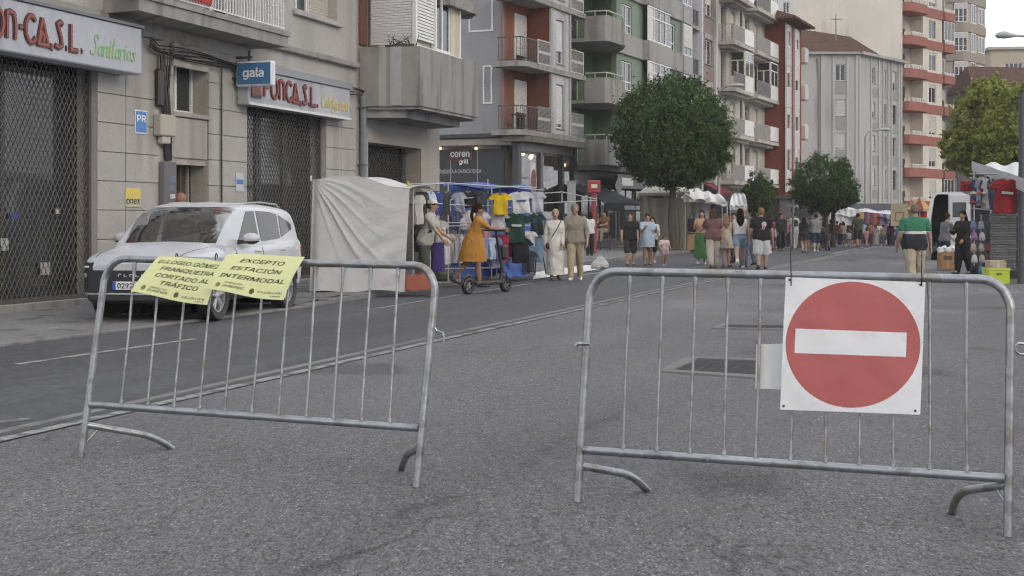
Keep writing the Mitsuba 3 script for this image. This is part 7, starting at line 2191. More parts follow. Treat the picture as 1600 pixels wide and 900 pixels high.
FR = (26.5, 31.5)
for (px, D, yt) in ((645, 25.6, 290), (700, 27.2, 286), (718, 27.6, 354), (768, 29.2, 290), (788, 29.5, 352), (835, 31.8, 300), (672, 27.5, 290), (848, 34.0, 303), (762, 30.8, 280)):
    a = Q(px, yt, D)
    pole(np.array([a[0], a[1], 0.10]), a)
for (a, b) in ((Q(640, 291, 25.6), Q(700, 286, 27.2)), (Q(700, 286, 27.2), Q(770, 291, 29.2)), (Q(770, 291, 29.2), Q(838, 293, 31.8)), (Q(645, 330, 25.8), Q(702, 330, 27.2)), (Q(672, 354, 27.4), Q(728, 353, 27.6)), (Q(690, 348, 27.3), Q(770, 348, 29.2)),
               (Q(680, 442, 27.3), Q(715, 441, 27.6)), (Q(700, 320, 27.3), Q(768, 322, 29.2)), (Q(835, 303, 32.5), Q(878, 300, 36)), (Q(878, 300, 36), Q(932, 311, 39)), (Q(838, 318, 32), Q(932, 313, 39)), (Q(878, 300, 36), Q(878, 316, 36)), (Q(932, 308, 39), Q(932, 322, 39)), (Q(640, 288, 25.6), Q(694, 286, 29.5)), (Q(694, 286, 29.5), Q(850, 297, 34)), (Q(768, 323, 29.2), Q(838, 326, 31.5)), (Q(788, 352, 29.5), Q(835, 352, 31.8)), (Q(690, 420, 27.2), Q(790, 418, 29.6))):
    pole(a, b, 0.014, name='rail')


def blue(u, v):
    a = Q(703, 288, 30.2) * (1 - u) + Q(826, 294, 33.4) * u
    b = np.array([a[0] + 0.1, a[1], 0.12])
    a = a + np.array([0, 0, 0.02 * math.sin(9 * u) - 0.02 * math.sin(23 * u) + 0.02])
    p = a * (1 - v) + b * v
    return (p[0], p[1] + 0.05 * math.sin(13 * u + 2 * v) + 0.03 * math.sin(29 * u), p[2])


part(STL, 'blue_sheet', drape(1, 1, 50, 24, blue), 'm_sheet2', (0.035, 0.085, 0.30), smooth=True)


def bluetop(u, v):
    a = Q(694, 290, 29) * (1 - u) + Q(834, 296, 32.8) * u
    return (a[0] - 0.2 * v, a[1] + 1.0 * v, a[2] + 0.12 * v + 0.025 * math.sin(11 * u + 3 * v) - 0.06 * math.sin(math.pi * v) * abs(math.sin(6 * u)))


part(STL, 'blue_top', drape(1, 1, 40, 10, bluetop), 'm_sheet2', (0.04, 0.095, 0.33), smooth=True)


def bluefloor(u, v):
    a, b = Q(782, 405, 29.6) * (1 - v) + np.array([*(Q(786, 405, 29.0)[:2]), 0.13]) * v, Q(838, 420, 31.5) * (1 - v) + np.array([*(Q(822, 405, 30.2)[:2]), 0.12]) * v
    p = a * (1 - u) + b * u
    return (p[0], p[1] - 0.25 * v + 0.05 * math.sin(9 * u), p[2] + 0.02 * math.sin(14 * u))


part(STL, 'blue_skirt', drape(1, 1, 20, 10, bluefloor), 'm_sheet2', (0.04, 0.10, 0.36), smooth=True)


def blueskirt2(u, v):
    a = Q(700, 398, 28.4) * (1 - u) + Q(775, 398, 29.8) * u
    b = np.array([a[0], a[1] - 0.1, 0.13])
    p = a * (1 - v) + b * v
    return (p[0], p[1] + 0.04 * math.sin(17 * u), p[2])


part(STL, 'blue_skirt', drape(1, 1, 30, 8, blueskirt2), 'm_sheet2', (0.03, 0.075, 0.27), smooth=True)
wm = polymesh([tuple(G(x, y, 0.1)[:2]) for x, y in ((832, 431), (945, 415), (950, 409), (890, 411), (838, 420))], 0.02)
one('ground_sheet', wm, 'm_cloth', 'white sheet spread on the ground beside the near clothes stall', 'sheet', (0.5, 0.5, 0.5))


def garment(name, label, cat_, px, py, w, h, D, col, trim=None, sleeves=True, yaw=0.0, hanger=True, mark=None, group='garments hanging at the near clothes stall', long=False):
    """px, py: middle of the top edge; w, h in px"""
    k = thing(name, label, cat_, group)
    s = D / F
    W, H = w * s * (1.22 if sleeves and D < 33 else 1.0), h * s
    c = Q(px, py, D) if group.endswith('near clothes stall') else P(px, py, D)
    if sleeves:
        sl = 0.95 if long else 0.45
        pts = [(-0.10, 0), (-0.30, -0.05), (-0.5, -0.40 * sl * 1.2 - 0.06), (-0.40, -0.45 * sl * 1.1 - 0.10), (-0.27, -0.27), (-0.29, -1), (-0.1, -1.03), (0.1, -1.0), (0.29, -1.02), (0.27, -0.27), (0.40, -0.45 * sl * 1.1 - 0.10), (0.5, -0.40 * sl * 1.2 - 0.06), (0.30, -0.05), (0.10, 0), (0, -0.06)]
    else:
        pts = [(-0.5, 0), (-0.44, -0.5), (-0.5, -1), (0, -1.03), (0.5, -1), (0.46, -0.5), (0.5, 0)]
    pl = Polygon([(x * W, z * H) for x, z in pts]).buffer(0.008)
    m = extr(pl, 0.09)
    m = m.subdivide().subdivide()
    v = m.vertices.copy()
    ph = R.uniform(0, 6)
    dep = v[:, 2] - 0.045
    bul = 1 + 0.8 * np.cos(v[:, 0] / max(W, 1e-3) * 3.0)
    y = dep * bul + 0.018 * np.sin(v[:, 0] / W * 14 + ph + v[:, 1] / H * 3) * np.clip(-v[:, 1] / H * 1.5, 0.2, 1) + 0.012 * np.sin(v[:, 1] / H * 9 + ph)
    m.vertices = np.column_stack([v[:, 0], -y, v[:, 1]])
    M = local(c, yaw) @ trimesh.transformations.rotation_matrix(R.uniform(-.09, .09), (0, 1, 0))
    part(k, 'cloth', put(m, M), 'm_cloth', col, 50)
    if sleeves and trim is not None:
        a = tube([(-0.10 * W, -0.05, 0.0), (-0.05 * W, -0.075, -0.04 * H), (0, -0.08, -0.07 * H), (0.05 * W, -0.075, -0.04 * H), (0.10 * W, -0.05, 0)], 0.011, 6)
        part(k, 'collar', put(a, M), 'm_cloth', trim, 50)
        for sg in (1, -1):
            x0 = sg * 0.40 * W
            part(k, 'cuff', put(tube([(x0, -0.02, (-0.5 * sl - 0.10) * H), (sg * 0.5 * W, -0.02, (-0.48 * sl - 0.06) * H)], 0.018, 6), M), 'm_cloth', trim, 50)
    if mark is not None:
        part(k, 'print', put(cbx(-0.16 * W, 0.16 * W, -0.125, -0.09, -0.46 * H, -0.38 * H, 0.004), M), 'm_cloth', mark)
    if hanger:
        part(k, 'hanger', put(tube([(-0.28 * W, 0, -0.03 * H), (0, 0, 0.03), (0.28 * W, 0, -0.03 * H), (0, 0, 0.03), (0, 0, 0.09), (0.02, 0, 0.11), (0.04, 0, 0.09)], 0.005, 5), M), 'm_satin', (0.1, 0.1, 0.1))
    return k


w_, bk, nv = (0.52, 0.52, 0.54), (0.025, 0.027, 0.03), (0.04, 0.06, 0.19)
garment('jersey', 'yellow football shirt on the upper rail of the near stall', 'shirt', 782, 302, 32, 34, 28.8, (0.56, 0.38, 0.02), (0.05, 0.08, 0.2), yaw=0.2)
garment('jersey', 'white football shirt beside the yellow one on the upper rail', 'shirt', 812, 300, 40, 34, 29.6, (0.55, 0.56, 0.60), (0.12, 0.2, 0.4), mark=(0.08, 0.1, 0.2), yaw=0.25)
garment('jersey', 'dark green football shirt with white trim below the white one', 'shirt', 806, 334, 42, 46, 29.3, (0.018, 0.055, 0.04), (0.5, 0.52, 0.5), mark=(0.45, 0.48, 0.46), yaw=0.2)
garment('jersey', 'black football shirt at the top of the blue sheeting', 'shirt', 732, 299, 38, 26, 28.0, bk, (0.3, 0.3, 0.3), mark=(0.3, 0.3, 0.3))
garment('jersey', 'white and pink patterned shirt below the black one', 'shirt', 729, 329, 34, 30, 27.9, (0.53, 0.49, 0.51), (0.4, 0.15, 0.2))
garment('jersey', 'white shirt partly behind the mustard dress, under the yellow football shirt', 'shirt', 778, 333, 32, 26, 29.0, (0.5, 0.48, 0.54), (0.3, 0.1, 0.2))
garment('shorts', 'dark red shorts hanging under the dark green football shirt', 'shorts', 784, 368, 24, 40, 29.0, (0.28, 0.02, 0.04), sleeves=False)
garment('jersey', 'black shirt low on the pole right of the dark red shorts', 'shirt', 812, 372, 36, 40, 29.4, (0.015, 0.017, 0.02), (0.04, 0.05, 0.05), yaw=0.2)
garment('jersey', 'sky blue shirt bulging low at the right end of the near stall', 'shirt', 838, 372, 38, 38, 30.8, (0.30, 0.44, 0.56), (0.5, 0.5, 0.52), yaw=0.5)
garment('jersey', 'white shirt above the sky blue one at the right end of the stall', 'shirt', 828, 362, 22, 22, 30.3, (0.52, 0.53, 0.55), (0.2, 0.25, 0.4), yaw=0.5)
garment('jersey', 'white shirt hung nearest the pale tarp', 'shirt', 651, 305, 26, 44, 25.9, (0.48, 0.47, 0.44), (0.1, 0.1, 0.1), yaw=0.9)
garment('jersey', 'black patterned shirt second from the pale tarp', 'shirt', 659, 300, 22, 36, 26.2, (0.06, 0.06, 0.06), (0.4, 0.4, 0.4), yaw=0.9)
garment('jersey', 'pale blue and white shirt on the first rail', 'shirt', 669, 300, 24, 38, 26.5, (0.42, 0.48, 0.58), (0.1, 0.15, 0.35), yaw=0.9)
garment('jersey', 'navy shirt with white sides on the first rail', 'shirt', 681, 299, 24, 36, 26.8, nv, (0.5, 0.5, 0.52), yaw=0.8)
garment('jersey', 'charcoal shirt on the first rail, left of the front pole', 'shirt', 693, 299, 22, 36, 27.1, (0.045, 0.05, 0.05), (0.3, 0.3, 0.3), yaw=0.8)
garment('jersey', 'white shirt with a red print on the low front rail', 'shirt', 688, 345, 22, 36, 26.9, (0.5, 0.5, 0.5), (0.4, 0.05, 0.05), mark=(0.35, 0.05, 0.05), yaw=0.3)
garment('shorts', 'purple blue shorts beside the stooping person in the cap', 'shorts', 683, 380, 20, 44, 26.7, (0.06, 0.04, 0.16), sleeves=False, yaw=0.3)
for i, (px, col, nm) in enumerate(((694, w_, 'first'), (703, (0.50, 0.47, 0.46), 'second'), (712, (0.42, 0.44, 0.5), 'third'), (721, w_, 'fourth'), (730, (0.2, 0.12, 0.16), 'fifth'), (756, (0.2, 0.26, 0.42), 'sixth'), (766, (0.35, 0.45, 0.55), 'seventh'), (776, (0.1, 0.13, 0.25), 'eighth'))):
    garment('jersey', ('pale', 'cream', 'greyish', 'bright white', 'dull mauve', 'blue', 'light blue', 'dark blue')[i] + ' shirt on the lower rail of the near stall, %s from the left' % nm, 'shirt', px, 366 if i < 5 else 372, 17, 46 if i < 4 else 34, 27.6 + 0.16 * i, col, (0.2, 0.2, 0.25), yaw=0.8)
for i, (px, col) in enumerate(((705, (0.45, 0.40, 0.42)), (716, (0.08, 0.08, 0.1)), (745, (0.5, 0.48, 0.5)), (757, (0.40, 0.2, 0.22)))):
    garment('jersey', ('rose white', 'black', 'white', 'faded red')[i] + ' small shirt on the middle rail, behind the scooter', 'shirt', px, 350, 18, 24, 28.0 + 0.25 * i, col, (0.3, 0.3, 0.3), yaw=0.5)
fill = [(752, 300, 26, 30, 28.6, (0.05, 0.06, 0.07), 'charcoal'), (716, 301, 22, 34, 27.6, (0.30, 0.33, 0.40), 'steel grey'), (752, 331, 26, 30, 28.5, (0.50, 0.45, 0.48), 'pinkish white'), (768, 352, 22, 28, 28.8, (0.10, 0.22, 0.36), 'petrol blue'), (712, 330, 20, 30, 27.5, (0.07, 0.08, 0.16), 'midnight blue'),
        (798, 366, 22, 36, 29.5, (0.16, 0.05, 0.07), 'maroon'), (838, 300, 26, 32, 30.6, (0.40, 0.42, 0.46), 'silver grey'), (838, 334, 26, 34, 30.4, (0.03, 0.05, 0.06), 'black green'), (770, 390, 24, 30, 29.0, (0.34, 0.38, 0.5), 'lavender'), (666, 340, 20, 36, 26.3, (0.40, 0.38, 0.36), 'ecru'), (655, 352, 20, 40, 26.0, (0.09, 0.08, 0.09), 'sooty'), (825, 392, 26, 34, 29.9, (0.04, 0.045, 0.06), 'ink black'), (745, 376, 22, 36, 28.6, (0.46, 0.46, 0.5), 'pearl'), (786, 398, 20, 30, 29.3, (0.1, 0.12, 0.22), 'denim blue')]
for (px, py, w1_, h1_, D, c, nm) in fill:
    garment('jersey', nm + ' shirt hung among the others on the near stall', 'shirt', px, py, w1_, h1_, D + 0.25, c, tuple(min(0.5, 0.35 + 0.5 * x) for x in c), yaw=R.uniform(0.1, 0.6))
# bags, board and bucket near the stall
bg = thing('cloth_sack', 'stuffed dull green sack on the ground under the first rail of the stall', 'sack')
c = G(688, 440, 0.1)
sk = soft(union([ball(c + [0, 0, 0.30], (0.24, 0.22, 0.26)), ball(c + [0.03, 0, 0.62], (0.17, 0.16, 0.2)), ball(c + [0, 0, 0.15], (0.27, 0.24, 0.14))]), 0.05, 6)
sk.vertices += (meshkit.noise(sk.vertices * 9, 2)[:, None] - 0.5) * 0.06
part(bg, 'sack', sk, 'm_cloth', (0.10, 0.125, 0.09), 60)
part(bg, 'knot', soft(union([bone((c + [0.03, 0, 0.80], 0.05), (c + [0.05, 0, 0.92], 0.07))]), 0.03, 2), 'm_cloth', (0.10, 0.125, 0.09), 60)
c = G(648, 455, 0.1)
bd = thing('crate', 'flat orange red crate on the pavement beside the pale tarp', 'crate')
for (x0, x1, y0, y1, z0, z1, nm) in ((-0.25, 0.35, -0.02, 0.0, 0, 0.26, 'front_panel'), (-0.25, 0.35, 0.4, 0.42, 0, 0.26, 'rear_panel'), (-0.27, -0.252, -0.02, 0.42, 0, 0.26, 'end_panel'), (0.352, 0.37, -0.02, 0.42, 0, 0.26, 'end_panel'), (-0.25, 0.35, 0.002, 0.398, 0, 0.02, 'base')):
    part(bd, nm, put(cbx(x0, x1, y0, y1, z0 + 0.02, z1 + 0.02, 0.004), local(c, 0.15)), 'm_satin', (0.30, 0.085, 0.05))
bk_ = thing('bucket', 'white plastic bag standing on the kerb beside the walking couple', 'bag')
c = G(936, 419, 0.1)
sk = soft(union([bone((c + [-0.12, 0, 0.08], 0.1), (c + [0.16, 0, 0.08], 0.1), (c + [0.05, 0, 0.22], 0.1))]), 0.04, 3)
sk.vertices += (meshkit.noise(sk.vertices * 11, 2)[:, None] - 0.5) * 0.06
part(bk_, 'body', sk, 'm_cloth', (0.47, 0.47, 0.46), 60)
part(bk_, 'handle', tube(arc3(c + [-0.05, 0, 0.25], c + [0.03, 0, 0.48], c + [0.11, 0, 0.25], 8), 0.012, 6), 'm_cloth', (0.47, 0.47, 0.46), 60)
pk2 = thing('clothes_rack', 'low dark folding rack under the sky blue shirt, at the right end of the stall', 'rack')
for (a, b) in ((Q(846, 385, 31), G(826, 428, 0.1)), (Q(846, 385, 31), G(853, 428, 0.1)), (Q(838, 388, 30.8), G(836, 430, 0.1)), (Q(836, 398, 30.6), Q(850, 398, 31))):
    part(pk2, 'tube', tube([a, b], 0.014, 6), 'm_satin', (0.03, 0.03, 0.033), 40)

# scooter
SC = thing('electric_scooter', 'dark electric scooter with thick wheels rolling beside the person in mustard yellow', 'scooter')
w0, w1 = G(731, 460), G(790, 456)
dx = (w1 - w0) / np.linalg.norm(w1 - w0)
Msc = np.eye(4)
Msc[:3, 0] = dx
Msc[:3, 1] = [-dx[1], dx[0], 0]
Msc[:3, 3] = w0
Ls = np.linalg.norm(w1 - w0)
for x, nm in ((0, 'wheel'), (Ls, 'wheel')):
    r = 0.155
    prof = np.array([(0.085, -0.04), (0.125, -0.05), (r, -0.03), (r + 0.004, 0), (r, 0.03), (0.125, 0.05), (0.085, 0.04), (0.085, -0.04)])
    ty = trimesh.creation.revolve(prof, sections=28)
    Mw = np.array([[1, 0, 0, x], [0, 0, -1, 0], [0, 1, 0, r], [0, 0, 0, 1.0]])
    ty.apply_transform(Mw)
    wk = part(SC, nm, put(ty, Msc), 'm_satin', (0.02, 0.02, 0.021), 40)
    rm_ = cat([trimesh.creation.cylinder(0.03, 0.09, sections=14)] + [put(cbx(0.02, 0.09, -0.009, 0.009, -0.03, 0.03, 0.003), trimesh.transformations.rotation_matrix(a, (0, 0, 1))) for a in np.linspace(0, 2 * PI, 7)[:-1]])
    rm_.apply_transform(Mw)
    part(wk, 'rim', put(rm_, Msc), 'm_metal', (0.4, 0.4, 0.42), 40)
part(SC, 'deck', put(cbx(0.16, Ls - 0.14, -0.09, 0.09, 0.155, 0.225, 0.02), Msc), 'm_satin', (0.025, 0.025, 0.027))
part(SC, 'mudguard', put(tube([(-0.19, 0, 0.17), (-0.13, 0, 0.3), (0, 0, 0.35), (0.12, 0, 0.28), (0.18, 0, 0.2)], [0.02, 0.035, 0.04, 0.035, 0.03], 8), Msc), 'm_satin', (0.02, 0.02, 0.02), 40)
part(SC, 'fork', put(cat([tube([(Ls, s * 0.06, 0.155), (Ls - 0.06, s * 0.06, 0.36), (Ls - 0.1, 0, 0.42)], 0.018, 8) for s in (1, -1)]), Msc), 'm_satin', (0.03, 0.03, 0.03), 40, stuff=True)
part(SC, 'stem', put(tube([(Ls - 0.16, 0, 0.2), (Ls - 0.1, 0, 0.42), (Ls - 0.22, 0, 0.85), (Ls - 0.30, 0, 1.16)], [0.04, 0.035, 0.028, 0.024], 10), Msc), 'm_satin', (0.025, 0.025, 0.027), 40)
part(SC, 'handlebar', put(tube([(Ls - 0.36, -0.27, 1.18), (Ls - 0.30, 0, 1.17), (Ls - 0.36, 0.27, 1.18)], 0.016, 8), Msc), 'm_satin', (0.02, 0.02, 0.02), 40)
part(SC, 'front_bag', put(cbx(Ls - 0.16, Ls - 0.03, -0.1, 0.1, 0.62, 0.9, 0.04), Msc), 'm_satin', (0.03, 0.03, 0.035))

# ---------------------------------------------------------------- street furniture
sg = thing('road_sign', 'round traffic sign seen almost edge-on, on a brown post behind the stall', 'road sign')
c = P(833, 282, 36)
ds = trimesh.creation.cylinder(0.3, 0.03, sections=36)
ds.apply_transform(trimesh.transformations.rotation_matrix(PI / 2, (1, 0, 0)))
ds.apply_transform(trimesh.transformations.rotation_matrix(math.radians(74), (0, 0, 1)))
part(sg, 'plate', put(ds, local(c)), 'm_satin', (0.115, 0.04, 0.035), 40)
rg = trimesh.creation.torus(0.3, 0.02, 36, 8)
rg.apply_transform(trimesh.transformations.rotation_matrix(PI / 2, (1, 0, 0)))
rg.apply_transform(trimesh.transformations.rotation_matrix(math.radians(74), (0, 0, 1)))
part(sg, 'rim', put(rg, local(c)), 'm_satin', (0.42, 0.42, 0.42), 40)
part(sg, 'post', tube([(c[0] + 0.02, c[1] + 0.05, 0.1), (c[0] + 0.02, c[1] + 0.05, c[2] + 0.25)], 0.035, 8), 'm_satin', (0.13, 0.075, 0.06), 40)
sg = thing('street_sign', 'red sign post with a white patch, in front of the dark terrace', 'sign')
c = P(928, 292, 52)
part(sg, 'board', put(cbx(-0.24, 0.24, -0.1, 0.1, -0.25, 0.25, 0.05), local(c)), 'm_satin', (0.27, 0.035, 0.035))
part(sg, 'patch', put(cbx(-0.1, 0.12, -0.115, -0.101, -0.05, 0.1, 0.004), local(c)), 'm_satin', (0.55, 0.52, 0.42))
part(sg, 'post', tube([(c[0], c[1], 0.1), (c[0], c[1], c[2] - 0.24)], 0.1, 10), 'm_satin', (0.22, 0.04, 0.04), 40)
sg = thing('hanging_sign', 'white diamond shaped sign hung before the dark bar front', 'sign')
c = P(967, 290, 60)
dm = extr(Polygon([(0, 0.42), (0.17, 0), (0, -0.42), (-0.17, 0)]), 0.05)
dm.apply_transform(np.array([[1, 0, 0, 0], [0, 0, 1, 0], [0, 1, 0, 0], [0, 0, 0, 1.0]]))
part(sg, 'plate', put(dm, local(c)), 'm_satin', (0.55, 0.56, 0.58))
part(sg, 'bracket', put(bx(-0.02, 0.02, 0.02, 1.6, 0.4, 0.44), local(c)), 'm_satin', DARK)
pb = thing('metal_post', 'pale square metal post behind the walking couple', 'post')
c = P(893, 290, 46)
part(pb, 'shaft', bx(c[0] - 0.14, c[0] + 0.14, c[1] - 0.1, c[1] + 0.1, 0.1, c[2] + 0.1), 'm_satin', (0.27, 0.27, 0.28))
part(pb, 'cap', bx(c[0] - 0.16, c[0] + 0.16, c[1] - 0.12, c[1] + 0.12, c[2] + 0.1, c[2] + 0.16), 'm_satin', (0.2, 0.2, 0.21))
# terrace front of the green house: awning with lettering
aw = thing('bar_awning', 'dark awning with pale lettering over the terrace', 'awning')
c0, c1 = FB.s(945, 1.6), FB.s(1002, 1.6)
za = FB.z(316, c0, 1.6)
part(aw, 'canopy', FB.T(trimesh.convex.convex_hull(np.array([(c0, 1.6, za), (c1, 1.6, za), (c0, -0.3, za + 0.8), (c1, -0.3, za + 0.8), (c0, -0.3, za + 0.74), (c1, -0.3, za + 0.74), (c0, 1.6, za - 0.03), (c1, 1.6, za - 0.03)]))), 'm_cloth', (0.035, 0.037, 0.045))
part(aw, 'valance', FB.box(c0, c1, 1.57, 1.6, za - 0.38, za - 0.033), 'm_cloth', (0.04, 0.042, 0.05))
for (ka, kb) in ((0.1, 0.8), (0.86, 1.5), (1.62, 2.4)):      # too blurred in the photograph to be read
    part(aw, 'pale_patch', FB.box((c0 + c1) / 2 + ka, (c0 + c1) / 2 + kb, 1.601, 1.608, za - 0.30, za - 0.12), 'm_satin', (0.4, 0.4, 0.41))
bs = part(D_, 'bar_sign', FB.box(d0 + 3.0, d0 + 12, 0.35, 0.5, 2.85, 3.5), 'm_satin', (0.05, 0.05, 0.055))
part(bs, 'panel', FB.box(d0 + 3.6, d0 + 5.2, 0.501, 0.52, 2.98, 3.35), 'm_satin', (0.42, 0.42, 0.42))
part(bs, 'panel', FB.box(d0 + 8.6, d0 + 10.2, 0.501, 0.52, 2.98, 3.35), 'm_satin', (0.40, 0.40, 0.41))
for (px0, px1, y0, y1, c, lab) in ((1120, 1144, 286, 306, (0.13, 0.03, 0.035), 'dark red shop awning under the cream apartment house'), (1146, 1172, 300, 310, (0.5, 0.5, 0.5), 'white shop awning next to the dark red one')):
    a, b = FB.s(px0, 0.8), FB.s(px1, 0.8)
    z1_, z0_ = FB.z(y0, a, 0.8), FB.z(y1, a, 0.8)
    k = thing('shop_awning', lab, 'awning')
    part(k, 'canopy', FB.T(trimesh.convex.convex_hull(np.array([(a, 0.9, z0_ + 0.25), (b, 0.9, z0_ + 0.25), (a, 0.9, z0_ + 0.2), (b, 0.9, z0_ + 0.2), (a, 0.0, z1_), (b, 0.0, z1_), (a, 0.0, z1_ - 0.1), (b, 0.0, z1_ - 0.1)]))), 'm_cloth', c)
    part(k, 'valance', FB.box(a, b, 0.86, 0.9, z0_, z0_ + 0.198), 'm_cloth', c)
# lamps
def lamp_head(k, c, L, yaw, col=(0.36, 0.37, 0.37)):
    pts = [(-L / 2, 0, 0), (-L * 0.4, 0, 0.02), (-L * 0.1, 0, 0.05), (L * 0.2, 0, 0.03), (L / 2, 0, 0.02)]
    m = tube(pts, [0.02, 0.11, 0.15, 0.10, 0.04], 12)
    m.vertices[:, 2] *= 0.75
    part(k, 'lamp_head', put(m, local(c, yaw)), 'm_satin', col, 50)


lp = thing('street_lamp', 'street lamp head reaching in at the top right corner against the sky', 'street lamp')
c = P(1572, 56.5, 40)
lamp_head(lp, c, 0.62, 0)
part(lp, 'arm', tube([c + [0.28, 0, 0.02], c + [1.2, 0.1, -0.05], c + [2.2, 0.1, -0.25]], 0.035, 8), 'm_satin', (0.36, 0.37, 0.37), 40)
part(lp, 'post', tube([c + [2.2, 0.1, -0.25], np.array([c[0] + 2.25, c[1] + 0.1, 0])], [0.05, 0.09], 10), 'm_satin', (0.36, 0.37, 0.37), 40)
lp = thing('street_lamp', 'slim street lamp with a curved arm in front of the grey corner house', 'street lamp')
b0 = P(1352, 380, 84)
b0[2] = 0
tpt = P(1352, 214, 84)
c = P(1381, 203, 84)
part(lp, 'post', tube([b0, tpt], [0.09, 0.06], 10), 'm_satin', (0.3, 0.31, 0.31), 40)
part(lp, 'arm', tube(arc3(tpt, tpt + [0.05, 0, 0.42], c + [-0.3, 0, 0], 9), 0.035, 8), 'm_satin', (0.3, 0.31, 0.31), 40)
lamp_head(lp, c, 0.9, PI)
lp = thing('street_lamp', 'street lamp head on an arm in front of the cream apartment house', 'street lamp')
c = P(1150, 134, 72)
lamp_head(lp, c, 0.95, PI)
tpt = P(1123, 160, 76)
part(lp, 'arm', tube([c + [-0.4, 0.1, 0], P(1128, 140, 75), tpt], 0.035, 8), 'm_satin', (0.3, 0.3, 0.3), 40)
part(lp, 'post', tube([tpt, np.array([tpt[0], tpt[1], 0.1])], [0.06, 0.1], 8), 'm_satin', (0.3, 0.3, 0.3), 40)
c = P(1597, 150, 30)
ps = thing('lamp_post', 'dark grey post at the right edge of the frame beside the stall', 'post')
part(ps, 'shaft', tube([(c[0], c[1], 0), (c[0], c[1], 4.1)], 0.075, 14), 'm_satin', (0.07, 0.075, 0.085), 40)
part(ps, 'base', tube([(c[0], c[1], 0), (c[0], c[1], 0.5)], 0.1, 14), 'm_satin', (0.07, 0.075, 0.085), 40)
c = P(1239, 380, 62)
ps = thing('lamp_post', 'slim grey pole standing among the far strollers', 'post')
part(ps, 'shaft', tube([(c[0], c[1], 0), (c[0], c[1], HC + (HY - 316) * 62 / F)], 0.05, 8), 'm_satin', (0.14, 0.14, 0.145), 40)
part(ps, 'cap', tube([(c[0], c[1], HC + (HY - 316) * 62 / F), (c[0], c[1], HC + (HY - 313) * 62 / F)], 0.07, 8), 'm_satin', (0.14, 0.14, 0.145), 40)
c = P(1302, 384, 69)
ps = thing('lamp_post', 'dark trunk-like post right of the smaller round tree', 'post')
part(ps, 'shaft', tube([(c[0], c[1], 0), (c[0], c[1], HC + (HY - 300) * 69 / F)], 0.11, 8), 'm_bark', None, 40)

# ---------------------------------------------------------------- farther stalls
def tent_wall(k, name, a, b, top_a, top_b, col, amp=0.08, waves=15, bot=0.1, n=36):
    a, b = np.asarray(a, float), np.asarray(b, float)

    def fn(u, v):
        p = a * (1 - u) + b * u
        zt_ = top_a * (1 - u) + top_b * u - 0.12 * math.sin(PI * u)
        f = amp * math.sin(waves * u + 1.3 * v) * (0.3 + 0.7 * v) + amp * 0.5 * math.sin(waves * 2.3 * u - 3 * v)
        return (p[0], p[1] + f, zt_ * (1 - v) + bot * v)
    part(k, name, drape(1, 1, n, 14, fn), 'm_sheet2', col, True)


T1 = thing('market_tent', 'beige canvas tent behind the trunk of the large round tree', 'tent')
D0 = 61
zz = lambda y, D: HC + (HY - y) * D / F
tent_wall(T1, 'front_sheet', P(1000, 0, D0), P(1046, 0, D0 + 0.5), zz(304, D0), zz(307, D0), (0.42, 0.405, 0.34), 0.12, 9)
tent_wall(T1, 'side_sheet', P(1044, 0, D0), P(1082, 0, D0 - 2), zz(303, D0), zz(308, D0 - 2), (0.43, 0.41, 0.32), 0.10, 26)
rfv = np.array([P(996, 302, D0), P(1048, 302, D0), P(1078, 300, D0 - 2), P(1010, 292, D0 + 3), P(1070, 292, D0 + 3)])
part(T1, 'roof', trimesh.convex.convex_hull(np.vstack([rfv, rfv - [0, 0, 0.1]])), 'm_sheet2', (0.45, 0.44, 0.38))
T2 = thing('market_stall', 'stall with a drooping white canopy, right of the large round tree', 'market stall')


def canopy(p00, p10, p01, p11, sag=0.15, n=24):
    def fn(u, v):
        p = (1 - v) * ((1 - u) * p00 + u * p10) + v * ((1 - u) * p01 + u * p11)
        return (p[0], p[1], p[2] - sag * math.sin(PI * u) * math.sin(PI * v) + 0.05 * math.sin(19 * u + 4 * v))
    return drape(1, 1, n, 12, fn, 0.02)


part(T2, 'canopy', canopy(P(1068, 306, 58), P(1137, 322, 57), P(1080, 293, 62), P(1130, 306, 62), 0.25), 'm_sheet2', (0.56, 0.56, 0.56), True)
tent_wall(T2, 'valance', P(1068, 0, 57.9), P(1137, 0, 56.9), zz(305, 58), zz(319, 57), (0.56, 0.56, 0.57), 0.04, 24, bot=zz(316, 58))
tent_wall(T2, 'hanging_sheet', P(1074, 0, 59.5), P(1110, 0, 59.5), zz(305, 59), zz(308, 59), (0.50, 0.50, 0.49), 0.08, 8, bot=zz(347, 59))
for (px, D) in ((1070, 58), (1136, 57), (1128, 61)):
    pole(P(px, 320 if px > 1100 else 306, D), np.array([*P(px, 0, D)[:2], 0.1]), 0.03, par=T2)
part(T2, 'backdrop', bx(P(1110, 0, 61)[0], P(1140, 0, 61)[0], 61, 61.2, 0.1, 2.0), 'm_cloth', (0.04, 0.045, 0.06))
cb = thing('cardboard_box', 'tall brown board box below the hanging white sheet of the stall', 'box')
c = P(1080, 380, 58.5)
part(cb, 'box', cbx(c[0] - 0.2, c[0] + 0.2, 58.3, 58.8, 0.1, zz(365, 58.5), 0.01), 'm_cloth', (0.34, 0.22, 0.12))
part(cb, 'lid', cbx(c[0] - 0.22, c[0] + 0.22, 58.25, 58.85, zz(365, 58.5) + 0.003, zz(365, 58.5) + 0.05, 0.01), 'm_cloth', (0.30, 0.20, 0.11))
bgk = thing('dark_bag', 'black bag hung beside the peach top under the white canopy', 'bag')
c = P(1081, 352, 58)
part(bgk, 'body', cbx(c[0] - 0.18, c[0] + 0.18, 57.9, 58.1, c[2] - 0.28, c[2] + 0.28, 0.06), 'm_cloth', (0.03, 0.03, 0.033))
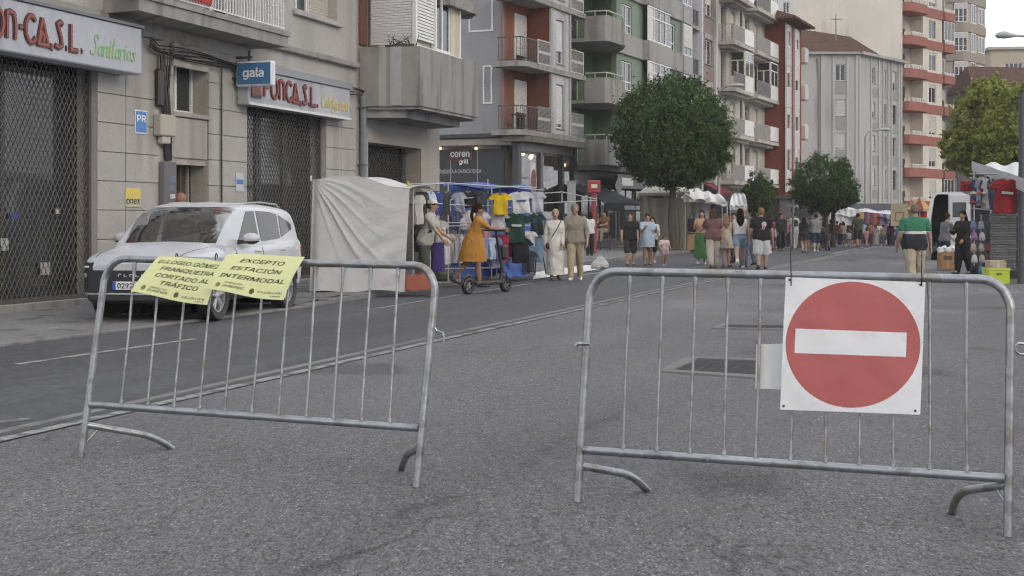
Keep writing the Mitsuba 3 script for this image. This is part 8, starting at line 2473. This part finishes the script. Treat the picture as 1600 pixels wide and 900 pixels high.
part(bgk, 'strap', tube(arc3(c + [-0.1, 0, 0.26], c + [0, 0, 0.8], c + [0.1, 0, 0.26], 8), 0.012, 5), 'm_cloth', (0.03, 0.03, 0.03))
T3 = thing('market_stall', 'white stall roof farther along, before the small dark tree', 'market stall')
part(T3, 'canopy', canopy(P(1140, 322, 74), P(1168, 322, 74), P(1144, 303, 78), P(1164, 303, 78), 0.2), 'm_sheet2', (0.54, 0.55, 0.57), True)
tent_wall(T3, 'valance', P(1140, 0, 73.9), P(1168, 0, 73.9), zz(321, 74), zz(321, 74), (0.5, 0.5, 0.51), 0.03, 14, bot=zz(328, 74))
for px in (1141, 1167):
    pole(P(px, 322, 74), np.array([*P(px, 0, 74)[:2], 0.1]), 0.03, par=T3)
part(T3, 'counter', bx(P(1142, 0, 76)[0], P(1168, 0, 76)[0], 75.5, 76.5, 0.1, 1.0), 'm_cloth', (0.12, 0.1, 0.1))
# the row across the bend
T4 = thing('market_stall', 'long white stall awning behind the olive tee, far across the bend', 'market stall')
D4 = 80
part(T4, 'canopy', canopy(P(1303, 336, D4), P(1400, 341, D4 - 1), P(1303, 322, D4 + 3), P(1400, 331, D4 + 3), 0.2), 'm_sheet2', (0.55, 0.56, 0.59), True)
tent_wall(T4, 'hanging_sheet', P(1306, 0, D4), P(1344, 0, D4), zz(322, D4), zz(326, D4), (0.53, 0.54, 0.57), 0.06, 11, bot=zz(352, D4))
part(T4, 'counter', bx(P(1306, 0, D4)[0], P(1400, 0, D4)[0], D4 + 0.3, D4 + 1.2, 0, 0.85), 'm_cloth', (0.13, 0.06, 0.06))
part(T4, 'backdrop', bx(P(1300, 0, D4 + 3)[0], P(1405, 0, D4 + 3)[0], D4 + 3, D4 + 3.1, 0, 2.3), 'm_cloth', (0.10, 0.10, 0.12))
for px in (1305, 1345, 1399):
    pole(P(px, 332, D4), np.array([*P(px, 0, D4)[:2], 0]), 0.03, par=T4)
cl = [((0.40, 0.30, 0.12), 'ochre'), ((0.10, 0.06, 0.14), 'dark violet'), ((0.30, 0.10, 0.05), 'rust'), ((0.09, 0.08, 0.16), 'dusky blue'), ((0.38, 0.14, 0.06), 'orange'), ((0.25, 0.04, 0.06), 'crimson'), ((0.22, 0.18, 0.32), 'lilac'), ((0.07, 0.08, 0.14), 'slate'), ((0.30, 0.28, 0.38), 'pale mauve'), ((0.05, 0.05, 0.06), 'black')]
for i, (c, nm) in enumerate(cl):
    garment('dress', nm + ' garment hanging at the far stall across the bend', 'garment', 1347 + 5.0 * i, 331 + 0.5 * i, 6.5, 20, D4 - 0.5, c, sleeves=False, group='clothes on the far stall', hanger=False)
T5 = thing('market_stall', 'white box stall with a flat roof left of the smaller round tree', 'market stall')
part(T5, 'canopy', bx(P(1238, 0, 84)[0], P(1300, 0, 84)[0], 82.5, 86, zz(324, 84), zz(320, 84)), 'm_sheet2', (0.55, 0.55, 0.55))
part(T5, 'rear_wall', bx(P(1246, 0, 85)[0], P(1300, 0, 85)[0], 85.5, 85.7, 0, zz(324, 84) - 0.003), 'm_sheet2', (0.46, 0.46, 0.47))
part(T5, 'dark_panel', bx(P(1239, 0, 84)[0], P(1246, 0, 84)[0], 84.5, 84.6, zz(331, 84), zz(325, 84)), 'm_satin', DARK)
for px in (1239, 1299):
    pole(np.array([P(px, 0, 83)[0], 82.7, zz(324, 84)]), np.array([P(px, 0, 83)[0], 82.7, 0]), 0.03, par=T5)
kio = thing('kiosk', 'long low grey and teal fronted kiosk below the grey corner house', 'kiosk')
part(kio, 'fascia', bx(P(1310, 0, 95)[0], P(1408, 0, 95)[0], 95, 97, zz(322, 95), zz(318, 95)), 'm_satin', (0.13, 0.135, 0.15))
part(kio, 'front', bx(P(1310, 0, 95)[0], P(1408, 0, 95)[0], 95.3, 97, 0, zz(322, 95) - 0.003), 'm_satin', (0.26, 0.36, 0.35))
bb = thing('sign_board', 'yellowish board with a painted square, on a pole beside the striped polo', 'board')
D5 = 62
c0, c1 = P(1392, 353, D5), P(1419, 318, D5)
part(bb, 'panel', bx(c0[0], c1[0], D5, D5 + 0.05, c0[2], c1[2]), 'm_satin', (0.44, 0.37, 0.24))
rgp = sbox(-0.2, -0.22, 0.2, 0.2).difference(sbox(-0.15, -0.17, 0.15, 0.15))
m = extr(rgp, 0.02)
m.apply_transform(np.array([[1, 0, 0, (c0[0] + c1[0]) / 2], [0, 0, 1, D5 - 0.022], [0, 1, 0, zz(338, D5)], [0, 0, 0, 1.0]]))
part(bb, 'square', m, 'm_satin', (0.28, 0.17, 0.07))
part(bb, 'pole', bx((c0[0] + c1[0]) / 2 - 0.04, (c0[0] + c1[0]) / 2 + 0.04, D5 + 0.052, D5 + 0.13, 0, c1[2] - 0.2), 'm_satin', (0.2, 0.2, 0.2))
um = thing('parasol', 'red and yellow market parasol behind the head of the striped polo', 'parasol')
c = P(1437, 316, 54)
for i in range(8):
    a0, a1 = i * PI / 4, (i + 1) * PI / 4
    v = np.array([(0, 0, 0.22), (0.52 * math.cos(a0), 0.52 * math.sin(a0), -0.28), (0.52 * math.cos(a1), 0.52 * math.sin(a1), -0.28), (0, 0, 0.2), (0.52 * math.cos(a0), 0.52 * math.sin(a0), -0.30), (0.52 * math.cos(a1), 0.52 * math.sin(a1), -0.30)])
    part(um, 'panel', put(trimesh.convex.convex_hull(v), local(c)), 'm_cloth', (0.25, 0.06, 0.05) if i % 2 else (0.40, 0.29, 0.11))
part(um, 'pole', tube([c + [0, 0, 0.2], np.array([c[0], c[1], 0])], 0.02, 6), 'm_satin', (0.4, 0.4, 0.4))
part(um, 'hanging_cloth', put(cbx(-0.05, 0.28, 0, 0.03, -0.9, -0.35, 0.005), local(c)), 'm_cloth', (0.40, 0.04, 0.04))

# van with its rear doors open
VN = thing('delivery_van', 'white delivery van with its dark load bay open, behind the right stall', 'van')
D6 = 47
xa, xb = P(1450, 0, D6)[0], P(1513, 0, D6)[0]
zt_ = zz(300, D6)
zb_ = 0.35
Wv = xb - xa
pr = [(xa + 0.12, zb_), (xa, zb_ + 0.2), (xa, zb_ + 1.1), (xa + 0.06, zt_ - 0.35), (xa + 0.2, zt_ - 0.05), (xa + 0.42, zt_), (xb - 0.3, zt_), (xb - 0.1, zt_ - 0.1), (xb, zt_ - 0.5), (xb, zb_ + 0.2), (xb - 0.1, zb_)]
outer = Polygon(pr)
innr = Polygon([(xa + 0.07, zb_ + 0.1), (xa + 0.1, zb_ + 1.1), (xa + 0.2, zt_ - 0.2), (xa + 0.3, zt_ - 0.08), (xb - Wv * 0.52, zt_ - 0.08), (xb - Wv * 0.52, zb_ + 0.1)])


def along_y(poly, y0, y1):
    m = extr(poly, y1 - y0)
    m.apply_transform(np.array([[1, 0, 0, 0], [0, 0, 1, y0], [0, 1, 0, 0], [0, 0, 0, 1.0]]))
    return m


VM = np.eye(4)
vc_, vs_ = math.cos(math.radians(-18)), math.sin(math.radians(-18))
VM[:2, :2] = [[vc_, -vs_], [vs_, vc_]]
VM[:2, 3] = np.array([xa, D6]) - VM[:2, :2] @ np.array([xa, D6])


def vp(par, name, m, mat, col=None, smooth=False):
    return part(par, name, put(m, VM), mat, col, smooth)


vp(VN, 'body', along_y(outer.difference(innr), D6, D6 + 3.6), 'm_gloss', (0.56, 0.57, 0.58), 35)
vp(VN, 'bulkhead', along_y(outer, D6 + 3.603, D6 + 4.6), 'm_gloss', (0.56, 0.57, 0.58), 35)
vp(VN, 'load_bay', along_y(innr.buffer(-0.003), D6 + 0.9, D6 + 0.95), 'm_matte', (0.02, 0.025, 0.025))
dr_ = vp(VN, 'door', cbx(xb - Wv * 0.50, xb - 0.03, D6 - 0.06, D6 - 0.003, zb_ + 0.12, zt_ - 0.1, 0.02), 'm_gloss', (0.50, 0.51, 0.52))
vp(dr_, 'window', cbx(xb - Wv * 0.42, xb - 0.14, D6 - 0.072, D6 - 0.061, zt_ - 0.85, zt_ - 0.35, 0.004), 'm_glass')
for x in (xa + 0.2, xb - 0.2):
    ty = trimesh.creation.cylinder(0.33, 0.22, sections=24)
    ty.apply_transform(trimesh.transformations.rotation_matrix(PI / 2, (0, 1, 0)))
    ty.apply_translation((x, D6 + 0.9, 0.33))
    vp(VN, 'wheel', ty, 'm_satin', (0.02, 0.02, 0.02), 40)
vp(VN, 'bumper', cbx(xa + 0.03, xb - 0.03, D6 - 0.08, D6 - 0.004, zb_ - 0.05, zb_ + 0.11, 0.02), 'm_satin', (0.05, 0.05, 0.05))

# ---------------------------------------------------------------- right market stall
RS = thing('right_stall', 'market stall at the right edge with a pale canopy over hung shirts and bags', 'market stall')
D7 = 30.5
part(RS, 'canopy', canopy(P(1519, 262, D7 + 3), P(1606, 290, D7 - 1.2), P(1530, 256, D7 + 4.5), P(1640, 256, D7 + 3.5), 0.12), 'm_sheet2', (0.46, 0.47, 0.46), True)


def val(u, v):
    p = P(1518, 258, D7 + 3) * (1 - u) + P(1606, 288, D7 - 1.2) * u
    return (p[0], p[1] - 0.02 + 0.03 * math.sin(15 * u), p[2] + 0.10 - (0.22 + 0.08 * u) * v)


part(RS, 'valance', drape(1, 1, 24, 5, val), 'm_sheet2', (0.44, 0.45, 0.44), True)
for (px, D, y) in ((1522, 32.5, 262), (1548, 31, 275), (1592, 30.5, 270)):
    pole(P(px, y, D), np.array([*P(px, 0, D)[:2], 0]), 0.02, par=RS)
for (a, b) in ((P(1515, 278, 33), P(1590, 284, 30.5)), (P(1515, 272, 33.2), P(1560, 272, 31)), (P(1520, 325, 32), P(1592, 335, 30.4)), (P(1545, 336, 30.9), P(1590, 336, 30.6))):
    pole(a, b, 0.014, par=RS, name='rail')
for i in range(22):
    z0_ = 0.25 + 0.058 * i
    a = P(1547, 0, D7 + 0.2)[0]
    b = P(1588, 0, D7 + 0.2)[0]
    part(RS, 'slat', cbx(a, b, D7 + 0.2 + 0.004 * (i % 2), D7 + 0.225 + 0.004 * (i % 2), z0_, z0_ + 0.05, 0.006), 'm_cloth', (0.12 + 0.02 * (i % 3), 0.125 + 0.02 * (i % 3), 0.13 + 0.018 * (i % 3)))
part(RS, 'backdrop', bx(P(1520, 0, D7 + 2)[0], P(1606, 0, D7 + 2)[0], D7 + 2, D7 + 2.1, 0, 2.3), 'm_cloth', (0.05, 0.05, 0.055))
gR = 'shirts hanging at the right stall'
garment('jersey', 'large red football shirt hung under the canopy of the right stall', 'shirt', 1573, 280, 44, 52, D7 - 0.3, (0.21, 0.022, 0.025), (0.35, 0.06, 0.05), mark=(0.5, 0.46, 0.44), group=gR)
for i, (px, col, nm) in enumerate(((1552, (0.07, 0.08, 0.12), 'dark slate'), (1546, (0.45, 0.45, 0.46), 'white edged'), (1540, (0.12, 0.05, 0.05), 'maroon'), (1534, (0.3, 0.32, 0.36), 'grey'), (1528, (0.05, 0.07, 0.12), 'navy'), (1561, (0.04, 0.04, 0.05), 'black'))):
    garment('jersey', nm + ' shirt hung edge-on left of the red one at the right stall', 'shirt', px, 280 + (i % 3), 18, 46 - 2 * i, D7 + 0.25 + 0.3 * i, col, (0.4, 0.4, 0.4), yaw=-0.9, group=gR)
garment('pennant', 'small dark red cloth flag at the left corner of the right stall', 'flag', 1511, 284, 18, 14, D7 + 2, (0.25, 0.03, 0.035), sleeves=False, hanger=False, group=gR)
hats = [(0.4, 0.36, 0.28), (0.30, 0.12, 0.06), (0.5, 0.48, 0.44), (0.15, 0.10, 0.06), (0.35, 0.05, 0.05), (0.12, 0.13, 0.2), (0.44, 0.4, 0.3)]
hn = ['straw coloured', 'russet', 'ivory', 'dark brown', 'red', 'navy', 'sand']
for i, c in enumerate(hats):
    q = P(1521 + 9 * (i % 4), 303 + 14 * (i // 4), D7 + 0.6)
    k = thing('hat', hn[i] + ' hat among the wares at the left of the right stall', 'hat', 'hats at the right stall')
    part(k, 'crown', union([ball(q, (0.075, 0.09, 0.06))]) - m3.Manifold.cube((1, 1, 1)).translate((q[0] - .5, q[1] - .5, q[2] - 1)), 'm_cloth', c, 50)
    part(k, 'brim', put(trimesh.creation.cylinder(0.115, 0.014, sections=20), local(q)), 'm_cloth', c, 50)
bcols = [((0.16, 0.2, 0.3), 'slate blue'), ((0.28, 0.32, 0.40), 'light blue'), ((0.06, 0.07, 0.1), 'near black'), ((0.28, 0.14, 0.30), 'violet'), ((0.42, 0.42, 0.44), 'silver'), ((0.07, 0.05, 0.06), 'black'), ((0.34, 0.30, 0.26), 'taupe'), ((0.3, 0.27, 0.25), 'grey brown'), ((0.24, 0.06, 0.09), 'wine red'), ((0.46, 0.44, 0.44), 'white'), ((0.36, 0.34, 0.33), 'pale grey'), ((0.18, 0.05, 0.07), 'dark red'), ((0.02, 0.02, 0.025), 'jet black'), ((0.07, 0.25, 0.42), 'bright blue'), ((0.06, 0.2, 0.36), 'azure')]
for i, (c, nm) in enumerate(bcols):
    r_, cc = i // 3, i % 3
    q = P(1521 + 12 * cc + (r_ % 2) * 1.5, 352 + 17.5 * r_, D7 + 0.3)
    k = thing('backpack', nm + ' small backpack on the hanging column of bags at the right stall', 'backpack', 'bags on the hanging column')
    part(k, 'body', soft(union([bone((q + [-0.035, 0, -0.05], (0.035, 0.05, 0.05)), (q + [0.035, 0, -0.05], (0.035, 0.05, 0.05)), (q + [0, 0, 0.05], (0.055, 0.045, 0.05)))]), 0.03, 2), 'm_cloth', c, 50)
    part(k, 'pocket', cbx(q[0] - 0.045, q[0] + 0.045, q[1] - 0.075, q[1] - 0.045, q[2] - 0.085, q[2] - 0.015, 0.012), 'm_cloth', tuple(0.75 * x for x in c))
    part(k, 'handle', tube(arc3(q + [-0.02, 0, 0.09], q + [0, 0, 0.15], q + [0.02, 0, 0.09], 6), 0.006, 5), 'm_satin', (0.05, 0.05, 0.05))
part(RS, 'bag_rail', tube([P(1533, 335, D7 + 0.36), np.array([*P(1533, 0, D7 + 0.36)[:2], 0])], 0.015, 6), 'm_metal', (0.3, 0.3, 0.3))
for (px, py, wpx, hpx, D, c, lab, nm) in ((1561, 444, 31, 25, 29.8, (0.42, 0.50, 0.05), 'bright yellow green plastic crate at the foot of the right stall', 'crate'), (1560, 420, 25, 13, 30.0, (0.40, 0.33, 0.25), 'beige carton standing on the yellow green crate', 'box'), (1481, 421, 22, 27, 37.6, (0.28, 0.17, 0.09), 'brown cardboard box topped with white plastic bags', 'box')):
    w2, h2 = wpx * D / F, hpx * D / F
    q = P(px, py, D)
    k = thing('crate' if nm == 'crate' else 'cardboard_box', lab, nm)
    z0_ = max(q[2], 0.0)
    if nm == 'crate':
        part(k, 'front_panel', cbx(q[0] - w2 / 2, q[0] + w2 / 2, D, D + 0.02, z0_, z0_ + h2, 0.004), 'm_satin', c)
        part(k, 'rear_panel', cbx(q[0] - w2 / 2, q[0] + w2 / 2, D + 0.4, D + 0.42, z0_, z0_ + h2, 0.004), 'm_satin', c)
        part(k, 'end_panel', cbx(q[0] - w2 / 2 - 0.02, q[0] - w2 / 2 - 0.001, D, D + 0.42, z0_, z0_ + h2, 0.004), 'm_satin', c)
        part(k, 'end_panel', cbx(q[0] + w2 / 2 + 0.001, q[0] + w2 / 2 + 0.02, D, D + 0.42, z0_, z0_ + h2, 0.004), 'm_satin', c)
        part(k, 'rim', cbx(q[0] - w2 / 2 - 0.03, q[0] + w2 / 2 + 0.03, D - 0.015, D - 0.001, z0_ + h2 - 0.05, z0_ + h2, 0.004), 'm_satin', c)
        part(k, 'hand_slot', cbx(q[0] - 0.06, q[0] + 0.06, D - 0.004, D - 0.001, z0_ + h2 * 0.55, z0_ + h2 * 0.7, 0.001), 'm_satin', tuple(0.3 * x for x in c))
        part(k, 'base', cbx(q[0] - w2 / 2, q[0] + w2 / 2, D + 0.022, D + 0.398, z0_, z0_ + 0.02, 0.003), 'm_satin', c)
    else:
        part(k, 'box', cbx(q[0] - w2 / 2, q[0] + w2 / 2, D, D + 0.35, z0_, z0_ + h2, 0.006), 'm_cloth', c)
        part(k, 'tape', cbx(q[0] - 0.03, q[0] + 0.03, D - 0.002, D - 0.0005, z0_ + 0.01, z0_ + h2 - 0.01, 0.0005), 'm_satin', tuple(1.25 * x for x in c))
        if px < 1500:
            part(k, 'label_patch', cbx(q[0] - w2 * 0.3, q[0] + w2 * 0.3, D - 0.004, D - 0.0022, z0_ + h2 * 0.55, z0_ + h2 * 0.78, 0.0005), 'm_satin', (0.07, 0.05, 0.035))
            pl = soft(union([ball(q + [dx_, 0.15, h2 + 0.05 + 0.03 * (j % 2)], (0.1, 0.12, 0.09)) for j, dx_ in enumerate((-0.16, -0.05, 0.06, 0.16))]), 0.04, 2)
            pl.vertices += (meshkit.noise(pl.vertices * 14, 2)[:, None] - 0.5) * 0.07
            one('plastic_bag', pl, 'm_sheet2', 'crumpled white plastic bags heaped on the brown cardboard box', 'plastic bag', (0.55, 0.56, 0.57), 60)
stl2 = thing('goods_table', 'low table of dark goods in the shade of the right stall, behind the crate', 'table')
q = P(1575, 0, D7 + 1.1)
part(stl2, 'tabletop', cbx(q[0] - 0.6, q[0] + 0.6, q[1] - 0.3, q[1] + 0.3, 0.68, 0.72, 0.01), 'm_cloth', (0.1, 0.09, 0.09))
for (sx, sy) in ((-1, -1), (1, -1), (-1, 1), (1, 1)):
    part(stl2, 'leg', bx(q[0] + sx * 0.55 - 0.02, q[0] + sx * 0.55 + 0.02, q[1] + sy * 0.26 - 0.02, q[1] + sy * 0.26 + 0.02, 0, 0.679), 'm_satin', (0.1, 0.1, 0.1))
# pushchair
pc = thing('pushchair', 'dark pushchair rolled ahead of the grey tee and navy shorts', 'pushchair')
q = G(1288, 392)
part(pc, 'seat', put(cbx(-0.2, 0.2, 0.1, 0.5, 0.4, 0.75, 0.06), local(q)), 'm_cloth', (0.03, 0.03, 0.035))
part(pc, 'hood', put(union([ball((0, 0.35, 0.8), (0.22, 0.25, 0.22))]), local(q)), 'm_cloth', (0.035, 0.035, 0.04), 50)
part(pc, 'handle', put(tube([(-0.2, 0.1, 0.7), (-0.2, -0.15, 1.0), (0.2, -0.15, 1.0), (0.2, 0.1, 0.7)], 0.015, 6), local(q)), 'm_satin', (0.05, 0.05, 0.05))
for (x, y) in ((-0.22, 0.05), (0.22, 0.05), (-0.2, 0.55), (0.2, 0.55)):
    ty = trimesh.creation.cylinder(0.11, 0.04, sections=16)
    ty.apply_transform(trimesh.transformations.rotation_matrix(PI / 2, (0, 1, 0)))
    ty.apply_translation((x, y, 0.11))
    part(pc, 'wheel', put(ty, local(q)), 'm_satin', (0.03, 0.03, 0.03))
    part(pc, 'strut', put(tube([(x, y, 0.11), (x * 0.8, 0.3, 0.5)], 0.012, 5), local(q)), 'm_satin', (0.1, 0.1, 0.1))

# ---------------------------------------------------------------- evening air
AIR = 0.00045
scene['air'] = {'type': 'homogeneous', 'albedo': 0.95, 'sigma_t': AIR}
scene['clear_skin'] = {'type': 'null'}
scene['haze'] = {'type': 'cube', 'to_world': T().translate([0, 110, 18.0]).scale([226, 156, 19.0]), 'bsdf': {'type': 'ref', 'id': 'clear_skin'}, 'interior': {'type': 'ref', 'id': 'air'}}
labels['haze'] = {'kind': 'stuff'}
scene['camera']['medium'] = {'type': 'ref', 'id': 'air'}
